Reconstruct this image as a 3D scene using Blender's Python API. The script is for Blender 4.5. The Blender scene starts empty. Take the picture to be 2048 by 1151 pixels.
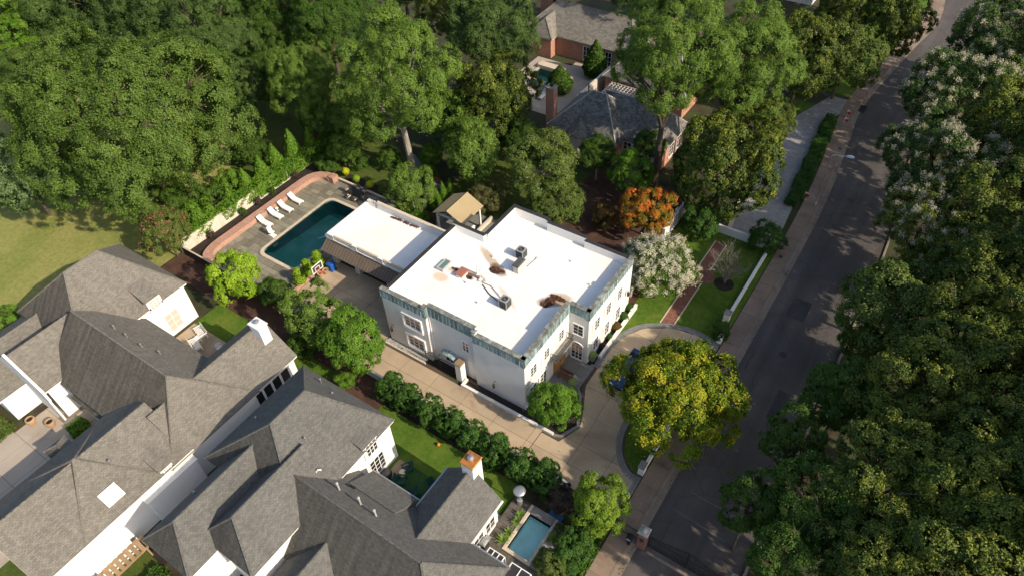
import bpy, math, random
import numpy as np
from mathutils import Matrix, Vector

SC = bpy.context.scene
COL = SC.collection

# ---------------------------------------------------------------- camera, sky, sun, exposure
PITCH, ROLL, YAW = math.radians(45.77), math.radians(2.886), math.radians(125.837)
_f = Vector((math.cos(YAW)*math.cos(PITCH), math.sin(YAW)*math.cos(PITCH), -math.sin(PITCH)))
_r = Vector((math.sin(YAW), -math.cos(YAW), 0))
_d = _f.cross(_r)
_r2 = math.cos(ROLL)*_r + math.sin(ROLL)*_d
_d2 = -math.sin(ROLL)*_r + math.cos(ROLL)*_d
cam_data = bpy.data.cameras.new('camera')
cam_data.sensor_width = 36.0
cam_data.lens = 1400.0/2048.0*36.0
cam_data.clip_end = 6000.0
cam = bpy.data.objects.new('camera', cam_data)
COL.objects.link(cam)
cam.matrix_world = Matrix(((_r2.x, -_d2.x, -_f.x, 0), (_r2.y, -_d2.y, -_f.y, 0), (_r2.z, -_d2.z, -_f.z, 50.0), (0, 0, 0, 1)))
SC.camera = cam

SUN_AZ, SUN_EL = math.radians(-1.5), math.radians(34.0)
SUN_DIR = Vector((math.cos(SUN_EL)*math.cos(SUN_AZ), math.cos(SUN_EL)*math.sin(SUN_AZ), math.sin(SUN_EL)))
world = bpy.data.worlds.new('World')
SC.world = world
world.use_nodes = True
wn = world.node_tree
wn.nodes.clear()
sky = wn.nodes.new('ShaderNodeTexSky')
sky.sky_type = 'NISHITA'
sky.sun_disc = False
sky.sun_elevation = SUN_EL
sky.sun_rotation = math.atan2(SUN_DIR.x, SUN_DIR.y)
sky.dust_density = 2.0
bg = wn.nodes.new('ShaderNodeBackground')
bg.inputs['Strength'].default_value = 0.15
wo = wn.nodes.new('ShaderNodeOutputWorld')
wn.links.new(sky.outputs[0], bg.inputs[0])
wn.links.new(bg.outputs[0], wo.inputs[0])
sun_data = bpy.data.lights.new('sun', 'SUN')
sun_data.energy = 4.4
sun_data.angle = math.radians(0.5)
sun_data.color = (1.0, 0.87, 0.70)
sun = bpy.data.objects.new('sun', sun_data)
COL.objects.link(sun)
sun.rotation_euler = (-SUN_DIR).to_track_quat('-Z', 'Y').to_euler()
sun.location = SUN_DIR*200
SC.view_settings.view_transform = 'Standard'
SC.view_settings.look = 'None'
SC.view_settings.gamma = 1.0
SC.view_settings.exposure = 0.42
SC.view_settings.use_curve_mapping = False
SC.render.engine = 'CYCLES'
SC.cycles.use_denoising = True
SC.cycles.max_bounces = 8
SC.cycles.diffuse_bounces = 3
SC.cycles.transparent_max_bounces = 8

rnd = random.Random(7)

# ---------------------------------------------------------------- materials
MATS = {}
def _new(name):
    m = bpy.data.materials.new(name)
    m.use_nodes = True
    nt = m.node_tree
    return m, nt, nt.nodes['Principled BSDF'], nt.nodes, nt.links

def _noise(N, L, vec, scale, detail=4, rough=.6, dist=0.0):
    n = N.new('ShaderNodeTexNoise')
    n.inputs['Scale'].default_value = scale
    n.inputs['Detail'].default_value = detail
    n.inputs['Roughness'].default_value = rough
    n.inputs['Distortion'].default_value = dist
    L.new(vec, n.inputs['Vector'])
    return n

def _mix(N, L, fac, a, b, mode='MIX'):
    n = N.new('ShaderNodeMix')
    n.data_type = 'RGBA'
    n.blend_type = mode
    for sock, v in ((n.inputs[0], fac), (n.inputs[6], a), (n.inputs[7], b)):
        if isinstance(v, (int, float)):
            sock.default_value = v
        elif isinstance(v, tuple):
            sock.default_value = (v[0], v[1], v[2], 1)
        else:
            L.new(v, sock)
    return n.outputs[2]

def _ramp(N, L, fac, stops):
    n = N.new('ShaderNodeValToRGB')
    e = n.color_ramp.elements
    while len(e) < len(stops):
        e.new(0.5)
    for i, (p, c) in enumerate(stops):
        e[i].position = p
        e[i].color = (c[0], c[1], c[2], 1) if isinstance(c, tuple) else (c, c, c, 1)
    L.new(fac, n.inputs[0])
    return n.outputs[0]

def _bump(N, L, b, h, strength, dist=.02):
    n = N.new('ShaderNodeBump')
    n.inputs['Strength'].default_value = strength
    n.inputs['Distance'].default_value = dist
    L.new(h, n.inputs['Height'])
    L.new(n.outputs[0], b.inputs['Normal'])

def sc3(c, k):
    return tuple(min(1.0, v*k) for v in c)

def M(name, col, rough=.8, var=.18, scale=1.2, fine=12.0, bump=0.0, bscale=40.0, spec=.3, metal=0.0, orand=0.0, dirt=None, dirt_scale=.35, dirt_lo=.55, bdist=.02):
    """plain surface with two scales of mottling, optional dirt patches and per-object brightness"""
    m, nt, b, N, L = _new(name)
    tc = N.new('ShaderNodeTexCoord')
    geo = N.new('ShaderNodeNewGeometry')
    vec = geo.outputs['Position']
    n1 = _noise(N, L, vec, scale, 5)
    n2 = _noise(N, L, vec, fine, 3)
    c = _ramp(N, L, n1.outputs[0], [(.3, sc3(col, 1-var)), (.7, sc3(col, 1+var))])
    c2 = _ramp(N, L, n2.outputs[0], [(.3, 1-var*.7), (.7, 1.0)])
    c = _mix(N, L, 1.0, c, c2, 'MULTIPLY')
    if dirt:
        n3 = _noise(N, L, vec, dirt_scale, 6, .65, .6)
        f = _ramp(N, L, n3.outputs[0], [(dirt_lo, 0.0), (dirt_lo+.18, 1.0)])
        c = _mix(N, L, f, c, dirt)
    if orand:
        oi = N.new('ShaderNodeObjectInfo')
        g = _ramp(N, L, oi.outputs['Random'], [(0, 1-orand), (1, 1.0)])
        c = _mix(N, L, 1.0, c, g, 'MULTIPLY')
    L.new(c, b.inputs['Base Color'])
    b.inputs['Roughness'].default_value = rough
    b.inputs['Specular IOR Level'].default_value = spec
    b.inputs['Metallic'].default_value = metal
    if bump:
        n4 = _noise(N, L, vec, bscale, 4)
        _bump(N, L, b, n4.outputs[0], bump, bdist)
    MATS[name] = m
    return m

def tiled(name, c1, c2, mortar, w, h, msize=.02, rough=.85, bump=.4, blotch=.25, squash=1.0, offset=.5, spec=.25, blotch_col=None, bscale=.35, streak=0.0):
    """brick texture in metre UVs: shingles, slates, bricks, pavers"""
    m, nt, b, N, L = _new(name)
    uv = N.new('ShaderNodeUVMap')
    t = N.new('ShaderNodeTexBrick')
    t.offset = offset
    t.inputs['Color1'].default_value = (*c1, 1)
    t.inputs['Color2'].default_value = (*c2, 1)
    t.inputs['Mortar'].default_value = (*mortar, 1)
    t.inputs['Scale'].default_value = 1.0
    t.inputs['Mortar Size'].default_value = msize
    t.inputs['Mortar Smooth'].default_value = .3
    t.inputs['Brick Width'].default_value = w
    t.inputs['Row Height'].default_value = h
    L.new(uv.outputs[0], t.inputs['Vector'])
    geo = N.new('ShaderNodeNewGeometry')
    n1 = _noise(N, L, geo.outputs['Position'], bscale, 6, .65, .4)
    if blotch_col:
        f = _ramp(N, L, n1.outputs[0], [(.45, 0.0), (.75, blotch)])
        c = _mix(N, L, f, t.outputs[0], blotch_col)
    else:
        f = _ramp(N, L, n1.outputs[0], [(.3, 1-blotch), (.7, 1.0)])
        c = _mix(N, L, 1.0, t.outputs[0], f, 'MULTIPLY')
    if streak:
        mp = N.new('ShaderNodeMapping')
        mp.inputs['Scale'].default_value = (2.6, .16, 1)
        L.new(uv.outputs[0], mp.inputs[0])
        ns = _noise(N, L, mp.outputs[0], 1.0, 5, .6)
        fs = _ramp(N, L, ns.outputs[0], [(.35, 1-streak), (.65, 1.0)])
        c = _mix(N, L, 1.0, c, fs, 'MULTIPLY')
    n2 = _noise(N, L, geo.outputs['Position'], 9.0, 4)
    g = _ramp(N, L, n2.outputs[0], [(.3, .8), (.7, 1.08)])
    c = _mix(N, L, 1.0, c, g, 'MULTIPLY')
    L.new(c, b.inputs['Base Color'])
    b.inputs['Roughness'].default_value = rough
    b.inputs['Specular IOR Level'].default_value = spec
    bm = N.new('ShaderNodeMath'); bm.operation = 'SUBTRACT'
    bm.inputs[0].default_value = 1.0
    L.new(t.outputs['Fac'], bm.inputs[1])
    _bump(N, L, b, bm.outputs[0], bump, .02)
    MATS[name] = m
    return m

def leafmat(name, dark, mid, light, trans=.3, rough=.55, spec=.25, hue=.12, midpos=.5):
    m, nt, b, N, L = _new(name)
    if name.startswith('leaf'):
        dark, mid, light = [(c[0]*1.12, c[1]*1.38, c[2]*1.2) for c in (dark, mid, light)]
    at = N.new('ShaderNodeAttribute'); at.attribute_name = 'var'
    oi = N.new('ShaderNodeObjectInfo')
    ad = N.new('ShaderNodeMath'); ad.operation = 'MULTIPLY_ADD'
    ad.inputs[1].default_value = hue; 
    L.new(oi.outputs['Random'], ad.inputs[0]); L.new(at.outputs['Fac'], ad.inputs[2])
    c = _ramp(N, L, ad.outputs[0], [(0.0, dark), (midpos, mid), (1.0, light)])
    L.new(c, b.inputs['Base Color'])
    b.inputs['Roughness'].default_value = rough
    b.inputs['Specular IOR Level'].default_value = spec
    tr = N.new('ShaderNodeBsdfTranslucent')
    lc = _mix(N, L, 1.0, c, (1.0, 1.0, .55), 'MULTIPLY')
    L.new(lc, tr.inputs[0])
    mx = N.new('ShaderNodeMixShader'); mx.inputs[0].default_value = trans
    L.new(b.outputs[0], mx.inputs[1]); L.new(tr.outputs[0], mx.inputs[2])
    L.new(mx.outputs[0], N['Material Output'].inputs[0])
    MATS[name] = m
    return m

def glassmat(name, col, rough=.06):
    m, nt, b, N, L = _new(name)
    b.inputs['Base Color'].default_value = (*col, 1)
    b.inputs['Roughness'].default_value = rough
    b.inputs['Specular IOR Level'].default_value = .7
    MATS[name] = m

def watermat(name, tint, ripple=.12, rscale=3.0):
    m, nt, b, N, L = _new(name)
    geo = N.new('ShaderNodeNewGeometry')
    n = _noise(N, L, geo.outputs['Position'], rscale, 3, .5, .3)
    bp = N.new('ShaderNodeBump'); bp.inputs['Strength'].default_value = ripple; bp.inputs['Distance'].default_value = .05
    L.new(n.outputs[0], bp.inputs['Height'])
    tr = N.new('ShaderNodeBsdfTransparent'); tr.inputs[0].default_value = (*tint, 1)
    gl = N.new('ShaderNodeBsdfGlossy'); gl.inputs['Roughness'].default_value = .03
    L.new(bp.outputs[0], gl.inputs['Normal'])
    fr = N.new('ShaderNodeFresnel'); fr.inputs[0].default_value = 1.33
    L.new(bp.outputs[0], fr.inputs['Normal'])
    mx = N.new('ShaderNodeMixShader')
    L.new(fr.outputs[0], mx.inputs[0]); L.new(tr.outputs[0], mx.inputs[1]); L.new(gl.outputs[0], mx.inputs[2])
    L.new(mx.outputs[0], N['Material Output'].inputs[0])
    MATS[name] = m

# setting
M('soil', (.060, .045, .028), .95, .4, .5, 9, .5, 18, dirt=(.040, .058, .016), dirt_scale=.5, dirt_lo=.42)
M('mulch', (.085, .045, .030), .95, .35, .9, 22, .7, 30)
M('dark_mulch', (.035, .026, .020), .95, .35, .9, 22, .7, 30)
def asphaltmat():
    m, nt, b, N, L = _new('asphalt')
    geo = N.new('ShaderNodeNewGeometry'); P = geo.outputs['Position']
    n1 = _noise(N, L, P, .18, 6, .65, .6); n2 = _noise(N, L, P, 25, 3)
    c = _ramp(N, L, n1.outputs[0], [(.3, (.072, .063, .057)), (.5, (.088, .077, .070)), (.72, (.112, .099, .089))])
    c = _mix(N, L, 1.0, c, _ramp(N, L, n2.outputs[0], [(.3, .82), (.7, 1.1)]), 'MULTIPLY')
    mp = N.new('ShaderNodeMapping'); mp.inputs['Scale'].default_value = (.9, .03, 1); L.new(P, mp.inputs[0])
    n3 = _noise(N, L, mp.outputs[0], 1.0, 3, .5)
    c = _mix(N, L, 1.0, c, _ramp(N, L, n3.outputs[0], [(.35, .84), (.65, 1.12)]), 'MULTIPLY')
    wob = _noise(N, L, P, .9, 3); mv = N.new('ShaderNodeMix'); mv.data_type = 'VECTOR'; mv.inputs[0].default_value = .25
    L.new(P, mv.inputs[4]); L.new(wob.outputs[1], mv.inputs[5])
    vo = N.new('ShaderNodeTexVoronoi'); vo.feature = 'DISTANCE_TO_EDGE'; vo.inputs['Scale'].default_value = .42; L.new(mv.outputs[1], vo.inputs['Vector'])
    c = _mix(N, L, _ramp(N, L, vo.outputs['Distance'], [(.0, .55), (.012, 0.0)]), c, (.03, .028, .027))
    L.new(c, b.inputs['Base Color']); b.inputs['Roughness'].default_value = .9; b.inputs['Specular IOR Level'].default_value = .25
    _bump(N, L, b, n2.outputs[0], .2, .01)
    MATS['asphalt'] = m
asphaltmat()
M('asphalt_patch', (.05, .047, .047), .9, .2, .6, 25, .2, 60)
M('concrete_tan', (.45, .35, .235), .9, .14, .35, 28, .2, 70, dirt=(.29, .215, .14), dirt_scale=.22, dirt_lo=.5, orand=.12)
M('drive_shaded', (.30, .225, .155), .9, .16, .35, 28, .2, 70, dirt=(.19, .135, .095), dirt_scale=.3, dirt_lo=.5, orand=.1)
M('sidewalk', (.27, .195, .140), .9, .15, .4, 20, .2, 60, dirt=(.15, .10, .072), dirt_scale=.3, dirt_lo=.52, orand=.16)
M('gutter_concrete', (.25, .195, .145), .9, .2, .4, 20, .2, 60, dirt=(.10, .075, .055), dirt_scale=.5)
M('joint', (.09, .065, .045), .95, .2)
M('white_concrete', (.40, .34, .27), .9, .12, .3, 20, .15, 60, dirt=(.30, .25, .2), dirt_scale=.2, orand=.07)
def grassmat(name, a, b_, c_, sc=.35):
    m, nt, b, N, L = _new(name)
    geo = N.new('ShaderNodeNewGeometry')
    n1 = _noise(N, L, geo.outputs['Position'], sc, 6, .6, .5)
    n2 = _noise(N, L, geo.outputs['Position'], 14.0, 4, .7)
    n3 = _noise(N, L, geo.outputs['Position'], 2.2, 5, .7)
    c = _ramp(N, L, n1.outputs[0], [(.32, a), (.5, b_), (.7, c_)])
    g = _ramp(N, L, n2.outputs[0], [(.25, .45), (.75, 1.35)])
    c = _mix(N, L, 1.0, c, g, 'MULTIPLY')
    g3 = _ramp(N, L, n3.outputs[0], [(.3, .75), (.7, 1.2)])
    c = _mix(N, L, 1.0, c, g3, 'MULTIPLY')
    L.new(c, b.inputs['Base Color'])
    b.inputs['Roughness'].default_value = .9
    b.inputs['Specular IOR Level'].default_value = .1
    _bump(N, L, b, n2.outputs[0], .8, .06)
    MATS[name] = m
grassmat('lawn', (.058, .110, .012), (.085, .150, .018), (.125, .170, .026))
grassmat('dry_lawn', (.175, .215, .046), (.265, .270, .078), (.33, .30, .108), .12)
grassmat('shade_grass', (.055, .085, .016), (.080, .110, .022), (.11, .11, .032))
M('turf', (.030, .085, .018), .9, .12, 2.0, 30, .3, 60)
# buildings
def roofwhite():
    m, nt, b, N, L = _new('roof_white')
    geo = N.new('ShaderNodeNewGeometry')
    P = geo.outputs['Position']
    n1 = _noise(N, L, P, .3, 6, .6)
    n2 = _noise(N, L, P, 2.5, 5, .65, .8)
    n5 = _noise(N, L, P, .55, 6, .7, 1.2)
    c = _ramp(N, L, n1.outputs[0], [(.25, (.70, .665, .60)), (.5, (.755, .73, .68)), (.75, (.79, .77, .73))])
    c = _mix(N, L, _ramp(N, L, n5.outputs[0], [(.56, 0.0), (.74, .55)]), c, (.60, .55, .47))
    def stain(c, x, y, rx, ry, ang, col, amt):
        mp = N.new('ShaderNodeMapping'); mp.vector_type = 'TEXTURE'
        mp.inputs['Location'].default_value = (x, y, 5.7)
        mp.inputs['Rotation'].default_value = (0, 0, math.radians(ang))
        mp.inputs['Scale'].default_value = (rx, ry, 50)
        L.new(P, mp.inputs[0])
        sp = N.new('ShaderNodeTexGradient'); sp.gradient_type = 'SPHERICAL'
        L.new(mp.outputs[0], sp.inputs[0])
        mm = N.new('ShaderNodeMath'); mm.operation = 'MULTIPLY'
        L.new(sp.outputs[1], mm.inputs[0]); L.new(n2.outputs[0], mm.inputs[1])
        f = _ramp(N, L, mm.outputs[0], [(.04, 0.0), (.22, amt)])
        return _mix(N, L, f, c, col)
    tan, brown = (.42, .30, .18), (.13, .080, .048)
    c = stain(c, -29.0, 37.0, 2.6, .55, -28, tan, .8)
    c = stain(c, -27.6, 36.2, 1.3, .7, -20, brown, .9)
    c = stain(c, -29.9, 34.3, 2.4, .55, 12, tan, .85)
    c = stain(c, -28.9, 34.3, 1.5, .5, 5, brown, .85)
    c = stain(c, -31.5, 32.7, 1.0, .7, 0, (.62, .46, .32), .9)
    c = stain(c, -21.4, 35.4, 1.6, .8, 35, brown, .95)
    c = stain(c, -21.0, 36.0, 1.5, 1.0, 20, tan, .8)
    c = stain(c, -25.0, 33.8, 2.2, .3, -30, (.55, .45, .34), .6)
    L.new(c, b.inputs['Base Color'])
    b.inputs['Roughness'].default_value = .75
    b.inputs['Specular IOR Level'].default_value = .3
    MATS['roof_white'] = m
roofwhite()
M('stucco', (.72, .70, .655), .9, .05, .6, 25, .35, 35, dirt=(.60, .575, .53), dirt_scale=.4, dirt_lo=.58)
M('white_wall', (.75, .735, .70), .88, .04, .5, 20, .2, 40)
M('white_paint', (.76, .74, .70), .6, .05, 2, 20)
M('cream_wall', (.58, .51, .41), .9, .08, .5, 18, .3, 35, dirt=(.42, .35, .26), dirt_scale=.5)
def coppermat():
    m, nt, b, N, L = _new('copper_patina')
    geo = N.new('ShaderNodeNewGeometry')
    mp = N.new('ShaderNodeMapping'); mp.inputs['Scale'].default_value = (5, 5, .9)
    L.new(geo.outputs['Position'], mp.inputs[0])
    n1 = _noise(N, L, mp.outputs[0], 1.0, 6, .65, .5)
    oi = N.new('ShaderNodeObjectInfo')
    c = _ramp(N, L, n1.outputs[0], [(.3, (.075, .115, .118)), (.44, (.16, .235, .235)), (.56, (.30, .40, .385)), (.7, (.50, .56, .52))])
    g = _ramp(N, L, oi.outputs['Random'], [(0, .6), (1, 1.15)])
    c = _mix(N, L, 1.0, c, g, 'MULTIPLY')
    L.new(c, b.inputs['Base Color'])
    b.inputs['Roughness'].default_value = .6
    MATS['copper_patina'] = m
coppermat()
M('seam_pale', (.27, .34, .325), .6, .3, 3, 9)
M('copper_aged_top', (.17, .17, .145), .7, .4, 2.5, 9, dirt=(.32, .36, .32), dirt_scale=2.0, dirt_lo=.5)
M('copper_bright', (.60, .24, .06), .4, .35, 2, 9, spec=.6, metal=.5)
tiled('shingle_warm', (.168, .154, .128), (.236, .217, .182), (.107, .098, .082), .26, .13, .010, .92, .3, .16, bscale=.8, streak=.12)
tiled('shingle_grey', (.115, .113, .102), (.165, .161, .146), (.075, .073, .067), .25, .125, .010, .92, .3, .16, bscale=.8, streak=.12)
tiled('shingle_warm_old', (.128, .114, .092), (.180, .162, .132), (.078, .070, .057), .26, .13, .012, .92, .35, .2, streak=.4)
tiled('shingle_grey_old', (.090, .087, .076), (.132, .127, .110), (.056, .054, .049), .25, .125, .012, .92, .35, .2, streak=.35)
tiled('slate', (.12, .115, .108), (.27, .252, .222), (.045, .043, .040), .30, .24, .015, .7, .5, .35, spec=.4)
tiled('slate_pale', (.15, .14, .118), (.245, .225, .185), (.10, .092, .078), .45, .24, .014, .75, .5, .2, blotch_col=(.14, .13, .11), bscale=1.6)
tiled('pink_brick', (.46, .20, .125), (.58, .28, .185), (.50, .32, .24), .22, .075, .012, .9, .3, .25)
tiled('red_brick', (.20, .055, .040), (.32, .11, .075), (.30, .24, .2), .22, .075, .012, .9, .3, .3)
tiled('path_brick', (.21, .085, .06), (.33, .15, .105), (.12, .075, .055), .24, .12, .012, .9, .4, .3, offset=.5)
tiled('seat_brick', (.44, .235, .165), (.55, .32, .235), (.40, .29, .22), .24, .12, .010, .9, .3, .2)
tiled('grey_paver', (.27, .262, .247), (.37, .357, .33), (.18, .172, .16), .5, .25, .012, .85, .3, .2)
M('slab_slate', (.275, .250, .182), .75, .16, 1.6, 14, .25, 25, orand=.42, spec=.4)
M('slab_entry', (.20, .20, .18), .8, .12, 1.2, 14, .2, 25, orand=.15)
M('slate_border', (.19, .19, .18), .8, .2, 1.6, 14, .2, 25)
M('coping', (.56, .47, .35), .8, .08, 1.2, 14, .15, 30, orand=.06)
M('mortar', (.11, .10, .08), .95, .2)
M('tan_metal', (.36, .28, .155), .55, .05, .5, 8)
M('brown_metal', (.135, .105, .078), .6, .1, .8, 8)
M('dark_metal', (.035, .033, .032), .5, .1)
M('iron', (.018, .017, .017), .55, .1)
M('galv', (.45, .45, .44), .4, .1, 2, 12, metal=.7)
M('pipe_white', (.70, .68, .63), .5, .06)
M('pipe_grey', (.40, .39, .37), .5, .1)
M('ac_dark', (.075, .078, .078), .6, .12, 2, 14)
M('ac_grey', (.26, .265, .26), .5, .08)
M('hatch_red', (.34, .125, .085), .7, .1)
M('chim_pink', (.58, .47, .40), .85, .12, 1.5, 14)
M('garage_grey', (.22, .225, .225), .7, .08)
M('wood_orange', (.48, .23, .075), .55, .2, 1.5, 10)
M('wood_brown', (.17, .075, .045), .6, .25, 2, 10)
M('wood_dark', (.055, .040, .030), .8, .25, 2, 10, .3, 20)
M('wood_tan', (.36, .235, .13), .8, .18, 1.5, 10, .2, 20, orand=.25)
M('deck_wood', (.135, .115, .095), .8, .2, 1.5, 12, .2, 20, orand=.3)
M('fabric_white', (.80, .775, .72), .9, .04)
M('fabric_cream', (.62, .53, .40), .9, .1)
M('fabric_green', (.012, .055, .048), .85, .1)
M('fabric_blue', (.02, .13, .30), .7, .1)
M('plastic_blue', (.014, .105, .42), .45, .08)
M('plastic_black', (.012, .012, .013), .5, .1)
M('plastic_orange', (.65, .20, .015), .5, .1)
M('plastic_red', (.62, .02, .015), .5, .1)
M('lamp_white', (.62, .68, .74), .4, .05)
M('terracotta', (.42, .27, .15), .85, .15)
M('stone_grey', (.25, .235, .205), .85, .25, 2, 10, .4, 16)
M('stone_cap', (.40, .37, .33), .85, .3, 3, 12, .5, 12)
M('cap_brown', (.27, .185, .11), .85, .2, 2, 10)
M('bark', (.105, .082, .058), .95, .35, 2, 9, .8, 8)
M('bark_pale', (.32, .285, .225), .95, .3, 2, 9, .6, 8)
M('bark_bare', (.23, .195, .155), .95, .25, 2, 9)
M('car_blue', (.012, .04, .12), .25, .05, spec=.6)
M('rubber', (.012, .012, .012), .85, .1)
M('leaf_debris', (.105, .050, .030), .95, .4, 3, 14)
M('pool_teal', (.115, .33, .26), .7, .18, .8, 6)
M('pool_deep', (.045, .185, .175), .7, .18, .8, 6)
M('pool_aqua', (.66, .92, .86), .7, .1, .8, 6)
M('lattice_white', (.55, .52, .48), .7, .08)
M('trim_grey', (.40, .39, .36), .6, .1)
M('line_paint', (.15, .145, .14), .9, .3, 2, 20)
M('blind', (.50, .30, .19), .8, .12)
glassmat('glass_dark', (.018, .022, .024))
glassmat('glass_pale', (.48, .45, .38), .2)
glassmat('glass_teal', (.10, .20, .17), .1)
glassmat('glass_board', (.06, .06, .05), .1)
watermat('water', (.70, .92, .92), .10, 2.5)
watermat('water_aqua', (.88, .99, .97), .12, 4.0)
# leaves: dark, mid, light
leafmat('leaf_oak', (.050, .075, .013), (.085, .118, .020), (.130, .155, .030))
leafmat('leaf_dark', (.032, .055, .014), (.062, .090, .021), (.105, .132, .034))
leafmat('leaf_deep', (.028, .055, .008), (.052, .088, .011), (.092, .130, .017))
leafmat('leaf_light', (.058, .088, .014), (.105, .145, .022), (.155, .190, .032))
leafmat('leaf_fresh', (.050, .095, .009), (.092, .158, .013), (.155, .215, .024))
leafmat('leaf_bright', (.075, .115, .009), (.14, .185, .014), (.23, .26, .026))
leafmat('leaf_lime', (.120, .180, .010), (.215, .285, .016), (.31, .355, .028))
leafmat('leaf_magnolia', (.020, .036, .007), (.060, .076, .012), (.190, .172, .022), .15, .5, .22)
leafmat('leaf_olive', (.055, .075, .016), (.090, .110, .022), (.14, .145, .032))
leafmat('leaf_speckle', (.045, .072, .02), (.095, .125, .045), (.20, .225, .11))
leafmat('leaf_gold', (.045, .080, .004), (.140, .165, .007), (.37, .280, .015), midpos=.6)
leafmat('leaf_orange', (.060, .090, .010), (.26, .125, .012), (.58, .125, .018), midpos=.56)
leafmat('leaf_rust', (.07, .055, .018), (.14, .075, .022), (.20, .095, .028))
leafmat('leaf_brown', (.055, .045, .018), (.095, .078, .028), (.13, .105, .038))
leafmat('leaf_holly', (.020, .045, .008), (.038, .078, .012), (.062, .100, .016), .15, .55, .18)
leafmat('leaf_plum', (.035, .018, .018), (.07, .038, .033), (.12, .075, .06))
leafmat('leaf_yellow', (.30, .29, .012), (.50, .42, .015), (.62, .52, .03))
leafmat('leaf_pale', (.16, .21, .04), (.30, .32, .10), (.48, .46, .22))
leafmat('petal_white', (.48, .46, .36), (.66, .62, .50), (.82, .77, .64), .35)
leafmat('petal_cream', (.30, .29, .20), (.50, .46, .34), (.68, .62, .48), .35)
leafmat('petal_pink', (.28, .05, .07), (.45, .13, .13), (.55, .24, .20), .35)

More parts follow.
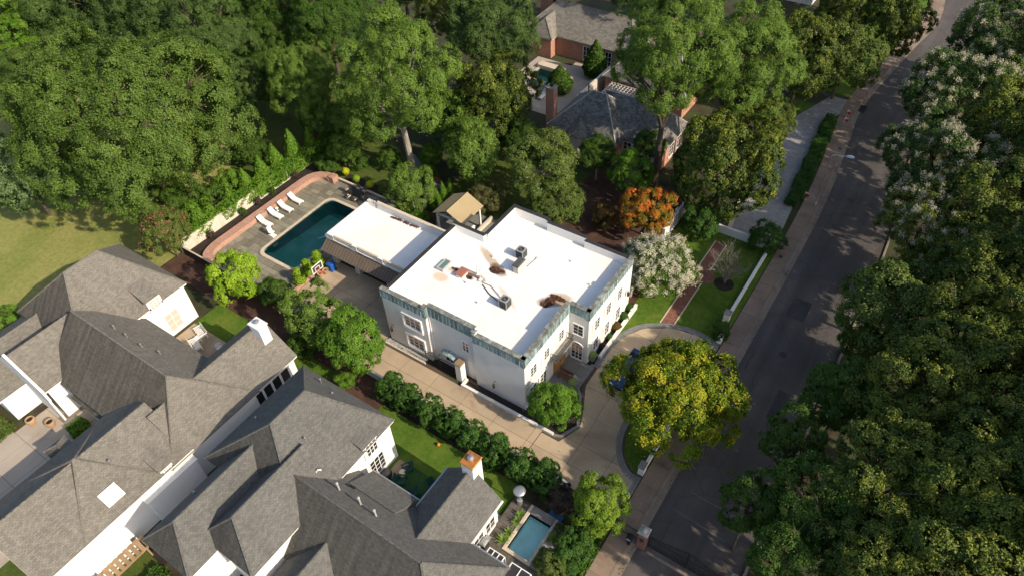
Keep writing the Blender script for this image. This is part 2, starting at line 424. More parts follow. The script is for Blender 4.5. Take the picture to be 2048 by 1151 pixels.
# ---------------------------------------------------------------- mesh helpers
ORG = {}
class MB:
    def __init__(s):
        s.v = []; s.f = []
    def face(s, pts):
        i = len(s.v); s.v += [tuple(p) for p in pts]; s.f.append(tuple(range(i, i+len(pts)))); return s
    def prism(s, poly, z0, z1):
        a = sum(poly[i][0]*poly[(i+1) % len(poly)][1]-poly[(i+1) % len(poly)][0]*poly[i][1] for i in range(len(poly)))
        if a < 0: poly = poly[::-1]
        n = len(poly); i = len(s.v)
        s.v += [(x, y, z0) for x, y in poly]+[(x, y, z1) for x, y in poly]
        s.f.append(tuple(i+k for k in range(n))[::-1]); s.f.append(tuple(i+n+k for k in range(n)))
        for k in range(n):
            j = (k+1) % n
            s.f.append((i+k, i+j, i+n+j, i+n+k))
        return s
    def box(s, x0, x1, y0, y1, z0, z1):
        return s.prism([(x0, y0), (x1, y0), (x1, y1), (x0, y1)], z0, z1)
    def bbox(s, x0, x1, y0, y1, z0, z1, c=.02):
        """box with chamfered top edges"""
        i = len(s.v)
        s.v += [(x0, y0, z0), (x1, y0, z0), (x1, y1, z0), (x0, y1, z0),
                (x0, y0, z1-c), (x1, y0, z1-c), (x1, y1, z1-c), (x0, y1, z1-c),
                (x0+c, y0+c, z1), (x1-c, y0+c, z1), (x1-c, y1-c, z1), (x0+c, y1-c, z1)]
        q = [(3, 2, 1, 0), (8, 9, 10, 11)]
        for k in range(4):
            j = (k+1) % 4
            q += [(k, j, 4+j, 4+k), (4+k, 4+j, 8+j, 8+k)]
        s.f += [tuple(i+a for a in t) for t in q]
        return s
    def obox(s, c, size, rz=0.0, rx=0.0, ry=0.0):
        R = Matrix.Rotation(rz, 3, 'Z') @ Matrix.Rotation(ry, 3, 'Y') @ Matrix.Rotation(rx, 3, 'X')
        i = len(s.v)
        for dz in (-.5, .5):
            for dx, dy in ((-.5, -.5), (.5, -.5), (.5, .5), (-.5, .5)):
                p = R @ Vector((dx*size[0], dy*size[1], dz*size[2])) + Vector(c)
                s.v.append(tuple(p))
        s.f += [tuple(i+a for a in t) for t in ((3, 2, 1, 0), (4, 5, 6, 7), (0, 1, 5, 4), (1, 2, 6, 5), (2, 3, 7, 6), (3, 0, 4, 7))]
        return s
    def tube(s, pts, rad, n=6, cap=True):
        pts = [Vector(p) for p in pts]
        if not isinstance(rad, (list, tuple)): rad = [rad]*len(pts)
        rings = []
        up = Vector((0, 0, 1))
        for k, p in enumerate(pts):
            d = (pts[min(k+1, len(pts)-1)]-pts[max(k-1, 0)]).normalized()
            a = d.cross(up)
            if a.length < .05: a = d.cross(Vector((1, 0, 0)))
            a.normalize(); b = d.cross(a)
            i = len(s.v)
            for t in range(n):
                w = 2*math.pi*t/n
                s.v.append(tuple(p+(a*math.cos(w)+b*math.sin(w))*rad[k]))
            rings.append(i)
        for k in range(len(pts)-1):
            for t in range(n):
                u = (t+1) % n
                s.f.append((rings[k]+t, rings[k+1]+t, rings[k+1]+u, rings[k]+u))
        if cap:
            s.f.append(tuple(rings[0]+t for t in range(n))); s.f.append(tuple(rings[-1]+t for t in range(n))[::-1])
        return s
    def lathe(s, cx, cy, prof, n=12):
        i = len(s.v)
        for r, z in prof:
            for t in range(n):
                w = 2*math.pi*t/n
                s.v.append((cx+r*math.cos(w), cy+r*math.sin(w), z))
        for k in range(len(prof)-1):
            for t in range(n):
                u = (t+1) % n
                s.f.append((i+k*n+t, i+k*n+u, i+(k+1)*n+u, i+(k+1)*n+t))
        s.f.append(tuple(i+t for t in range(n))[::-1]); s.f.append(tuple(i+(len(prof)-1)*n+t for t in range(n)))
        return s
    def mesh(s, name, org=(0, 0, 0)):
        me = bpy.data.meshes.new(name)
        me.from_pydata([(x-org[0], y-org[1], z-org[2]) for x, y, z in s.v], [], s.f)
        uv = me.uv_layers.new(name='UVMap')
        data = np.zeros(len(me.loops)*2, dtype=np.float32)
        li = 0
        for f in s.f:
            p0 = Vector(s.v[f[0]]); nrm = Vector((0, 0, 0))
            for k in range(1, len(f)-1):
                nrm += (Vector(s.v[f[k]])-p0).cross(Vector(s.v[f[k+1]])-p0)
            if nrm.length < 1e-9: nrm = Vector((0, 0, 1))
            nrm.normalize()
            t = Vector((-nrm.y, nrm.x, 0))
            if t.length < .05: t = Vector((1, 0, 0))
            t.normalize(); b = nrm.cross(t)
            for k in f:
                p = Vector(s.v[k])
                data[li*2] = p.dot(t); data[li*2+1] = p.dot(b); li += 1
        uv.data.foreach_set('uv', data)
        me.update()
        return me
    def build(s, name, mat, parent=None, smooth=False):
        org = ORG.get(parent.name, (0, 0, 0)) if parent else (0, 0, 0)
        me = s.mesh(name, org)
        me.materials.append(MATS[mat])
        if smooth:
            me.polygons.foreach_set('use_smooth', [True]*len(me.polygons))
        o = bpy.data.objects.new(name, me)
        COL.objects.link(o)
        if parent:
            o.parent = parent
            ORG[o.name] = org
        return o

def tag(o, label=None, cat=None, group=None, kind=None):
    if label: o['label'] = label
    if cat: o['category'] = cat
    if group: o['group'] = group
    if kind: o['kind'] = kind
    return o

def thing(name, label, cat, loc=(0, 0, 0), group=None, rz=0.0):
    o = bpy.data.objects.new(name, None)
    COL.objects.link(o)
    o.empty_display_size = .2
    o.location = loc
    o.rotation_euler = (0, 0, rz)
    if rz == 0.0:
        ORG[o.name] = tuple(loc)
    return tag(o, label, cat, group)

def struct(name, mb, mat):
    o = mb.build(name, mat)
    o['kind'] = 'structure'
    return o

def dup(root, loc, rz=0.0, label=None, group=None, scale=1.0):
    def cp(o, parent):
        c = o.copy(); COL.objects.link(c); c.parent = parent
        for ch in o.children: cp(ch, c)
        return c
    r = cp(root, None)
    r.location = loc
    r.rotation_euler = (0, 0, rz)
    r.scale = (scale, scale, scale)
    if label: r['label'] = label
    if group: r['group'] = group
    return r

def piece(name, mesh, mat, loc, parent, rz=0.0, scale=(1, 1, 1)):
    """one of many alike pieces sharing mesh data; loc in world"""
    if not mesh.materials: mesh.materials.append(MATS[mat])
    o = bpy.data.objects.new(name, mesh)
    COL.objects.link(o)
    org = ORG.get(parent.name, (0, 0, 0))
    o.parent = parent
    o.location = (loc[0]-org[0], loc[1]-org[1], loc[2]-org[2])
    o.rotation_euler = (0, 0, rz)
    o.scale = scale
    return o

UNIT = {}
def unitbox(mat, c=.02):
    k = ('box', mat)
    if k not in UNIT:
        UNIT[k] = MB().box(-.5, .5, -.5, .5, 0, 1).mesh('piece_'+mat)
    return UNIT[k]

def rect_piece(name, mat, x0, x1, y0, y1, z0, z1, parent):
    return piece(name, unitbox(mat), mat, ((x0+x1)/2, (y0+y1)/2, z0), parent, 0, (x1-x0, y1-y0, z1-z0))

def ashlar(x0, x1, y0, y1, hmin, hmax, lmin, lmax, gap=.025, seed=1):
    r = random.Random(seed); out = []
    y = y0
    while y < y1-.05:
        h = r.uniform(hmin, hmax)
        if y+h > y1-hmin*.6: h = y1-y
        x = x0; first = True
        while x < x1-.05:
            l = r.uniform(lmin, lmax)*(r.uniform(.4, 1) if first else 1); first = False
            if x+l > x1-lmin*.6: l = x1-x
            out.append((x+gap/2, x+l-gap/2, y+gap/2, y+h-gap/2))
            x += l
        y += h
    return out

def strip(line, w0, w1):
    """polygon between two offsets of a polyline (left positive)"""
    L_, R_ = [], []
    n = len(line)
    for i in range(n):
        a = Vector(line[max(i-1, 0)]); b = Vector(line[min(i+1, n-1)])
        d = (b-a).normalized(); nn = Vector((-d.y, d.x))
        p = Vector(line[i])
        L_.append(tuple(p+nn*w0)); R_.append(tuple(p+nn*w1))
    return L_, R_

def stripmb(line, w0, w1, z0, z1):
    A, B = strip(line, w0, w1); mb = MB()
    for i in range(len(line)-1):
        mb.face([(*A[i], z1), (*B[i], z1), (*B[i+1], z1), (*A[i+1], z1)] if w1 < w0 else [(*B[i], z1), (*A[i], z1), (*A[i+1], z1), (*B[i+1], z1)])
        for P in (A, B):
            f = [(*P[i], z0), (*P[i+1], z0), (*P[i+1], z1), (*P[i], z1)]
            mb.face(f if P is B else f[::-1])
    for k in (0, -1):
        f = [(*A[k], z0), (*B[k], z0), (*B[k], z1), (*A[k], z1)]
        mb.face(f if k == 0 else f[::-1])
    return mb

def spline(pts, n=8):
    """Catmull-Rom through 2D points"""
    out = []
    P = [pts[0]]+list(pts)+[pts[-1]]
    for i in range(1, len(P)-2):
        a, b, c, d = [np.array(P[i+k], float) for k in (-1, 0, 1, 2)]
        for k in range(n):
            t = k/n
            q = .5*((2*b)+(c-a)*t+(2*a-5*b+4*c-d)*t*t+(3*b-a-3*c+d)*t**3)
            out.append(tuple(q))
    out.append(tuple(pts[-1]))
    return out

# ---------------------------------------------------------------- ground, road, pavements
struct('ground', MB().face([(-1500, -1500, -2.4), (1500, -1500, -2.4), (1500, 1500, -2.4), (-1500, 1500, -2.4)]), 'soil')
KERB = spline([(-6.3, -600), (-6.3, -300), (-6.3, -150), (-6.3, -80), (-6.3, -40), (-6.3, -20), (-6.25, 0), (-6.2, 20), (-6.15, 45), (-6.2, 62), (-6.6, 72), (-7.5, 82), (-8.1, 89), (-7.7, 96), (-6.1, 110), (-4.9, 119), (-5.6, 129), (-9, 148), (-18, 172), (-34, 200), (-60, 240), (-110, 330), (-190, 500), (-280, 700)], 6)
KERBR = spline([(1.0, -600), (1.0, -300), (1.0, -150), (1.0, -80), (1.0, -40), (1.0, -20), (1.0, 0), (1.0, 20), (1.05, 45), (1.0, 63), (.3, 73), (-.6, 82), (-1.1, 89), (-.7, 96), (1.0, 110), (2.0, 119), (1.2, 131), (-2.2, 151), (-11, 176), (-27, 205), (-53, 245), (-103, 335), (-183, 505), (-273, 705)], 6)
mb = MB()
for i in range(len(KERB)-1):
    mb.face([(*KERB[i], -.12), (*KERBR[i], -.12), (*KERBR[i+1], -.12), (*KERB[i+1], -.12)])
road = struct('road', mb, 'asphalt')
# land on both sides of the road, set a kerb's height above it
Lk, _ = strip(KERB, .5, .4)
HOLES = [(-54.28, -49.12, 29.72, 40.28), (-14.0, -12.15, 17.15, 20.25), (-49.4, -45.9, 75.1, 77.9)]
_ky = [p[1] for p in Lk]; _kx = [p[0] for p in Lk]
ys = sorted(set([round(v, 4) for v in _ky]+[h[k] for h in HOLES for k in (2, 3)]))
land = MB()
for y0, y1 in zip(ys[:-1], ys[1:]):
    xk0, xk1 = np.interp(y0, _ky, _kx), np.interp(y1, _ky, _kx)
    xs = -1500.0
    for h in sorted(HOLES):
        if h[2] <= y0+1e-6 and h[3] >= y1-1e-6:
            land.face([(xs, y0, -.03), (h[0], y0, -.03), (h[0], y1, -.03), (xs, y1, -.03)]); xs = h[1]
    land.face([(xs, y0, -.03), (xk0, y0, -.03), (xk1, y1, -.03), (xs, y1, -.03)])
    land.face([(xk0, y0, -.4), (xk1, y1, -.4), (xk1, y1, -.03), (xk0, y0, -.03)])
struct('terrain', land, 'soil')
Rk, _ = strip(KERBR, -.2, -.3)
land = MB()
for i in range(len(Rk)-1):
    land.face([(*Rk[i], -.03), (900, Rk[i][1], -.03), (900, Rk[i+1][1], -.03), (*Rk[i+1], -.03)])
    land.face([(*Rk[i], -.03), (*Rk[i+1], -.03), (*Rk[i+1], -.3), (*Rk[i], -.3)])
struct('terrain', land, 'soil')
struct('gutter', stripmb(KERB, .42, -.05, -.3, -.085), 'gutter_concrete')
struct('kerb', stripmb(KERB, .62, .42, -.3, .025), 'gutter_concrete')
struct('kerb', stripmb(KERBR, 0.0, -.2, -.3, .02), 'gutter_concrete')
# sidewalk of separate slabs along the left kerb
swb = stripmb(KERB, 2.1, .62, -.3, 0.0)
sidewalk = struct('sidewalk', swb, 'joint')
acc = 0.0
dense = spline(KERB, 4)
Ls, _ = strip(dense, 2.09, 0); Rs, _ = strip(dense, .635, 0)
i0 = 0; dist = 0.0
for i in range(1, len(dense)):
    dist += (Vector(dense[i])-Vector(dense[i-1])).length
    if dist > 1.75:
        if -2 < dense[i][1] < 150:
            poly = [Rs[k] for k in range(i0, i+1)]+[Ls[k] for k in range(i, i0-1, -1)]
            c = Vector((sum(p[0] for p in poly)/len(poly), sum(p[1] for p in poly)/len(poly)))
            k = 1-.02/1.5
            poly = [(c.x+(p[0]-c.x)*k, c.y+(p[1]-c.y)*k) for p in poly]
            dz = rnd.uniform(0, .008)
            MB().prism(poly, -.02, .022+dz).build('paving_slab', 'sidewalk', sidewalk)
        i0 = i; dist = 0.0

# ---------------------------------------------------------------- lawns and beds (flush sheets on the terrain)
def sheet(name, poly, z, mat):
    return struct(name, MB().prism(poly, z-.12, z), mat)
def rc(x0, x1, y0, y1): return [(x0, y0), (x1, y0), (x1, y1), (x0, y1)]
DRIVE_OUT = spline([(-16.75, 35.2), (-16.95, 37.4), (-16.5, 39.9), (-15.3, 41.9), (-12.9, 43.4), (-10.6, 43.8), (-8.35, 43.4)], 6)
sheet('front_lawn', DRIVE_OUT+[(-8.33, 58.2), (-18.4, 58.2), (-18.4, 50.0), (-17.2, 44.2), (-16.85, 35.2)], .012, 'lawn')
sheet('planting_bed', [(-17.5, 35.2), (-16.9, 35.2), (-16.9, 44), (-17.5, 44)], .0, 'dark_mulch')
sheet('planting_bed', rc(-31, -17.0, 43.9, 62), -.005, 'mulch')
sheet('large_lawn', [(-150, -30), (-63, -30), (-61.8, -5), (-61.8, 25.5), (-64, 33), (-72, 41), (-150, 44)], .0, 'dry_lawn')
sheet('side_lawn', rc(-52.1, -30, 19.3, 22.3), .0, 'lawn')
sheet('planting_bed', rc(-61.6, -34, 22.35, 25.1), .004, 'mulch')
sheet('back_lawn', rc(-30, -15.5, 15, 21.9), .004, 'lawn')
sheet('planting_bed', rc(-33.8, -9.5, 21.92, 23.6), .008, 'dark_mulch')
sheet('planting_bed', rc(-36, -30.2, 19.0, 23.9), .012, 'mulch')
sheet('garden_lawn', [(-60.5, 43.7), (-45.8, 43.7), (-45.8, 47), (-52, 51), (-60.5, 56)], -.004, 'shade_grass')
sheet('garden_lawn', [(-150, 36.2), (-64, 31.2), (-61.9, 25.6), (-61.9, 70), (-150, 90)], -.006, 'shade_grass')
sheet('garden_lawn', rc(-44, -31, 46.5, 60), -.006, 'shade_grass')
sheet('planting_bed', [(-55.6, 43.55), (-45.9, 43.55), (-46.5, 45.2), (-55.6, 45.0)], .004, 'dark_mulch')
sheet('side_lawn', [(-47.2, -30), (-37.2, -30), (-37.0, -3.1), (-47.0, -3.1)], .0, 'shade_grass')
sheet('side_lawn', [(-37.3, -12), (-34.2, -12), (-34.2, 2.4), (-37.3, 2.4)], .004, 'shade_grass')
sheet('planting_bed', rc(-37.4, -34.4, 2.42, 10), .0, 'dark_mulch')
sheet('planting_bed', rc(-62, -55.2, .8, 3.2), .004, 'mulch')
sheet('verge', [(-8.9, 46.2), (-8.33, 46.2), (-8.33, 58.0), (-8.9, 58.0)], .018, 'lawn')
sheet('verge', [(-17.3, 75), (-13.6, 75), (-12.2, 88), (-17.3, 88)], .0, 'lawn')
sheet('verge', [(-15, 92), (-9.9, 92), (-8.2, 112), (-7.2, 121), (-8, 132), (-15, 132)], .0, 'lawn')
sheet('island_bed', [(-8.35, 27.7), (-8.35, 40.2), (-9.4, 40.6), (-10.6, 38), (-11.35, 34), (-11.2, 30.6), (-10.5, 28.8), (-9.3, 27.75)], .03, 'lawn')

# ---------------------------------------------------------------- driveway of separate concrete slabs
drive_poly_base = MB()
def slabs(parent, rects, z0, z1, mat, name='paving_slab', gap=.03):
    for x0, x1, y0, y1 in rects:
        rect_piece(name, mat, x0+gap/2, x1-gap/2, y0+gap/2, y1-gap/2, z0, z1, parent)
drive = struct('driveway', MB().prism([(-46.7, 25.2), (-34, 24.1), (-8.33, 23.8), (-8.33, 43.3), (-10.6, 43.7), (-12.9, 43.3), (-15.3, 41.8), (-16.5, 39.8), (-16.9, 37.4), (-16.7, 33), (-15.0, 29), (-15.8, 27.1), (-25, 27.1), (-34.4, 28.1), (-34.4, 33.2), (-46.7, 33.2)], -.2, -.004), 'joint')
R = []
for k, x in enumerate((-46.6, -43.0, -39.2)):   # courtyard
    x1 = (-43.0, -39.2, -34.8)[k]
    for y0, y1 in ((25.4, 27.4), (27.4, 30.2), (30.2, 33.1)):
        R.append((x, x1, y0, y1))
for x in np.arange(-34.8, -17.5, 3.4):
    x1 = min(x+3.4, -17.2)
    for y0, y1 in ((24.1, 25.6), (25.6, 27.1)):
        R.append((x, x1, y0, y1))
slabs(drive, R, -.15, .006, 'concrete_tan')
def clipped(parent, outer, xs, ys, z0, z1, mat, gap=.03, name='paving_slab'):
    """slabs of a grid cut to a simple convex-ish polygon by Sutherland-Hodgman on each cell"""
    def clip(poly, a, b, c):   # keep a*x+b*y<=c
        out = []
        for i in range(len(poly)):
            p, q = poly[i], poly[(i+1) % len(poly)]
            fp, fq = a*p[0]+b*p[1]-c, a*q[0]+b*q[1]-c
            if fp <= 0: out.append(p)
            if (fp < 0) != (fq < 0) and fp != fq:
                t = fp/(fp-fq); out.append((p[0]+(q[0]-p[0])*t, p[1]+(q[1]-p[1])*t))
        return out
    for i in range(len(xs)-1):
        for j in range(len(ys)-1):
            poly = list(outer)
            for a, b, c in ((-1, 0, -(xs[i]+gap/2)), (1, 0, xs[i+1]-gap/2), (0, -1, -(ys[j]+gap/2)), (0, 1, ys[j+1]-gap/2)):
                poly = clip(poly, a, b, c)
                if len(poly) < 3: break
            if len(poly) < 3: continue
            ar = abs(sum(poly[k][0]*poly[(k+1) % len(poly)][1]-poly[(k+1) % len(poly)][0]*poly[k][1] for k in range(len(poly))))/2
            if ar < .15: continue
            MB().prism(poly, z0, z1).build(name, mat, parent)
front = [(-17.15, 24.0), (-8.35, 23.8), (-8.35, 27.3), (-9.4, 27.5), (-10.75, 28.6), (-11.5, 30.6), (-11.65, 34), (-10.9, 38.1), (-9.5, 40.9), (-8.35, 40.5), (-8.35, 43.0), (-10.6, 43.4), (-12.9, 43.0), (-15.1, 41.6), (-16.2, 39.7), (-16.5, 37.4), (-16.4, 33), (-14.7, 29), (-15.5, 26.9), (-17.15, 26.9)]
# two convex-ish halves so that clipping stays clean
clipped(drive, [(-17.15, 24.0), (-8.35, 23.8), (-8.35, 27.3), (-9.4, 27.5), (-10.75, 28.6), (-11.5, 30.4), (-15.2, 30.4), (-14.7, 29), (-15.5, 26.9), (-17.15, 26.9)], [-17.2, -13.9, -11, -8.3], [23.7, 25.6, 27.6, 30.5], -.15, .006, 'concrete_tan')
clipped(drive, [(-11.5, 30.4), (-11.65, 34), (-10.9, 38.1), (-16.5, 38.1), (-16.5, 37.4), (-16.4, 33), (-15.2, 30.4)], [-17.2, -14, -10], [30.4, 33, 35.6, 38.1], -.15, .006, 'concrete_tan')
clipped(drive, [(-10.9, 38.1), (-9.5, 40.9), (-8.35, 40.5), (-8.35, 43.0), (-10.6, 43.4), (-12.9, 43.0), (-15.1, 41.6), (-16.2, 39.7), (-16.45, 38.1)], [-17, -13.6, -11, -8.3], [38.1, 40.6, 43.5], -.15, .006, 'concrete_tan')
# slate edging along the curve of the drive, cut in stones
edge = struct('drive_edging', stripmb(DRIVE_OUT, 0.0, -.42, -.2, .008), 'joint')
for i in range(len(DRIVE_OUT)-1):
    a, b = DRIVE_OUT[i], DRIVE_OUT[i+1]
    stripmb([a, b], -.01, -.41, -.1, .026).build('edging_stone', 'slate_border', edge)
stripmb(DRIVE_OUT, .12, 0.0, -.1, .06).build('edging_kerb', 'slate_border', edge)
IS = spline([(-8.35, 27.5), (-9.4, 27.6), (-10.6, 28.7), (-11.35, 30.6), (-11.5, 34), (-10.75, 38.1), (-9.45, 40.7), (-8.35, 40.35)], 5)
edge2 = struct('island_edging', stripmb(IS, .0, .16, -.1, .07), 'slate_border')
for i in range(len(IS)-1):
    stripmb([IS[i], IS[i+1]], .17, .5, -.1, .024).build('edging_stone', 'slate_border', edge2)
for x0, x1, y0, y1 in ((-8.72, -8.36, 23.8, 25.6), (-8.72, -8.36, 25.6, 27.3), (-8.72, -8.36, 40.6, 42), (-8.72, -8.36, 42, 43.2)):
    MB().box(x0, x1-.02, y0+.01, y1-.01, -.1, .028).build('edging_stone', 'slate_border', edge2)

# brick path through the front lawn with a round centre
path = struct('brick_path', MB().box(-14.05, -12.95, 43.15, 56.4, -.1, .03), 'path_brick')
MB().lathe(-13.1, 50.9, [(1.12, -.1), (1.12, .028), (0, .034)], 28).build('path_circle', 'path_brick', path)
for x0, x1, y0, y1 in ((-14.17, -14.05, 43.05, 56.4), (-12.95, -12.83, 43.3, 49.8), (-12.95, -12.83, 52.0, 56.4)):
    MB().box(x0, x1, y0, y1, -.1, .05).build('path_edging', 'coping', path)
# neighbour's grey paved drive
nd = struct('paved_drive', MB().prism([(-13.4, 58.9), (-8.95, 58.9), (-8.85, 62), (-9.15, 66), (-10.55, 80), (-10.9, 84.5), (-9.9, 88), (-9.6, 91), (-12.3, 91), (-14.6, 84), (-15.3, 76), (-14.4, 67)], -.2, .012), 'grey_paver')
MB().prism([(-13.4, 58.6), (-9.0, 58.6), (-9.0, 58.88), (-13.4, 58.88)], -.2, .02).build('paver_border', 'gutter_concrete', nd)
MB().prism([(-13.9, 59.0), (-13.42, 58.9), (-14.42, 67), (-14.95, 67)], -.2, .018).build('paver_border', 'coping', nd)

# manhole covers and drain on the pavement
for nm, x, y, r, lab, z in (('manhole_cover', -7.6, 57.6, .22, 'small round dark manhole cover on the sidewalk beside the bush', .036), ('manhole_cover', -7.9, 79.6, .2, 'small dark manhole cover on the sidewalk near the street lamp', .036)):
    o = MB().lathe(x, y, [(r, -.02), (r, z), (r-.03, z+.004), (0, z+.004)], 20).build(nm, 'dark_metal'); tag(o, lab, 'manhole')
t = thing('storm_drain', 'dark grated storm drain in the gutter by the neighbour driveway', 'drain', (-7.9, 90, -.08))
MB().box(-8.35, -7.55, 89.1, 90.9, -.2, -.06).build('frame', 'dark_metal', t)
for k in range(8): MB().box(-8.3, -7.6, 89.2+k*.21, 89.32+k*.21, -.06, -.03).build('grate_bar', 'iron', t)
for x0, x1, y0, y1, lab in ((-4.6, -2.9, 50.2, 53.0, 'dark rectangular asphalt patch on the road across from the front lawn'), (-2.2, -.9, 38.2, 41.6, 'narrow dark asphalt patch near the right road edge')):
    o = MB().box(x0, x1, y0, y1, -.13, -.114).build('road_patch', 'asphalt_patch'); tag(o, lab, 'road patch')
o = MB().lathe(-3.2, 45.5, [(.34, -.13), (.34, -.108), (.3, -.104), (0, -.104)], 20).build('manhole_cover', 'dark_metal'); tag(o, 'round iron manhole cover in the road near the golden tree', 'manhole')
# faint old paint lines on the asphalt by the gate
for (xa, ya), (xb, yb), lab in (((-5.2, 26.6), (-1.0, 26.3), 'faint worn painted line across the road nearer the iron gate'), ((-4.6, 28.6), (-.8, 28.5), 'faint worn painted line across the road farther from the gate')):
    o = MB().prism([(xa, ya), (xb, yb), (xb, yb+.06), (xa, ya+.06)], -.13, -.116).build('road_marking', 'line_paint'); tag(o, lab, 'road marking')

# ---------------------------------------------------------------- the white flat-roofed house
def window(parent, axis, wall, a0, a1, z0, z1, cols=2, rows=3, out=1, frame='white_paint', glass='glass_dark', surround=True, arch=0.0, blind=None, panes=True, shutter=False):
    """axis 'y': wall plane y=wall seen from -y (out=-1) ; axis 'x': wall plane x=wall, out=+1 to +x. a0..a1 along the wall"""
    def bx(mb, a, b, z, w, d0, d1):
        lo, hi = sorted((wall+out*d0, wall+out*d1))
        if axis == 'y': mb.box(a, b, lo, hi, z, w)
        else: mb.box(lo, hi, a, b, z, w)
        return mb
    fr = MB(); w = .09
    bx(fr, a0-w, a0, z0-w, z1+w, -.03, .07); bx(fr, a1, a1+w, z0-w, z1+w, -.03, .07)
    bx(fr, a0, a1, z1, z1+w, -.03, .07); bx(fr, a0-.05, a1+.05, z0-w-.04, z0, -.03, .13)
    f = fr.build('window', frame, parent)
    if arch:
        ar = MB(); n = 10; mid = (a0+a1)/2; rr = (a1-a0)/2+w
        pts = []
        for k in range(n+1):
            u = math.pi*k/n
            pts.append((mid-rr*math.cos(u), z1+arch*math.sin(u)))
        for k in range(n):
            (p0, q0), (p1, q1) = pts[k], pts[k+1]
            for d0, d1 in ((.0, .085),):
                A = [(p0, q0), (p1, q1), (mid+(p1-mid)*.88, z1+(q1-z1)*.75), (mid+(p0-mid)*.88, z1+(q0-z1)*.75)]
                P3 = [((p, wall+out*d1, q) if axis == 'y' else (wall+out*d1, p, q)) for p, q in A]
                Q3 = [((p, wall+out*d0, q) if axis == 'y' else (wall+out*d0, p, q)) for p, q in A]
                ar.face(P3); ar.face([P3[0], P3[1], Q3[1], Q3[0]]); ar.face([P3[3], P3[2], Q3[2], Q3[3]])
        ar.build('arch_trim', frame, f)
        gl = MB()
        P3 = [((mid+(p-mid)*.88, wall+out*.03, z1+(q-z1)*.75+.0) if axis == 'y' else (wall+out*.03, mid+(p-mid)*.88, z1+(q-z1)*.75)) for p, q in pts]
        gl.face(P3); gl.build('fanlight', glass, f)
    mu = MB()
    for c in range(1, cols):
        x = a0+(a1-a0)*c/cols; bx(mu, x-.03, x+.03, z0, z1, .0, .055)
    for r_ in range(1, rows):
        z = z0+(z1-z0)*r_/rows
        for c in range(cols):
            bx(mu, a0+(a1-a0)*c/cols+.03, a0+(a1-a0)*(c+1)/cols-.03, z-.018, z+.018, .0, .045)
    if mu.v: mu.build('mullions', frame, f)
    for c in range(cols):
        p0 = a0+(a1-a0)*c/cols; p1 = a0+(a1-a0)*(c+1)/cols
        bx(MB(), p0, p1, z0, z1, .005, .02).build('pane', glass, f)
    if blind:
        bx(MB(), a0+.05, a1-.05, (z0+z1)/2, z1-.02, .021, .026).build('blind', blind, f)
    if shutter:
        for s0, s1 in ((a0-w-.36, a0-w-.02), (a1+w+.02, a1+w+.36)):
            bx(MB(), s0, s1, z0, z1, -.01, .06).build('shutter', frame, f)
    return f

H = thing('white_house', 'large white stucco house with flat white roof and green copper parapet', 'house', (-26, 35.5, 0))
RZ = 5.7
plan = [(-34.4, 28.0), (-29.45, 28.0), (-29.45, 28.4), (-24.55, 28.4), (-24.55, 28.05), (-19.45, 28.05), (-19.45, 35.13), (-17.55, 35.13), (-17.55, 43.1), (-22.4, 43.1), (-22.4, 43.35), (-26.6, 43.35), (-26.6, 43.65), (-30.77, 43.65), (-30.77, 38.8), (-34.4, 38.8)]
MB().prism(plan, -.1, RZ-.1).build('wall', 'stucco', H)
MB().prism(plan, RZ-.1, RZ).build('flat_roof', 'roof_white', H)
for k, x in enumerate(np.arange(-32.6, -18, 1.9)):   # welded seams of the roof membrane
    y0, y1 = (28.4 if x < -19.8 else 35.5), (38.45 if x < -30.8 else 42.7)
    MB().box(x, x+.07, y0+.35, y1-.05, RZ, RZ+.006).build('membrane_seam', 'roof_white', H)
# parapet segments with their own heights
segs = [((-34.4, 28.0), (-29.45, 28.0), 6.85, 1), ((-29.45, 28.0), (-29.45, 28.4), 7.1, 1), ((-29.45, 28.4), (-24.55, 28.4), 7.1, 1), ((-24.55, 28.4), (-24.55, 28.05), 7.1, 1), ((-24.55, 28.05), (-19.45, 28.05), 6.8, 1),
        ((-19.45, 28.05), (-19.45, 31.6), 6.8, 1), ((-19.45, 31.6), (-19.45, 35.13), 7.0, 1), ((-19.45, 35.13), (-17.55, 35.13), 6.85, 1), ((-17.55, 35.13), (-17.55, 39.4), 6.85, 1), ((-17.55, 39.4), (-17.55, 43.1), 6.7, 1),
        ((-17.55, 43.1), (-22.4, 43.1), 6.6, 0), ((-22.4, 43.1), (-22.4, 43.35), 6.6, 0), ((-22.4, 43.35), (-26.6, 43.35), 6.75, 0), ((-26.6, 43.35), (-26.6, 43.65), 6.75, 0), ((-26.6, 43.65), (-30.77, 43.65), 6.8, 0), ((-30.77, 43.65), (-30.77, 38.8), 6.75, 0), ((-30.77, 38.8), (-34.4, 38.8), 6.6, 0), ((-34.4, 38.8), (-34.4, 28.0), 6.35, 0)]
pm = {}
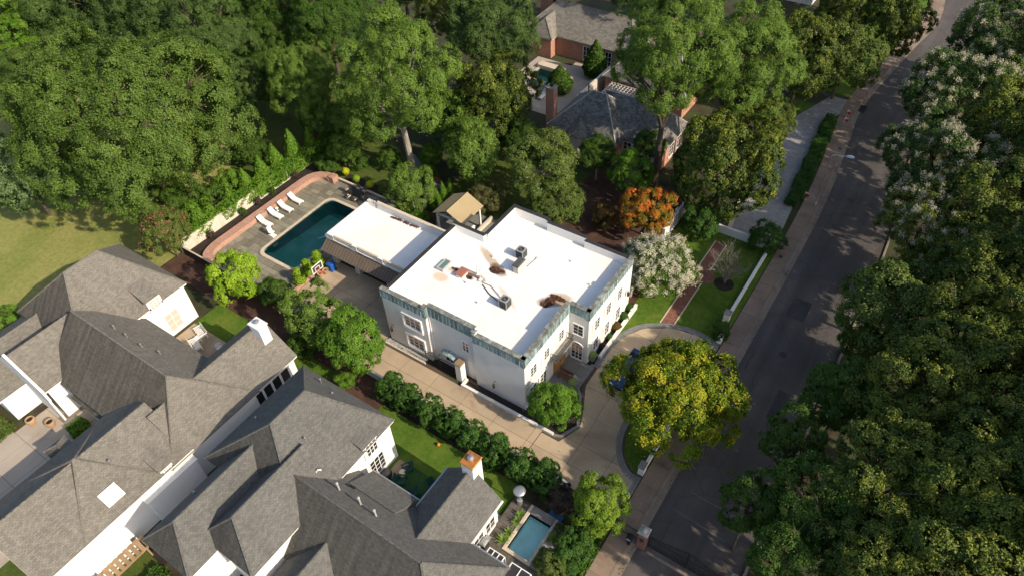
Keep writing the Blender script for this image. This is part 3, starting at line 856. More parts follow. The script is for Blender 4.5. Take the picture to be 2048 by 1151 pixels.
for (ax, ay), (bx_, by), zt, cop in segs:
    d = Vector((bx_-ax, by-ay)); L_ = d.length; d.normalize(); nn = Vector((d.y, -d.x))  # outward (CCW plan)
    inn = -nn
    p0, p1 = Vector((ax, ay)), Vector((bx_, by))
    th = .32
    if L_ > .6:
        e0, e1 = p0-d*.0+inn*0, p1
        poly = [tuple(p0+nn*0), tuple(p1), tuple(p1+inn*th), tuple(p0+inn*th)]
        MB().prism(poly, RZ, zt-.09).build('parapet', 'roof_white' if not cop else 'roof_white', H)
    else:
        poly = [tuple(p0), tuple(p1), tuple(p1+inn*th), tuple(p0+inn*th)]
        MB().prism(poly, RZ, zt-.1).build('parapet', 'roof_white', H)
    capw = .36 if cop else .30
    ov = .08 if cop else .05
    q = [tuple(p0+nn*ov-d*.03), tuple(p1+nn*ov+d*.03), tuple(p1+inn*capw+d*.03), tuple(p0+inn*capw-d*.03)]
    MB().prism(q, zt-.088, zt+.0).build('parapet_cap', 'copper_aged_top' if cop else 'dark_metal', H)
    if cop and L_ > .3:
        n = max(1, round(L_/.42)); w = L_/n
        z0 = 5.88
        for k in range(n):
            a = p0+d*(k*w+.02); b = p0+d*((k+1)*w-.02)
            pn = MB()
            o0, o1 = nn*.07, nn*.03
            A0, B0 = a+o0, b+o0
            A1, B1 = a+o1, b+o1
            ai, bi = a+nn*.004, b+nn*.004
            pn.face([(A0.x, A0.y, z0), (B0.x, B0.y, z0), (B1.x, B1.y, zt-.09), (A1.x, A1.y, zt-.09)])
            pn.face([(ai.x, ai.y, z0), (bi.x, bi.y, z0), (B0.x, B0.y, z0), (A0.x, A0.y, z0)])
            pn.face([(ai.x, ai.y, z0), (A0.x, A0.y, z0), (A1.x, A1.y, zt-.09), (ai.x, ai.y, zt-.09)])
            pn.face([(B0.x, B0.y, z0), (bi.x, bi.y, z0), (bi.x, bi.y, zt-.09), (B1.x, B1.y, zt-.09)])
            pn.build('copper_panel', 'copper_patina', H)
            # standing seam between panels
            s0 = p0+d*(k*w); 
            se = MB()
            u = d*.016
            for sgn in (1,):
                f = [s0-u+nn*.105, s0+u+nn*.105, s0+u+nn*.065, s0-u+nn*.065]
                se.face([(f[0].x, f[0].y, z0), (f[1].x, f[1].y, z0), (f[2].x, f[2].y, zt-.09), (f[3].x, f[3].y, zt-.09)])
                g = [s0-u+nn*.03, s0+u+nn*.03]
                se.face([(g[0].x, g[0].y, z0), (f[0].x, f[0].y, z0), (f[3].x, f[3].y, zt-.09), (g[0].x, g[0].y, zt-.09)])
                se.face([(f[1].x, f[1].y, z0), (g[1].x, g[1].y, z0), (g[1].x, g[1].y, zt-.09), (f[2].x, f[2].y, zt-.09)])
            se.build('seam', 'seam_pale', H)
# windows of the shaded garden side
def bigwin(x0, x1, z0, z1):
    f = window(H, 'y', 28.0, x0, x1, z0, z1, 3, 3, -1, blind='blind')
    s = MB()
    s.box(x0-.3, x0-.1, 27.86, 28.0, z0-.3, z1+.3).box(x1+.1, x1+.3, 27.86, 28.0, z0-.3, z1+.3).box(x0-.1, x1+.1, 27.86, 28.0, z1+.1, z1+.3).box(x0-.1, x1+.1, 27.84, 28.0, z0-.34, z0-.14)
    s.build('surround', 'white_paint', f)
bigwin(-31.95, -30.3, 3.65, 4.85)
bigwin(-31.95, -30.3, .95, 2.2)
window(H, 'y', 28.4, -25.95, -25.35, 3.5, 4.7, 2, 3, -1, blind='blind')
f = window(H, 'y', 28.4, -28.1, -26.8, .75, 1.7, 3, 2, -1, arch=.35)
# arched copper hood above that window
hb = MB(); n = 10
for k in range(n):
    a0, a1 = math.pi*k/n, math.pi*(k+1)/n
    def P(a, r, y): return (-27.45-r*math.cos(a), y, 1.75+r*.62*math.sin(a))
    hb.face([P(a0, 1.0, 27.75), P(a1, 1.0, 27.75), P(a1, .98, 28.4), P(a0, .98, 28.4)])
    hb.face([P(a0, .86, 27.75), P(a1, .86, 27.75), P(a1, 1.0, 27.75), P(a0, 1.0, 27.75)])
    hb.face([P(a1, .86, 27.75), P(a0, .86, 27.75), P(a0, .86, 28.4), P(a1, .86, 28.4)])
hb.build('window_hood', 'copper_patina', H)
# wall of the entrance recess: french door with arched head, window above
window(H, 'y', 35.13, -19.0, -18.1, 3.45, 4.65, 2, 3, -1)
window(H, 'y', 35.13, -19.08, -18.05, .2, 2.0, 3, 4, -1, arch=.4, blind='blind')
# sunlit street side
for y0, y1, z0, z1 in ((33.35, 34.05, 3.6, 4.75), (31.0, 31.7, 3.6, 4.75), (28.9, 29.7, 3.6, 4.75), (30.4, 31.2, .7, 2.2), (28.8, 29.6, .7, 2.2)):
    window(H, 'x', -19.45, y0, y1, z0, z1, 2, 3, 1, shutter=True)
for y0, y1, z0, z1 in ((36.2, 36.95, .7, 2.2), (38.3, 39.0, .7, 2.2), (40.4, 41.1, .7, 2.2), (36.2, 36.95, 3.4, 4.7), (38.3, 39.0, 3.4, 4.7), (40.4, 41.1, 3.4, 4.7)):
    window(H, 'x', -17.55, y0, y1, z0, z1, 2, 3, 1, shutter=True)
# front door of orange wood under the balcony
d_ = MB().box(-19.45, -19.36, 32.55, 34.5, 0, 2.45).build('door', 'wood_orange', H)
for k in range(4): MB().box(-19.36, -19.33, 32.65+k*.46, 33.0+k*.46, .3, 2.2).build('door_panel', 'wood_orange', d_)
MB().lathe(-19.31, 33.5, [(.04, 1.0), (.04, 1.1)], 8).build('handle', 'dark_metal', d_)
b_ = MB().box(-19.45, -18.75, 31.9, 34.75, 2.75, 2.9).build('balcony', 'stone_grey', H)
rl = MB()
for y in np.arange(31.95, 34.75, .16): rl.tube([(-18.79, y, 2.9), (-18.79, y, 3.6)], .014, 4)
for x in np.arange(-19.4, -18.8, .16): rl.tube([(x, 31.95, 2.9), (x, 31.95, 3.6)], .014, 4).tube([(x, 34.7, 2.9), (x, 34.7, 3.6)], .014, 4)
rl.tube([(-19.45, 31.95, 3.62), (-18.79, 31.95, 3.62), (-18.79, 34.7, 3.62), (-19.45, 34.7, 3.62)], .03, 5)
rl.tube([(-19.45, 31.95, 3.0), (-18.79, 31.95, 3.0), (-18.79, 34.7, 3.0), (-19.45, 34.7, 3.0)], .02, 5)
rl.build('balcony_railing', 'iron', b_)
for y in (32.1, 33.1, 34.2): MB().prism([(-19.45, y), (-18.85, y), (-18.85, y+.12), (-19.45, y+.12)], 2.45, 2.75).build('bracket', 'stone_grey', b_)
for x, z in ((-33.7, 2.0), (-22.4, 1.6)):
    ln = MB(); ln.tube([(x, 28.0, z+.45), (x, 27.72, z+.62), (x, 27.66, z+.4)], .025, 5); ln.lathe(x, 27.66, [(.02, z+.42), (.13, z+.3), (.11, z-.1), (.03, z-.2)], 6)
    ln.build('wall_lantern', 'iron', H)
ln = MB(); ln.lathe(-17.3, 42.2, [(.02, 3.2), (.13, 3.05), (.11, 2.65), (.03, 2.55)], 6); ln.tube([(-17.55, 42.2, 3.1), (-17.3, 42.2, 3.3), (-17.3, 42.2, 3.15)], .025, 5); ln.build('wall_lantern', 'iron', H)
MB().tube([(-29.33, 28.33, 0), (-29.33, 28.33, 5.6)], .06, 6).build('downpipe', 'white_paint', H)
# wing wall continuing behind the flowering shrub
t = thing('garden_wall', 'white stuccoed wall with buttresses joining the house behind the white flowering shrub', 'wall', (-18.2, 46, 0))
MB().box(-18.5, -18.15, 43.12, 50.5, -.1, 2.2).build('wall_panel', 'stucco', t)
for y in (44.5, 46.5, 48.5): MB().box(-18.15, -17.95, y, y+.35, -.1, 1.9).build('buttress', 'stucco', t)

# ---- rooftop equipment
def condenser(name, label, x, y, rz):
    t = thing(name, label, 'air conditioner', (x, y, RZ), None, 1e-9)
    t.rotation_euler.z = rz
    s = .40
    MB().bbox(-s, s, -s, s, .0, .06).build('base_pan', 'ac_grey', t)
    MB().box(-s+.03, s-.03, -s+.03, s-.03, .06, .88).build('coil', 'ac_dark', t)
    for sx in (-1, 1):
        for sy in (-1, 1):
            MB().obox((sx*(s-.02), sy*(s-.02), .47), (.07, .07, .84)).build('corner_post', 'ac_grey', t)
    lv = MB()
    for k in range(9):
        z = .12+k*.085
        lv.box(-s+.05, s-.05, -s+.012, -s+.03, z, z+.02).box(-s+.05, s-.05, s-.03, s-.012, z, z+.02).box(-s+.012, -s+.03, -s+.05, s-.05, z, z+.02).box(s-.03, s-.012, -s+.05, s-.05, z, z+.02)
    lv.build('louvres', 'ac_dark', t)
    top = MB(); n = 20; r0 = .30
    import_pts = []
    for k in range(n):
        a0, a1 = 2*math.pi*k/n, 2*math.pi*(k+1)/n
        def sq(a):
            c, s_ = math.cos(a), math.sin(a); m_ = max(abs(c), abs(s_)); q = min(s/m_, s*1.28); return (c*q, s_*q)
        o0, o1 = sq(a0), sq(a1); i0_, i1_ = (r0*math.cos(a0), r0*math.sin(a0)), (r0*math.cos(a1), r0*math.sin(a1))
        top.face([(*o0, .94), (*o1, .94), (*i1_, .95), (*i0_, .95)])
        top.face([(*o0, .88), (*o1, .88), (*o1, .94), (*o0, .94)])
        top.face([(*i0_, .95), (*i1_, .95), (*i1_, .80), (*i0_, .80)])
    top.build('top_cover', 'ac_grey', t)
    fb = MB()
    for k in range(4):
        a = k*math.pi/2+.4
        fb.obox((.14*math.cos(a), .14*math.sin(a), .84), (.26, .10, .012), a, .35)
    fb.lathe(0, 0, [(.07, .80), (.07, .9), (.0, .92)], 10)
    fb.build('fan', 'ac_grey', t)
    gr = MB()
    for r in (.1, .16, .22, .28):
        gr.tube([(r*math.cos(a), r*math.sin(a), .96) for a in np.linspace(0, 2*math.pi, 17)], .006, 4, False)
    gr.build('fan_guard', 'iron', t)
    return t
condenser('air_conditioner', 'grey air conditioner standing alone on the white roof with lines to its back', -24.55, 32.85, .0)
condenser('air_conditioner', 'grey air conditioner behind the small pink chimney on the white roof', -26.75, 38.75, .0)
o = MB(); o.tube([(-27.9, 34.1, 5.75), (-27.0, 34.15, 5.76), (-26.0, 33.7, 5.78), (-25.2, 33.3, 5.78), (-24.9, 33.0, 5.9)], .03, 5); o = o.build('refrigerant_line', 'wood_brown'); tag(o, 'thin brown refrigerant line running to the lone roof air conditioner', 'pipe')
o = MB(); o.tube([(-27.7, 33.9, 5.75), (-26.6, 33.3, 5.76), (-25.6, 33.0, 5.78), (-24.95, 32.75, 5.9)], .045, 5); o = o.build('refrigerant_line', 'plastic_black'); tag(o, 'black insulated refrigerant line on the roof with a kink', 'pipe')
t = thing('roof_chimney', 'squat pinkish chimney with dark cap on the white flat roof', 'chimney', (-25.97, 37.2, RZ))
MB().box(-26.22, -25.72, 36.65, 37.75, RZ-.05, 6.55).build('stack', 'chim_pink', t)
MB().bbox(-26.3, -25.64, 36.57, 37.83, 6.55, 6.72, .05).build('cap', 'ac_dark', t)
t = thing('skylight', 'rectangular green glass skylight with pale frame on white roof', 'skylight', (-32.05, 34, RZ))
MB().box(-32.42, -31.68, 33.28, 33.4, RZ-.02, 5.98).box(-32.42, -31.68, 34.55, 34.67, RZ-.02, 5.98).box(-32.42, -32.3, 33.4, 34.55, RZ-.02, 5.98).box(-31.8, -31.68, 33.4, 34.55, RZ-.02, 5.98).build('frame', 'pipe_grey', t)
MB().box(-32.3, -31.8, 33.4, 34.55, RZ, 5.93).build('pane', 'glass_teal', t)
t = thing('roof_hatch', 'red-brown square roof hatch on white curb', 'hatch', (-30, 33.95, RZ))
MB().box(-30.35, -29.65, 33.5, 34.4, RZ-.02, 6.0).build('curb', 'white_paint', t)
MB().bbox(-30.42, -29.58, 33.43, 34.47, 6.0, 6.12, .03).build('lid', 'hatch_red', t)
def vent(name, label, pts, r, mat='pipe_white', flare=True):
    t = thing(name, label, 'vent pipe', pts[0])
    MB().tube(pts, r, 8).build('pipe', mat, t)
    if flare: MB().lathe(pts[0][0], pts[0][1], [(r*3, pts[0][2]-.01), (r*3, pts[0][2]+.02), (r*1.1, pts[0][2]+.12)], 10).build('flashing', 'pipe_white', t)
    return t
vent('vent_pipe', 'tall straight white vent pipe beside the red roof hatch', [(-28.85, 34.75, RZ), (-28.85, 34.75, 6.9)], .06)
vent('vent_pipe', 'white gooseneck vent pipe on the roof near the red hatch', [(-28.25, 34.35, RZ), (-28.25, 34.35, 6.7), (-28.2, 34.42, 6.95), (-28.05, 34.55, 7.05), (-27.9, 34.66, 6.98)], .07)
vent('vent_pipe', 'short stub vent between hatch and gooseneck pipe', [(-28.75, 34.0, RZ), (-28.75, 34.0, 6.05)], .09, 'pipe_grey')
vent('vent_pipe', 'small white vent cap in front of the red hatch', [(-29.05, 33.35, RZ), (-29.05, 33.35, 5.95)], .07)
vent('vent_pipe', 'small white vent in the roof middle behind the leaf heap', [(-28.9, 37.3, RZ), (-28.9, 37.3, 5.95)], .06)
vent('vent_pipe', 'small white roof vent left of the lone air conditioner', [(-26.75, 31.9, RZ), (-26.75, 31.9, 5.95)], .06)
vent('vent_pipe', 'low grey pipe elbow lying right of the pink chimney', [(-25.55, 37.9, RZ+.03), (-25.4, 39.1, RZ+.03), (-25.38, 39.4, RZ+.12)], .05, 'pipe_grey', False)
vent('vent_pipe', 'small white roof vent at the far right part of the roof', [(-22.5, 40.6, RZ), (-22.5, 40.6, 5.93)], .05)
vent('vent_pipe', 'small white roof vent near the street side parapet', [(-19.6, 38.9, RZ), (-19.6, 38.9, 5.93)], .05)
def heap(label, blobs, seed):
    r = np.random.default_rng(seed); mb = MB()
    for (x, y, rx, ry, h, n) in blobs:
        for _ in range(n):
            a, q = r.uniform(0, 6.28), math.sqrt(r.random())
            px_, py_ = x+rx*q*math.cos(a), y+ry*q*math.sin(a)
            mb.obox((px_, py_, RZ+.01+h*(1-q)*r.random()), (.14*r.uniform(.6, 1.4), .10, .012), r.uniform(0, 6.28), r.uniform(-.7, .7), r.uniform(-.7, .7))
    o = mb.build('leaf_heap', 'leaf_debris'); tag(o, label, 'leaf heap')
    o['kind'] = 'stuff'
heap('heap of brown rotting leaves on the roof beside the tan stain', [(-27.75, 36.0, .55, .38, .25, 420), (-27.2, 36.2, .35, .12, .06, 60)], 3)
heap('scattered brown leaf heap on the street side of the roof', [(-21.55, 35.35, .42, .5, .2, 330), (-21.1, 36.05, .8, .25, .1, 200), (-21.75, 34.75, .4, .25, .1, 140)], 4)
heap('small strip of leaves and grit by the red roof hatch', [(-29.2, 34.0, .35, .18, .05, 70), (-31.0, 34.2, .35, .1, .04, 60)], 5)

# ---------------------------------------------------------------- flat roofed pool house
PH = thing('pool_house', 'low white flat-roofed pool house and garage with brown metal awning', 'pool house', (-40.5, 36, 0))
php = [(-46.6, 32.75), (-34.42, 32.75), (-34.42, 39.15), (-46.6, 39.15)]
MB().box(-46.55, -46.2, 33.0, 39.1, -.05, 3.4).box(-46.2, -34.45, 38.8, 39.1, -.05, 3.4).box(-46.2, -34.45, 33.6, 33.75, -.05, 3.4).build('wall', 'stucco', PH)
for x0, x1 in ((-46.55, -45.9), (-43.35, -42.75), (-39.05, -38.5), (-35.2, -34.45)):
    MB().box(x0, x1, 32.8, 33.6, -.05, 3.4).build('pier', 'stucco', PH)
for x0, x1 in ((-45.9, -43.35), (-42.75, -39.05), (-38.5, -35.2)):
    g = MB().box(x0, x1, 33.4, 33.5, 0, 2.3).build('garage_door', 'garage_grey', PH)
    for k in range(4): MB().box(x0+.05, x1-.05, 33.36, 33.4, .06+k*.56, .54+k*.56).build('door_panel', 'garage_grey', g)
    MB().box(x0, x1, 33.2, 33.6, 2.3, 3.4).build('lintel', 'stucco', PH)
MB().box(-46.6, -34.42, 32.75, 39.15, 3.4, 3.5).build('flat_roof', 'roof_white', PH)
MB().box(-46.6, -46.3, 32.75, 39.15, 3.5, 3.8).build('parapet', 'roof_white', PH)
MB().box(-46.3, -45.25, 38.85, 39.15, 3.5, 4.15).build('parapet', 'roof_white', PH)
MB().box(-45.0, -34.45, 38.85, 39.15, 3.5, 4.3).build('parapet', 'stucco', PH)
MB().box(-45.02, -34.45, 38.82, 39.18, 4.302, 4.35).build('parapet_cap', 'coping', PH)
for x0, x1 in ((-46.3, -45.45), (-42.9, -42.3), (-39.5, -38.9), (-35.4, -34.45)):
    MB().box(x0, x1, 32.76, 33.05, 3.5, 4.05).build('pier_block', 'stucco', PH)
for x0, x1 in ((-45.45, -42.9), (-42.3, -39.5), (-38.9, -35.4)):
    rl = MB().box(x0, x1, 32.8, 32.98, 3.95, 4.05).build('balustrade_rail', 'coping', PH)
    MB().box(x0, x1, 32.8, 32.98, 3.5, 3.56).build('balustrade_foot', 'stucco', PH)
    n = int((x1-x0)/.19)
    ms = UNIT.setdefault('bal', MB().lathe(0, 0, [(.05, 0), (.05, .05), (.03, .1), (.06, .22), (.03, .34), (.05, .39)], 8).mesh('baluster'))
    for k in range(n): piece('baluster', ms, 'cream_wall', (x0+(k+.5)*(x1-x0)/n, 32.89, 3.56), PH)
aw = MB()
aw.face([(-46.6, 31.75, 2.45), (-34.45, 31.75, 2.45), (-34.45, 32.79, 3.2), (-46.6, 32.79, 3.2)])
aw.face([(-46.6, 31.75, 2.39), (-46.6, 32.79, 3.14), (-34.45, 32.79, 3.14), (-34.45, 31.75, 2.39)])
aw.face([(-46.6, 31.75, 2.39), (-34.45, 31.75, 2.39), (-34.45, 31.75, 2.45), (-46.6, 31.75, 2.45)])
aw.face([(-46.6, 31.75, 2.45), (-46.6, 32.79, 3.2), (-46.6, 32.79, 3.14), (-46.6, 31.75, 2.39)])
awn = aw.build('awning', 'brown_metal', PH)
for k in range(33):
    x = -46.58+k*.378
    MB().face([(x, 31.75, 2.50), (x+.05, 31.75, 2.50), (x+.05, 32.78, 3.245), (x, 32.78, 3.245)]).face([(x+.05, 31.75, 2.45), (x+.05, 32.78, 3.195), (x+.05, 32.78, 3.245), (x+.05, 31.75, 2.5)]).face([(x, 31.75, 2.45), (x, 31.75, 2.5), (x, 32.78, 3.245), (x, 32.78, 3.195)]).face([(x, 31.75, 2.45), (x+.05, 31.75, 2.45), (x+.05, 31.75, 2.5), (x, 31.75, 2.5)]).build('awning_seam', 'brown_metal', awn)
heapb = MB(); rr = np.random.default_rng(8)
for (x, y, n) in ((-42.6, 38.62, 40), (-41.9, 38.66, 60), (-40.9, 38.68, 60), (-40.1, 38.7, 30), (-39.6, 38.72, 25)):
    for _ in range(n): heapb.obox((x+rr.normal(0, .2), y+rr.normal(0, .07), 3.51+rr.random()*.06), (.13, .1, .012), rr.uniform(0, 6), rr.uniform(-.6, .6), 0)
o = heapb.build('leaf_heap', 'leaf_debris'); tag(o, 'row of brown leaf clumps along the back parapet of the pool house roof', 'leaf heap'); o['kind'] = 'stuff'
# spiral railing at the roof gap
t = thing('roof_ladder', 'dark iron ladder with hooped rails behind the pool house roof', 'ladder', (-45.1, 39.4, 0))
for x in (-45.35, -44.9):
    MB().tube([(x, 39.35, 0), (x, 39.35, 4.3), (x, 39.3, 4.75), (x, 39.1, 4.85), (x, 38.9, 4.6), (x, 38.85, 3.9)], .03, 6).build('rail', 'iron', t)
for k in range(13): MB().tube([(-45.35, 39.35, .3+k*.32), (-44.9, 39.35, .3+k*.32)], .02, 5).build('rung', 'iron', t)

# ---------------------------------------------------------------- pool, deck, pool furniture
PX0, PX1, PY0, PY1 = -54.25, -49.15, 29.75, 40.25   # inside edge of the water
def rrect(x0, x1, y0, y1, r, n=6):
    pts = []
    for cx, cy, a0 in ((x1-r, y0+r, -90), (x1-r, y1-r, 0), (x0+r, y1-r, 90), (x0+r, y0+r, 180)):
        for k in range(n+1):
            a = math.radians(a0+90*k/n); pts.append((cx+r*math.cos(a), cy+r*math.sin(a)))
    return pts
inner = rrect(PX0, PX1, PY0, PY1, .75)
outer = rrect(PX0-.38, PX1+.38, PY0-.38, PY1+.38, 1.05)
pool = thing('swimming_pool', 'large dark teal swimming pool with rounded corners beside the pool house', 'swimming pool', (-51.7, 35, 0))
basin = MB(); n = len(inner)
for k in range(n):
    a, b = inner[k], inner[(k+1) % n]
    basin.face([(*b, .05), (*a, .05), (*a, -1.9), (*b, -1.9)])
basin.face([(x, y, -1.9) for x, y in inner])
basin.build('basin', 'pool_deep', pool)
MB().box(PX0+.02, PX1-.02, PY0+.02, PY0+.6, -1.88, -.45).box(PX0+.02, PX1-.02, PY0+.6, PY0+1.0, -1.88, -.75).box(PX0+.02, PX1-.02, PY0+1.0, PY0+1.4, -1.88, -1.05).build('steps', 'pool_teal', pool)
MB().face([(PX0+.03, PY0+1.4, -1.15), (PX1-.03, PY0+1.4, -1.15), (PX1-.03, PY1-.8, -1.75), (PX0+.03, PY1-.8, -1.75)]).build('sloping_floor', 'pool_teal', pool)
MB().face([(x, y, -.12) for x, y in inner]).build('water', 'water', pool)
# coping stones
for k in range(n):
    seglen = (Vector(outer[k])-Vector(outer[(k+1) % n])).length
    m = max(1, round(seglen/.7))
    for j in range(m):
        def lp(P, t): a, b = Vector(P[k]), Vector(P[(k+1) % n]); return tuple(a+(b-a)*t)
        g = .012/seglen if m > 1 else 0
        poly = [lp(outer, j/m+g), lp(outer, (j+1)/m-g), lp(inner, (j+1)/m-g), lp(inner, j/m+g)]
        MB().prism(poly, -.1, .065).build('coping_stone', 'coping', pool)
deck = struct('pool_deck', MB().prism([(-58.3, 25.3), (-46.6, 25.3), (-46.6, 43.3), (-58.3, 43.3), (-58.3, 36), (outer[14][0], 36)]+[outer[(14-k) % n] for k in range(0, n)]+[(outer[14][0]-.0, 35.999), (-58.3, 35.999)], -.15, .02) if False else MB().box(-59.2, PX0-.38, 25.3, 43.3, -.15, .012).box(PX1+.38, -46.6, 25.3, 43.3, -.15, .012).box(PX0-.38, PX1+.38, 25.3, PY0-.38, -.15, .012).box(PX0-.38, PX1+.38, PY1+.38, 43.3, -.15, .012), 'mortar')
# corner fillets of the deck around the rounded pool
for cx, cy, sx, sy in ((PX0-.38, PY0-.38, 1, 1), (PX1+.38, PY0-.38, -1, 1), (PX0-.38, PY1+.38, 1, -1), (PX1+.38, PY1+.38, -1, -1)):
    poly = [(cx, cy)]+[(cx+sx*(1.05-1.05*math.sin(a)), cy+sy*(1.05-1.05*math.cos(a))) for a in np.linspace(0, math.pi/2, 7)]
    MB().prism(poly, -.15, .035).build('corner_slab', 'slab_slate', deck)
cnt = 0
for i, (x0, x1, y0, y1) in enumerate(((-58.6, PX0-.4, 25.4, 43.2), (PX0-.4, PX1+.4, 25.4, PY0-.4), (PX0-.4, PX1+.4, PY1+.4, 43.2), (PX1+.4, -46.7, 25.4, 43.2))):
    for r_ in ashlar(x0, x1, y0, y1, .5, .95, .65, 1.35, .03, 11+i):
        cx, cy = (r_[0]+r_[1])/2, (r_[2]+r_[3])/2
        if cx > -46.6 or (i == 3 and 33 < cy < 38.9 and cx > -46.5): continue
        rect_piece('stone_slab', 'slab_slate', *r_, -.05, .032+rnd.uniform(0, .008), deck); cnt += 1
# curved brick seat wall
BW = spline([(-57.3, 25.75), (-58.35, 26.2), (-58.85, 27.6), (-58.88, 30), (-58.88, 36), (-58.88, 40.6), (-58.5, 42.1), (-57.6, 42.85), (-56.6, 42.95)], 6)
t = thing('brick_seat_wall', 'long low pink brick wall curving around the end of the pool terrace', 'wall', (-58.9, 34, 0))
stripmb(BW, .48, -.48, -.1, .52).build('wall_body', 'seat_brick', t)
stripmb(BW, .52, -.52, .522, .60).build('coping_course', 'seat_brick', t)
MB().box(-56.6, -55.85, 42.5, 43.4, -.1, .85).build('end_pier', 'seat_brick', t)
sheet('planting_bed', [(-61.1, 25.5), (-58.6, 25.5), (-59.35, 27.6), (-59.35, 41), (-58.6, 43.2), (-58.6, 46), (-61.1, 46)], .05, 'dark_mulch')
t = thing('boundary_wall', 'long cream rendered boundary wall with ivy behind the pool', 'wall', (-61.35, 40, 0))
for k in range(11):
    y = 25.4+k*2.5
    MB().box(-61.5, -61.2, y, y+2.47, -.1, 1.55+.02*(k % 2)).build('wall_panel', 'cream_wall', t)
    MB().box(-61.53, -61.17, y+2.38, y+2.5, -.1, 1.66).build('pilaster', 'cream_wall', t)
MB().box(-61.53, -61.15, 25.15, 25.4, -.1, 1.66).build('pilaster', 'cream_wall', t)
t = thing('timber_fence', 'dark timber fence with pale capping along the mulch bed south of the pool', 'fence', (-54, 25.2, 0))
for k in range(60):
    x = -61.1+k*.25
    rect_piece('fence_board', 'wood_dark', x, x+.235, 25.13, 25.17, -.05, 1.1, t)
MB().box(-61.15, -46.2, 25.08, 25.24, 1.1, 1.2).build('capping', 'coping', t)
t = thing('garden_kerb_wall', 'low pale stone wall between pool terrace and the shaded garden', 'wall', (-51, 43.4, 0))
MB().box(-55.85, -46.2, 43.3, 43.5, -.1, .32).build('wall_body', 'stone_grey', t)
MB().box(-55.87, -46.2, 43.27, 43.53, .321, .38).build('coping', 'coping', t)

def lounger_proto():
    t = thing('sun_lounger', '', 'sun lounger', (0, 0, 0), 'sun loungers by the pool', 1e-9)
    MB().obox((.35, -.31, .28), (1.3, .05, .05)).obox((.35, .31, .28), (1.3, .05, .05)).obox((.98, 0, .28), (.05, .62, .05)).obox((-.3, 0, .28), (.05, .62, .05)).build('frame', 'fabric_white', t)
    for x in (-.28, .92):
        for y in (-.3, .3): MB().box(x-.025, x+.025, y-.025, y+.025, 0.03, .27).build('leg', 'fabric_white', t)
    MB().obox((.35, 0, .345), (1.32, .60, .07)).build('seat_cushion', 'fabric_white', t)
    MB().obox((-.62, 0, .58), (.78, .60, .07), 0, 0, .66).build('back_cushion', 'fabric_white', t)
    MB().tube([(-.85, -.28, .74), (-.6, -.28, .05)], .018, 5).tube([(-.85, .28, .74), (-.6, .28, .05)], .018, 5).build('back_support', 'fabric_white', t)
    return t
LP = lounger_proto()
spots = [(-57.35, 37.85, -.02, 'white sun lounger nearest the garden end of the pool'), (-57.25, 36.2, -.03, 'white sun lounger second from the garden end of the pool row'), (-57.3, 34.75, 0, 'white sun lounger third from the garden end of the pool row'), (-57.3, 33.15, -.01, 'white sun lounger next to the white pool lift')]
for i, (x, y, a, lab) in enumerate(spots):
    if i == 0:
        LP.location = (x, y, .04); LP.rotation_euler.z = a; LP['label'] = lab
    else: dup(LP, (x, y, .04), a, lab)
t = thing('side_table', 'tiny white side table between two sun loungers', 'table', (-57.9, 35.5, .04))
MB().lathe(-57.9, 35.5, [(.2, .42), (.2, .46), (0, .465)], 14).build('table_top', 'fabric_white', t); MB().lathe(-57.9, 35.5, [(.15, .04), (.03, .08), (.03, .42)], 10).build('pedestal', 'fabric_white', t)
t = thing('pool_lift', 'white pool lift chair at the pool edge beside the loungers', 'pool lift', (-55.2, 32.2, .04))
MB().bbox(-55.55, -54.75, 31.95, 32.45, .07, .22).build('base', 'fabric_white', t)
MB().box(-55.35, -55.15, 32.1, 32.3, .22, 1.2).build('mast', 'fabric_white', t)
MB().obox((-55.35, 32.2, .95), (.12, .5, .7), 0, 0, -.15).build('seat_back', 'fabric_white', t)
MB().obox((-55.1, 32.2, .6), (.45, .5, .08)).build('seat', 'fabric_white', t)
# dining table and six chairs
t = thing('dining_table', 'dark rectangular patio dining table by the garden wall', 'table', (-51.9, 42.2, .04))
MB().bbox(-52.85, -50.95, 41.7, 42.65, .72, .77).build('table_top', 'dark_metal', t)
for x in (-52.7, -51.1):
    for y in (41.82, 42.53): MB().box(x-.03, x+.03, y-.03, y+.03, .04, .72).build('leg', 'dark_metal', t)
def chair_proto():
    t = thing('patio_chair', '', 'chair', (0, 0, 0), 'chairs around the patio dining table', 1e-9)
    MB().bbox(-.25, .25, -.25, .25, .40, .46).build('seat', 'fabric_cream', t)
    MB().obox((0, -.27, .68), (.5, .04, .45), 0, .15).build('backrest', 'brown_metal', t)
    for x in (-.22, .22):
        for y in (-.22, .22): MB().box(x-.02, x+.02, y-.02, y+.02, 0, .4).build('leg', 'brown_metal', t)
        MB().obox((x*1.14, 0, .62), (.04, .5, .03)).build('armrest', 'brown_metal', t)
    return t
CP = chair_proto()
ch = [(-52.4, 41.4, 0, 'patio chair on the pool side of the dining table, left one'), (-51.4, 41.4, 0, 'patio chair on the pool side of the dining table, right one'), (-52.4, 42.95, math.pi, 'patio chair on the wall side of the dining table, left one'), (-51.4, 42.95, math.pi, 'patio chair on the wall side of the dining table, right one'), (-53.2, 42.2, -math.pi/2, 'patio chair at the left head of the dining table'), (-50.6, 42.2, math.pi/2, 'patio chair at the right head of the dining table')]
for i, (x, y, a, lab) in enumerate(ch):
    if i == 0: CP.location = (x, y, .04); CP['label'] = lab
    else: dup(CP, (x, y, .04), a, lab)
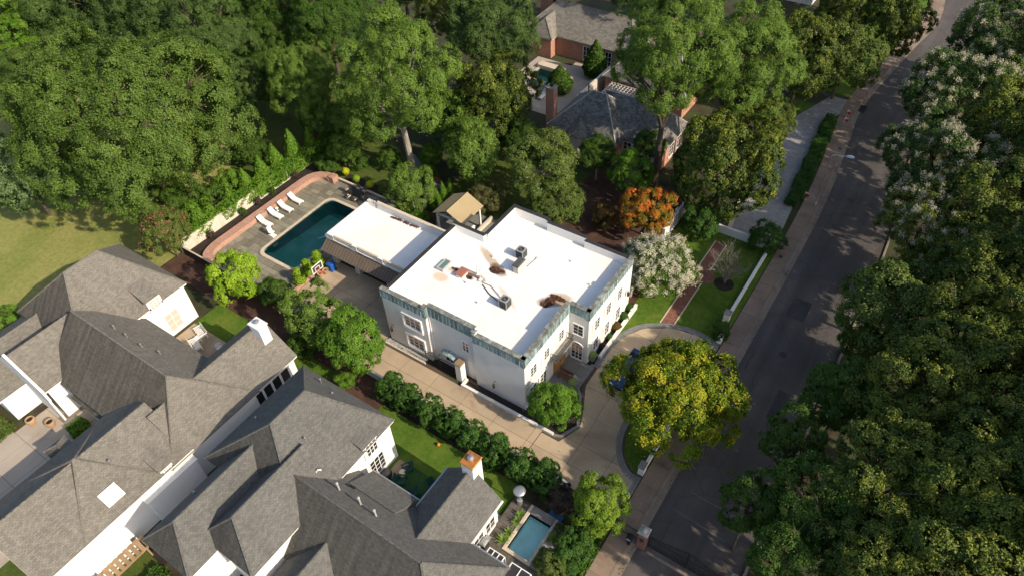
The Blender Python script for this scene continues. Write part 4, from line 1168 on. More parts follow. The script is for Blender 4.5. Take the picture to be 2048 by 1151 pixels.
# pool hose
o = MB().tube([(-50.6, 34.6, -.05), (-50.3, 35.2, -.09), (-50.5, 36.0, -.08), (-50.4, 37.0, -.09), (-49.9, 37.5, -.08), (-49.5, 38.2, -.06)], .035, 6).build('pool_cleaner_hose', 'lamp_white'); tag(o, 'thin white pool cleaner hose floating near the pool house', 'hose')

# courtyard: basketball stand, bin, pots
t = thing('basketball_hoop', 'portable basketball hoop with clear white-framed backboard in the courtyard', 'basketball hoop', (-45.8, 29.6, 0))
b = MB(); b.v = [(-46.4, 29.2, .01), (-45.1, 29.25, .01), (-45.15, 29.95, .01), (-46.4, 30.0, .01), (-46.3, 29.3, .28), (-45.3, 29.35, .14), (-45.35, 29.85, .14), (-46.3, 29.9, .28)]
b.f = [(3, 2, 1, 0), (4, 5, 6, 7), (0, 1, 5, 4), (1, 2, 6, 5), (2, 3, 7, 6), (3, 0, 4, 7)]
b.build('base', 'plastic_black', t)
MB().tube([(-45.9, 29.55, .2), (-45.35, 29.45, 1.6), (-45.2, 29.4, 2.7)], .06, 8).build('pole', 'plastic_black', t)
MB().tube([(-45.9, 29.8, .3), (-45.5, 29.5, 1.2)], .03, 6).build('brace', 'galv', t)
MB().tube([(-45.22, 29.4, 2.5), (-44.68, 29.4, 2.75)], .04, 6).tube([(-45.2, 29.4, 2.7), (-44.68, 29.4, 3.1)], .03, 6).build('arm', 'plastic_black', t)
bb = MB().box(-44.67, -44.64, 28.75, 30.05, 2.5, 3.3).build('backboard', 'glass_board', t)
MB().box(-44.66, -44.61, 28.72, 30.08, 3.28, 3.36).box(-44.66, -44.61, 28.72, 30.08, 2.46, 2.54).box(-44.66, -44.61, 28.72, 28.8, 2.54, 3.28).box(-44.66, -44.61, 30.0, 30.08, 2.54, 3.28).build('board_frame', 'fabric_white', bb)
MB().box(-44.635, -44.61, 29.1, 29.7, 2.98, 3.03).box(-44.635, -44.61, 29.1, 29.15, 2.6, 2.98).box(-44.635, -44.61, 29.65, 29.7, 2.6, 2.98).build('target_square', 'fabric_white', bb)
MB().tube([(-44.38+.23*math.cos(a), 29.4+.23*math.sin(a), 2.6) for a in np.linspace(0, 2*math.pi, 17)], .018, 5, False).box(-44.62, -44.58, 29.3, 29.5, 2.56, 2.64).build('rim', 'plastic_red', t)
nt_ = MB()
for k in range(10):
    a = k*.628
    for s in (1, -1): nt_.tube([(-44.38+.22*math.cos(a), 29.4+.22*math.sin(a), 2.59), (-44.38+.14*math.cos(a+.5*s), 29.4+.14*math.sin(a+.5*s), 2.2)], .008, 4)
nt_.build('net', 'plastic_red', t)
t = thing('recycling_bin', 'bright blue wheeled recycling bin by the garage', 'bin', (-45.7, 31.75, 0))
b = MB(); s0, s1 = .26, .32
b.v = [(-45.7-s0, 31.75-s0, .05), (-45.7+s0, 31.75-s0, .05), (-45.7+s0, 31.75+s0, .05), (-45.7-s0, 31.75+s0, .05), (-45.7-s1, 31.75-s1, .95), (-45.7+s1, 31.75-s1, .95), (-45.7+s1, 31.75+s1, .95), (-45.7-s1, 31.75+s1, .95)]
b.f = [(3, 2, 1, 0), (4, 5, 6, 7), (0, 1, 5, 4), (1, 2, 6, 5), (2, 3, 7, 6), (3, 0, 4, 7)]
b.build('body', 'plastic_blue', t)
MB().bbox(-46.05, -45.35, 31.4, 32.1, .95, 1.04, .04).build('lid', 'plastic_blue', t)
for dx in (-.24, .24): MB().obox((-45.7+dx, 32.05, .12), (.05, .2, .2)).build('wheel', 'rubber', t)
for x, y, lab in ((-46.05, 30.45, 'tan clay pot standing nearest the basketball hoop'), (-45.95, 31.1, 'tan clay pot between the blue bin and the other pot')):
    t = thing('clay_pot', lab, 'pot', (x, y, 0))
    MB().lathe(x, y, [(.2, .01), (.3, .45), (.33, .5), (.33, .55), (.27, .55), (.24, .48)], 14).build('pot', 'terracotta', t)
    MB().lathe(x, y, [(.26, .45), (0, .5)], 14).build('soil', 'dark_mulch', t)
o = MB().box(-46.95, -46.65, 27.4, 33.0, -.1, .28).build('brick_kerb', 'seat_brick'); tag(o, 'low brick kerb between courtyard and topiary bed', 'kerb')

# gate, gravel strip and low walls on the shaded house side
t = thing('driveway_gate', 'black wrought iron gate beside the shaded house wall', 'gate', (-28, 27.9, 0))
for x0, x1 in ((-29.8, -28.2), (-28.1, -26.5)):
    lf = MB().tube([(x0, 27.55, .1), (x0, 27.55, 1.75)], .03, 6).tube([(x1, 27.55, .1), (x1, 27.55, 1.75)], .03, 6).tube([(x0, 27.55, .12), (x1, 27.55, .12)], .025, 5).tube([(x0, 27.55, 1.5), (x1, 27.55, 1.5)], .025, 5).tube([(x0+(x1-x0)*k/6, 27.55, 1.72+.14*math.sin(math.pi*k/6)) for k in range(7)], .025, 5).build('leaf', 'iron', t)
    for k in range(1, 11): MB().tube([(x0+(x1-x0)*k/11, 27.55, .12), (x0+(x1-x0)*k/11, 27.55, 1.8)], .013, 4).build('bar', 'iron', lf)
o = MB().box(-29.8, -26.45, 27.6, 28.35, -.02, .02).build('stairwell_dark', 'dark_mulch'); tag(o, 'flat dark strip standing in for the shaded stairwell behind the iron gate', 'stairwell_dark')  # flat plate; its dark colour stands in for shade in the stairwell
t = thing('gate_pillar', 'square white gate pillar with brown cap against the shaded wall', 'pillar', (-26.05, 27.75, 0))
MB().box(-26.35, -25.75, 27.45, 28.1, -.1, 2.3).build('shaft', 'stucco', t); MB().bbox(-26.42, -25.68, 27.38, 28.2, 2.3, 2.42, .05).build('cap', 'cap_brown', t)
t = thing('low_planter_wall', 'low white planter wall along the driveway under the house corner', 'wall', (-22, 27.15, 0))
MB().box(-25.6, -16.2, 27.05, 27.3, -.1, .3).build('wall_body', 'stucco', t)
MB().box(-25.62, -25.4, 27.3, 27.9, -.1, .3).build('return', 'stucco', t)
sheet('planting_bed', rc(-25.4, -19.5, 27.32, 28.0), .06, 'dark_mulch')
stripmb([(-16.2, 27.15), (-15.6, 27.4), (-14.9, 29.0), (-16.2, 31.7), (-16.9, 32.4)], .12, -.12, -.1, .14).build('curved_kerb', 'slate_border', t)
sheet('planting_bed', [(-19.4, 27.3), (-16.2, 27.3), (-15.8, 27.6), (-15.1, 29), (-16.3, 31.6), (-19.4, 31.0)], .05, 'dark_mulch')
gs = MB(); r_ = np.random.default_rng(5)
for _ in range(520):
    x, y = r_.uniform(-34.7, -30.0), r_.uniform(27.45, 27.95); s = r_.uniform(.05, .12)
    gs.obox((x, y, .06), (s*1.3, s, s*.7), r_.uniform(0, 6), r_.uniform(-.3, .3), r_.uniform(-.3, .3))
o = gs.build('river_stones', 'stone_cap'); tag(o, 'strip of grey river stones at the foot of the shaded house wall', 'stones'); o['kind'] = 'stuff'
o = MB().box(-34.8, -29.85, 27.3, 27.42, -.1, .12).build('stone_strip_kerb', 'cream_wall'); tag(o, 'narrow pale kerb edging the river stone strip', 'kerb')
o = MB().box(-34.2, -12.5, 23.66, 23.86, -.1, .75).build('retaining_wall', 'stucco'); tag(o, 'long low white retaining wall behind the row of dark clipped shrubs', 'wall')
# entrance terrace of slate
et = struct('entrance_terrace', MB().box(-19.43, -16.72, 31.1, 35.12, -.1, .015), 'mortar')
for q in ashlar(-19.4, -16.75, 31.15, 35.1, .75, 1.0, .7, 1.25, .02, 31): rect_piece('stone_slab', 'slab_entry', *q, -.05, .034, et)
MB().box(-17.15, -16.8, 33.0, 35.35, .035, .05).build('step', 'slate_border', et)
t = thing('bench', 'brown wooden garden bench on the entrance terrace', 'bench', (-18.3, 32.75, .03))
for k in range(4): MB().box(-19.0, -17.65, 32.45+k*.12, 32.55+k*.12, .43, .47).build('seat_slat', 'wood_brown', t)
for k in range(3): MB().obox((-18.32, 32.97+.02*k, .58+k*.13), (1.35, .03, .10), 0, -.12).build('back_slat', 'wood_brown', t)
for x in (-18.9, -17.75):
    for y in (32.5, 32.92): MB().box(x-.035, x+.035, y-.035, y+.035, .03, .43).build('leg', 'wood_brown', t)
    MB().box(x-.035, x+.035, 32.45, 33.0, .62, .66).build('armrest', 'wood_brown', t)
t = thing('hedge_wall', 'low white wall bordering the shrub bed along the sunny house front', 'wall', (-16.85, 40, 0))
MB().box(-16.98, -16.74, 36.2, 40.4, -.1, .38).box(-16.98, -16.74, 40.4, 42.4, -.1, .5).box(-16.98, -16.74, 42.4, 43.5, -.1, .62).build('wall_body', 'stucco', t)

# front garden walls
t = thing('street_wall', 'low white wall with end pillar along the sidewalk by the front lawn', 'wall', (-8.95, 52, 0))
MB().box(-9.08, -8.85, 46.9, 57.2, -.1, .62).build('wall_body', 'stucco', t)
MB().box(-9.3, -8.75, 46.3, 46.9, -.1, 1.05).build('pillar', 'stucco', t); MB().bbox(-9.36, -8.69, 46.24, 46.96, 1.05, 1.14, .03).build('pillar_cap', 'stone_grey', t)
t = thing('north_garden_wall', 'white wall crossing the end of the front lawn behind the bare tree', 'wall', (-13, 58, 0))
MB().box(-18.3, -9.1, 57.9, 58.15, -.1, .95).build('wall_body', 'stucco', t)
t = thing('tall_garden_wall', 'tall white wall stub beside the orange tree', 'wall', (-18.8, 57.5, 0))
MB().box(-19.0, -18.7, 53.5, 60.2, -.1, 1.7).build('wall_body', 'stucco', t); MB().box(-19.06, -18.64, 56.7, 57.2, -.1, 2.0).build('pier', 'stucco', t)
t = thing('island_wall', 'low white wall with square pillar on the driveway island by the sidewalk', 'wall', (-8.5, 30, 0))
MB().box(-8.62, -8.4, 28.4, 39.6, -.1, .62).build('wall_body', 'stucco', t); MB().box(-8.8, -8.34, 27.75, 28.4, -.1, 1.0).build('pillar', 'stucco', t); MB().bbox(-8.86, -8.3, 27.69, 28.46, 1.0, 1.1, .03).build('pillar_cap', 'stone_grey', t)
MB().box(-8.8, -8.34, 39.6, 40.2, -.1, 1.0).build('pillar', 'stucco', t)
o = MB().box(-8.75, -8.34, 43.5, 44.2, -.1, .75).build('stub_wall', 'stucco'); tag(o, 'short white wall stub at the north driveway mouth behind a dark bush', 'wall')

# garden pavilion
t = thing('garden_pavilion', 'open garden pavilion with tan gabled metal roof and white posts', 'pavilion', (-38.2, 43.9, 0))
for s, xe in ((-1, -40.2), (1, -36.2)):
    x0 = -38.2
    m_ = MB().face([(xe, 42.0, 2.85), (xe, 45.7, 2.85), (x0, 45.7, 3.85), (x0, 42.0, 3.85)][::-1 if s < 0 else 1]).face([(xe, 42.0, 2.78), (x0, 42.0, 3.78), (x0, 45.7, 3.78), (xe, 45.7, 2.78)][::-1 if s < 0 else 1]).face([(xe, 42.0, 2.78), (xe, 42.0, 2.85), (x0, 42.0, 3.85), (x0, 42.0, 3.78)]).face([(xe, 45.7, 2.78), (xe, 45.7, 2.85), (x0, 45.7, 3.85), (x0, 45.7, 3.78)]).face([(xe, 42, 2.78), (xe, 45.7, 2.78), (xe, 45.7, 2.85), (xe, 42, 2.85)])
    m_.build('roof_slope', 'tan_metal', t)
MB().tube([(-38.2, 42.0, 3.86), (-38.2, 45.7, 3.86)], .05, 6).build('ridge_cap', 'tan_metal', t)
for x in (-39.85, -36.55):
    for y in (42.35, 45.35):
        MB().box(x-.1, x+.1, y-.1, y+.1, 0, 2.85).build('post', 'white_paint', t)
        MB().tube([(x, y, 2.0), (x+(.6 if x < -38 else -.6), y, 2.7)], .05, 5).build('brace', 'white_paint', t)
for y in (42.35, 45.35): MB().box(-39.95, -36.45, y-.08, y+.08, 2.6, 2.78).build('beam', 'white_paint', t)
for x in (-39.85, -36.55): MB().box(x-.08, x+.08, 42.45, 45.25, 2.62, 2.78).build('beam', 'white_paint', t)
pt = struct('pavilion_floor', MB().box(-41.0, -35.4, 41.3, 47.0, -.1, .02), 'slab_entry')
o = MB().box(-36.3, -36.05, 43.6, 47.0, -.05, .5).build('pavilion_low_wall', 'cream_wall'); tag(o, 'low cream wall edging the pavilion floor on the house side', 'wall')
o = MB().box(-41.1, -40.85, 43.2, 47.0, -.05, .5).build('pavilion_low_wall', 'stone_grey'); tag(o, 'low grey wall edging the pavilion floor beside the cone topiaries', 'wall')
t = thing('outdoor_sofa', 'white cushioned outdoor sofa under the pavilion', 'sofa', (-37.0, 44.0, .02))
MB().bbox(-37.4, -36.7, 43.3, 44.5, .05, .42).build('seat', 'fabric_white', t); MB().bbox(-36.85, -36.65, 43.3, 44.5, .42, .8).build('backrest', 'fabric_white', t)
# stone path and steps in the shaded garden
ps = struct('garden_path', MB().prism([(-44.4, 43.8), (-43.7, 43.8), (-43.8, 48.6), (-46.5, 49.6), (-51.5, 52.2), (-52.0, 51.3), (-46.9, 48.8), (-45.6, 47.6)], -.1, .02), 'stone_grey')
for k in range(4): MB().box(-45.7, -44.0, 47.2+k*.4, 47.58+k*.4, -.05, .08+k*.07).build('step', 'slate_border', ps)
bp = struct('brick_patch', MB().prism([(-46.2, 48.9), (-45.1, 48.6), (-45.1, 49.5), (-46.0, 49.8)], -.1, .34), 'path_brick')

# ---------------------------------------------------------------- pitched roof houses
def roof_block(house, x0, x1, y0, y1, e, top, axis, runs=(0, 0), mat='shingle_grey', base=0.0, wall='white_wall', inset=.32, trim='white_paint', gable=(1, 1), floor=-.1, walls=True, name='roof'):
    """pitched roof over a rectangle. axis = direction of the ridge; runs = hip run at (low, high) end, 0 = gable"""
    if axis == 'y':
        a0, a1, b0, b1 = y0, y1, x0, x1
        P = lambda a, b, z: (b, a, z)
    else:
        a0, a1, b0, b1 = x0, x1, y0, y1
        P = lambda a, b, z: (a, b, z)
    mid = (b0+b1)/2
    r0, r1 = a0+runs[0], a1-runs[1]
    th = .16
    mb = MB()
    def fc(pts):
        # orient upward/outward
        v = [Vector(p) for p in pts]
        n = (v[1]-v[0]).cross(v[2]-v[0])
        mb.face(pts if n.z >= 0 else pts[::-1])
    fc([P(a0, b0, e), P(a1, b0, e), P(r1, mid, top), P(r0, mid, top)])
    fc([P(a0, b1, e), P(a1, b1, e), P(r1, mid, top), P(r0, mid, top)])
    if runs[0]: fc([P(a0, b0, e), P(a0, b1, e), P(r0, mid, top)])
    else: mb.face([P(a0, b0, e-.02), P(a0, b1, e-.02), P(a0, b1, e), P(a0, mid, top), P(a0, b0, e)])
    if runs[1]: fc([P(a1, b0, e), P(a1, b1, e), P(r1, mid, top)])
    else: mb.face([P(a1, b0, e-.02), P(a1, b1, e-.02), P(a1, b1, e), P(a1, mid, top), P(a1, b0, e)])
    mb.face([P(a0, b0, e-.02), P(a1, b0, e-.02), P(a1, b1, e-.02), P(a0, b1, e-.02)])
    for (p, q) in ((P(a0, b0, 0), P(a1, b0, 0)), (P(a0, b1, 0), P(a1, b1, 0))):
        mb.face([(p[0], p[1], e-.02), (q[0], q[1], e-.02), (q[0], q[1], e), (p[0], p[1], e)])
    rf = mb.build(name, mat, house)
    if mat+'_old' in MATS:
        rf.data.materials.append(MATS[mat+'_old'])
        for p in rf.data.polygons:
            if p.normal.y < -.3 and p.normal.z > .2: p.material_index = 1  # slopes turned to the low-y side take the darker, streakier shingle
    # fascia and gutter line under the eaves
    fb = MB().box(x0+.05, x1-.05, y0+.05, y1-.05, e-.2, e-.022)
    fb.build('fascia', trim, rf)
    # ridge and hip caps
    cap = MB()
    lines = [(P(r0, mid, top), P(r1, mid, top))]
    if runs[0]: lines += [(P(a0, b0, e), P(r0, mid, top)), (P(a0, b1, e), P(r0, mid, top))]
    if runs[1]: lines += [(P(a1, b0, e), P(r1, mid, top)), (P(a1, b1, e), P(r1, mid, top))]
    for p, q in lines:
        p, q = Vector(p), Vector(q); d = (q-p)
        if d.length < .3: continue
        m = max(2, int(d.length/.5))
        for k in range(m):
            u, w = p+d*(k/m), p+d*((k+1)/m-.004)
            cap.tube([u+Vector((0, 0, -.035)), w+Vector((0, 0, -.02))], .095, 6)
    cap.build('ridge_cap', 'stone_cap' if mat == 'slate' else mat, rf)
    if walls:
        MB().box(x0+inset, x1-inset, y0+inset, y1-inset, floor, e-.2).build('wall', wall, house)
    for end, g, run in ((0, gable[0], runs[0]), (1, gable[1], runs[1])):
        if run == 0 and g:
            a = a0 if end == 0 else a1
            s = -1 if end == 0 else 1
            g0, g1 = a+s*.012, a-s*.2
            k = (top-e)/(mid-b0)
            poly = [(b0+.25, e-.1), (b1-.25, e-.1), (b1-.25, e+.25*k-.16), (mid, top-.16), (b0+.25, e+.25*k-.16)]
            gm = MB(); i = 0
            A = [P(g0, b, z) for b, z in poly]; B = [P(g1, b, z) for b, z in poly]
            gm.face(A); gm.face(B[::-1])
            for i in range(5): gm.face([A[i], A[(i+1) % 5], B[(i+1) % 5], B[i]])
            gm.build('gable', wall, house)
    return rf

def box_chimney(house, x0, x1, y0, y1, z0, z1, mat, cap, pots=1, flue='galv'):
    c = MB().box(x0, x1, y0, y1, z0, z1).build('chimney', mat, house)
    MB().bbox(x0-.08, x1+.08, y0-.08, y1+.08, z1, z1+.12, .04).build('chimney_cap', cap, c)
    for k in range(pots):
        cy = y0+(y1-y0)*(k+.5)/pots
        MB().lathe((x0+x1)/2, cy, [(.16, z1+.12), (.16, z1+.3), (.24, z1+.32), (.24, z1+.38), (.05, z1+.46)], 12).build('flue', flue, c)

# ---- left house, warm grey shingles
G1 = thing('shingled_house', 'sprawling white house with warm grey shingle roofs at the left edge', 'house', (-47, 9, 0))
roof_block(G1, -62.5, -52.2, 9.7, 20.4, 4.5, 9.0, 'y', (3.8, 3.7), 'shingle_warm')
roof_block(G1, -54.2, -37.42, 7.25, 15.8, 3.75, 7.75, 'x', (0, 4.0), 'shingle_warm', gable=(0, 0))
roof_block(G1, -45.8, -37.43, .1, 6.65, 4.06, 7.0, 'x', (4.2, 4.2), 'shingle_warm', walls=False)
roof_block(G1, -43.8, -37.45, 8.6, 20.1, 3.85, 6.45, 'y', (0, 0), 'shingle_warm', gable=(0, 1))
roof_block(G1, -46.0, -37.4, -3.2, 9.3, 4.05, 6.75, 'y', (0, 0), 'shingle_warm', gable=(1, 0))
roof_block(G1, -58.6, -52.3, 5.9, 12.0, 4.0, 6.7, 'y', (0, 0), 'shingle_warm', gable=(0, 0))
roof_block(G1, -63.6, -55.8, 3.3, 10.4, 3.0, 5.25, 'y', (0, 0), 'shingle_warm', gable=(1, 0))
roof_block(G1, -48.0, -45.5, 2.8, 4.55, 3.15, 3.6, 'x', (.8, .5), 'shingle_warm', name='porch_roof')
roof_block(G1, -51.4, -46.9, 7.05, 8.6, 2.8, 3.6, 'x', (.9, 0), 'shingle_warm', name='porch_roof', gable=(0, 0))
# raised white gable wall of the west wing
gw = MB(); A = [(-58.75, 3.0), (-52.15, 3.0), (-52.15, 4.25), (-55.45, 7.05), (-58.75, 4.25)]
gw.face([(x, 5.78, z) for x, z in A]); gw.face([(x, 5.98, z) for x, z in A][::-1])
for i in range(5):
    (xa, za), (xb, zb) = A[i], A[(i+1) % 5]
    gw.face([(xa, 5.78, za), (xa, 5.98, za), (xb, 5.98, zb), (xb, 5.78, zb)][::-1])
gw.build('gable_parapet', 'white_wall', G1)
MB().box(-58.4, -52.5, 5.8, 5.96, -.1, 3.0).build('wall', 'white_wall', G1)
box_chimney(G1, -40.5, -39.3, 18.75, 19.6, 3.0, 7.3, 'white_wall', 'white_paint')
# wall dormers and windows
def dormer(h, xw, y0, y1, z0, z1, mat, depth=2.0, glass='glass_dark', rise=.35):
    d = MB().box(xw-.3, xw, y0, y1, z0, z1).build('dormer', 'white_paint', h)
    r = MB(); o = .14
    r.face([(xw+o, y0-o, z1), (xw+o, y1+o, z1), (xw-depth, y1+o, z1+rise), (xw-depth, y0-o, z1+rise)])
    r.face([(xw+o, y0-o, z1-.08), (xw+o, y1+o, z1-.08), (xw+o, y1+o, z1), (xw+o, y0-o, z1)])
    r.face([(xw+o, y0-o, z1-.08), (xw+o, y0-o, z1), (xw-depth, y0-o, z1+rise), (xw-depth, y0-o, z1+rise-.08)])
    r.face([(xw+o, y1+o, z1), (xw+o, y1+o, z1-.08), (xw-depth, y1+o, z1+rise-.08), (xw-depth, y1+o, z1+rise)])
    r.build('dormer_roof', mat, d)
    MB().box(xw-depth, xw-.3, y0, y1, z0, z1-.02).build('dormer_cheeks', 'white_wall', d)
    window(d, 'x', xw, y0+.25, y1-.25, z0+.3, z1-.25, 3, 3, 1, glass=glass)
dormer(G1, -52.25, 16.35, 17.75, 3.9, 5.5, 'shingle_warm', 2.05, 'glass_pale', .8)
dormer(G1, -37.55, 6.5, 7.5, 3.4, 4.65, 'shingle_warm', 1.9, 'glass_pale', .68)
def on_slope(x, y, h): return (x+h*.57, y, 4.05+.702*(-37.4-x)+h*.82)
def slope_panel(x0, x1, y0, y1, h0, h1):
    mb = MB(); A = [on_slope(x, y, h1) for x, y in ((x0, y0), (x1, y0), (x1, y1), (x0, y1))]; Bq = [on_slope(x, y, h0) for x, y in ((x0, y0), (x1, y0), (x1, y1), (x0, y1))]
    mb.face(A)
    for i in range(4): mb.face([Bq[i], Bq[(i+1) % 4], A[(i+1) % 4], A[i]])
    return mb
sk = slope_panel(-39.08, -38.12, 2.72, 4.05, -.05, .14).build('skylight', 'white_paint', G1)
for i in range(3):
    for j in range(3):
        dx, dy = (-38.12--39.08-.5)/3, (4.05-2.72-.4)/3
        slope_panel(-39.08+.25+i*dx+.05, -39.08+.25+(i+1)*dx-.05, 2.72+.2+j*dy+.03, 2.72+.2+(j+1)*dy-.03, .13, .15).build('pane', 'glass_pale', sk)
for k in range(4):
    window(G1, 'x', -37.77, 15.35+k*.95, 16.1+k*.95, 1.9, 3.3, 1, 1, 1)
for y0 in (17.2, 11.8): window(G1, 'x', -52.52, y0, y0+1.3, .5, 2.6, 2, 3, 1, glass='glass_pale')
MB().box(-37.72, -37.1, 4.6, 8.9, -.1, 3.2).build('side_bay', 'white_wall', G1)
MB().box(-37.75, -37.02, 4.5, 9.0, 3.2, 3.3).build('bay_cap', 'white_paint', G1)
MB().box(-37.72, -37.1, -.6, 2.2, -.1, 1.6).build('side_bay', 'white_wall', G1)
for x, y, z in ((-55.0, 12.9, 6.9), (-50.3, 12.6, 6.8), (-48.6, 12.6, 6.8), (-46.6, 12.6, 6.8), (-45.2, 13.1, 6.3), (-39.6, 9.9, 5.5), (-40.0, 4.8, 5.9)):
    MB().tube([(x, y, z-.4), (x, y, z+.35)], .06, 7).lathe(x, y, [(.09, z+.33), (.09, z+.42), (.02, z+.45)], 8).build('vent_pipe', 'galv', G1)
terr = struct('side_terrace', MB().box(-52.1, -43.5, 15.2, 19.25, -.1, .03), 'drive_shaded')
for k in range(2):
    for x0, x1 in ((-52.05, -49.2), (-49.2, -46.4), (-46.4, -43.6)): rect_piece('paving_slab', 'concrete_tan', x0+.015, x1-.015, 15.25+k*2+.015, 17.25+k*2-.015, 0, .045, terr)
fd = struct('forecourt', MB().prism([(-62, -20), (-44.5, -20), (-44.5, 7.2), (-50, 7.2), (-55.2, 5.2), (-55.2, 2.4), (-62, .6)], -.2, -.004), 'joint')
for i, x in enumerate(np.arange(-62, -45, 2.9)):
    for j, y in enumerate(np.arange(-11.8, 6.5, 2.9)):
        x1, y1 = x+2.9, y+2.9
        if x < -57.8 and y1 > .6: continue
        if x < -55.0 and y1 > 3.2: x = -55.1
        if x1-x < .3: continue
        rect_piece('paving_slab', 'white_concrete', x+.015, x1-.015, y+.015, y1-.015, -.1, .01, fd)

def striped_chair(label, x, y, rz):
    t = thing('terrace_bench', label, 'bench', (x, y, .05), 'slatted seats on the side terrace', 1e-9)
    t.rotation_euler.z = rz
    for k in range(5): MB().box(-.75, .75, -.3+k*.12, -.22+k*.12, .38, .42).build('seat_slat', 'fabric_white', t)
    for k in range(4): MB().obox((0, .36+.03*k, .5+k*.12), (1.5, .03, .08), 0, -.2).build('back_slat', 'fabric_white', t)
    for sx in (-.68, .68):
        for sy in (-.28, .3): MB().box(sx-.04, sx+.04, sy-.04, sy+.04, 0, .38).build('leg', 'fabric_white', t)
        MB().box(sx-.05, sx+.05, -.32, .4, .58, .62).build('armrest', 'fabric_white', t)
striped_chair('white slatted bench at the back of the side terrace nearer the lawn', -50.2, 18.6, -.25)
striped_chair('white slatted bench on the side terrace nearer the house roof', -49.3, 17.4, math.pi-.3)
t = thing('side_table', 'small white table between the two slatted terrace benches', 'table', (-49.9, 18.0, .05))
MB().lathe(-49.9, 18.0, [(.28, .45), (.28, .49)], 14).build('table_top', 'fabric_white', t); MB().lathe(-49.9, 18.0, [(.2, .05), (.04, .1), (.04, .45)], 8).build('pedestal', 'fabric_white', t)
def plastic_chair(label, x, y, rz):
    t = thing('terrace_chair', label, 'chair', (x, y, .05), None, 1e-9); t.rotation_euler.z = rz
    MB().bbox(-.27, .27, -.27, .27, .38, .44).build('seat', 'fabric_white', t)
    bk = MB()
    for k in range(8):
        a0, a1 = math.pi*k/8, math.pi*(k+1)/8
        bk.obox((.29*math.cos((a0+a1)/2), .02+.29*math.sin((a0+a1)/2), .66), (.12, .04, .5), (a0+a1)/2+math.pi/2)
    bk.build('backrest', 'fabric_white', t)
    for sx in (-.22, .22):
        for sy in (-.22, .22): MB().box(sx-.025, sx+.025, sy-.025, sy+.025, 0, .38).build('leg', 'fabric_white', t)
plastic_chair('white rounded chair at the shaded edge of the side terrace nearer the chimney', -47.0, 18.3, 1.2)
plastic_chair('white rounded chair under the roof edge of the side terrace', -46.2, 17.0, .6)
for x, y, lab in ((-54.6, 4.1, 'round clay urn at the corner of the low white garage wall'), (-52.9, 4.9, 'round clay urn by the tall white gable wall')):
    t = thing('urn', lab, 'urn', (x, y, .01))
    MB().lathe(x, y, [(.2, .01), (.36, .3), (.4, .6), (.36, .72), (.3, .72), (.28, .6)], 14).build('pot', 'terracotta', t); MB().lathe(x, y, [(.3, .6), (0, .66)], 12).build('soil', 'dark_mulch', t)
t = thing('garden_cart', 'orange wheeled garden cart in the narrow gap between the two shingled houses', 'cart', (-36.4, 6.8, 0))
MB().bbox(-36.8, -36.15, 6.5, 7.4, .25, .7, .06).build('tub', 'plastic_orange', t)
for y in (6.55, 7.3): MB().obox((-36.1, y, .2), (.4, .08, .4)).build('wheel', 'rubber', t)
MB().tube([(-36.2, 6.6, .5), (-35.85, 6.6, .95), (-35.85, 7.3, .95), (-36.2, 7.3, .5)], .025, 5).build('handle', 'iron', t)
t = thing('timber_pergola', 'flat tan timber pergola strip between the shingled houses', 'pergola', (-36.4, 1, 0))
for x in (-36.95, -35.85): MB().box(x-.06, x+.06, -4.2, 2.7, 1.05, 1.2).build('beam', 'wood_tan', t)
for k in range(17): MB().box(-37.05, -35.75, -4.1+k*.42, -3.8+k*.42, 1.201, 1.25).build('slat', 'wood_tan', t)
for y in (-4.0, -.8, 2.5):
    for x in (-36.95, -35.85): MB().box(x-.06, x+.06, y-.06, y+.06, -.05, 1.05).build('post', 'wood_tan', t)

# ---- near house, cool grey shingles
G2 = thing('grey_roofed_house', 'white house with cool grey hipped shingle roofs in the foreground', 'house', (-24, 10, 0))
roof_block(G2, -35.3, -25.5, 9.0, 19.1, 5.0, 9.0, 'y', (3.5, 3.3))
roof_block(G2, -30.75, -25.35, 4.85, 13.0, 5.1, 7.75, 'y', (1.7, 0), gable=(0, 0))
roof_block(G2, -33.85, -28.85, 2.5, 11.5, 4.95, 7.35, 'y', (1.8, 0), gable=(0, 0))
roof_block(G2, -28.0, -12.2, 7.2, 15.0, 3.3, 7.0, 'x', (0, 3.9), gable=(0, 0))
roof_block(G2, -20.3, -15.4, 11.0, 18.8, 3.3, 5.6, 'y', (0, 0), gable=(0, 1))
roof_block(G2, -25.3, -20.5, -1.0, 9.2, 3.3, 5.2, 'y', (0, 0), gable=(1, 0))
pr = MB()
pr.face([(-24.8, 15.5, 3.45), (-20.5, 15.5, 3.45), (-20.5, 13.3, 5.0), (-24.8, 13.3, 5.0)][::-1])
pr.face([(-24.8, 15.5, 3.3), (-20.5, 15.5, 3.3), (-20.5, 15.5, 3.45), (-24.8, 15.5, 3.45)][::-1])
pr.face([(-24.8, 15.5, 3.3), (-24.8, 15.5, 3.45), (-24.8, 13.3, 5.0), (-24.8, 13.3, 3.3)])
pr.face([(-20.5, 15.5, 3.3), (-20.5, 13.3, 3.3), (-20.5, 13.3, 5.0), (-20.5, 15.5, 3.45)])
pr.build('porch_roof', 'shingle_grey', G2)
MB().box(-24.85, -20.45, 15.5, 15.6, 3.28, 3.4).build('gutter', 'galv', G2)
MB().box(-20.42, -20.3, 15.1, 18.8, 3.18, 3.3).build('gutter', 'galv', G2)
MB().box(-15.4, -15.28, 15.0, 18.8, 3.18, 3.3).build('gutter', 'white_paint', G2)
MB().box(-15.3, -12.2, 15.0, 15.1, 3.18, 3.3).build('gutter', 'galv', G2)
box_chimney(G2, -18.35, -17.35, 18.25, 19.3, 2.0, 6.6, 'white_wall', 'copper_bright', 1, 'galv')
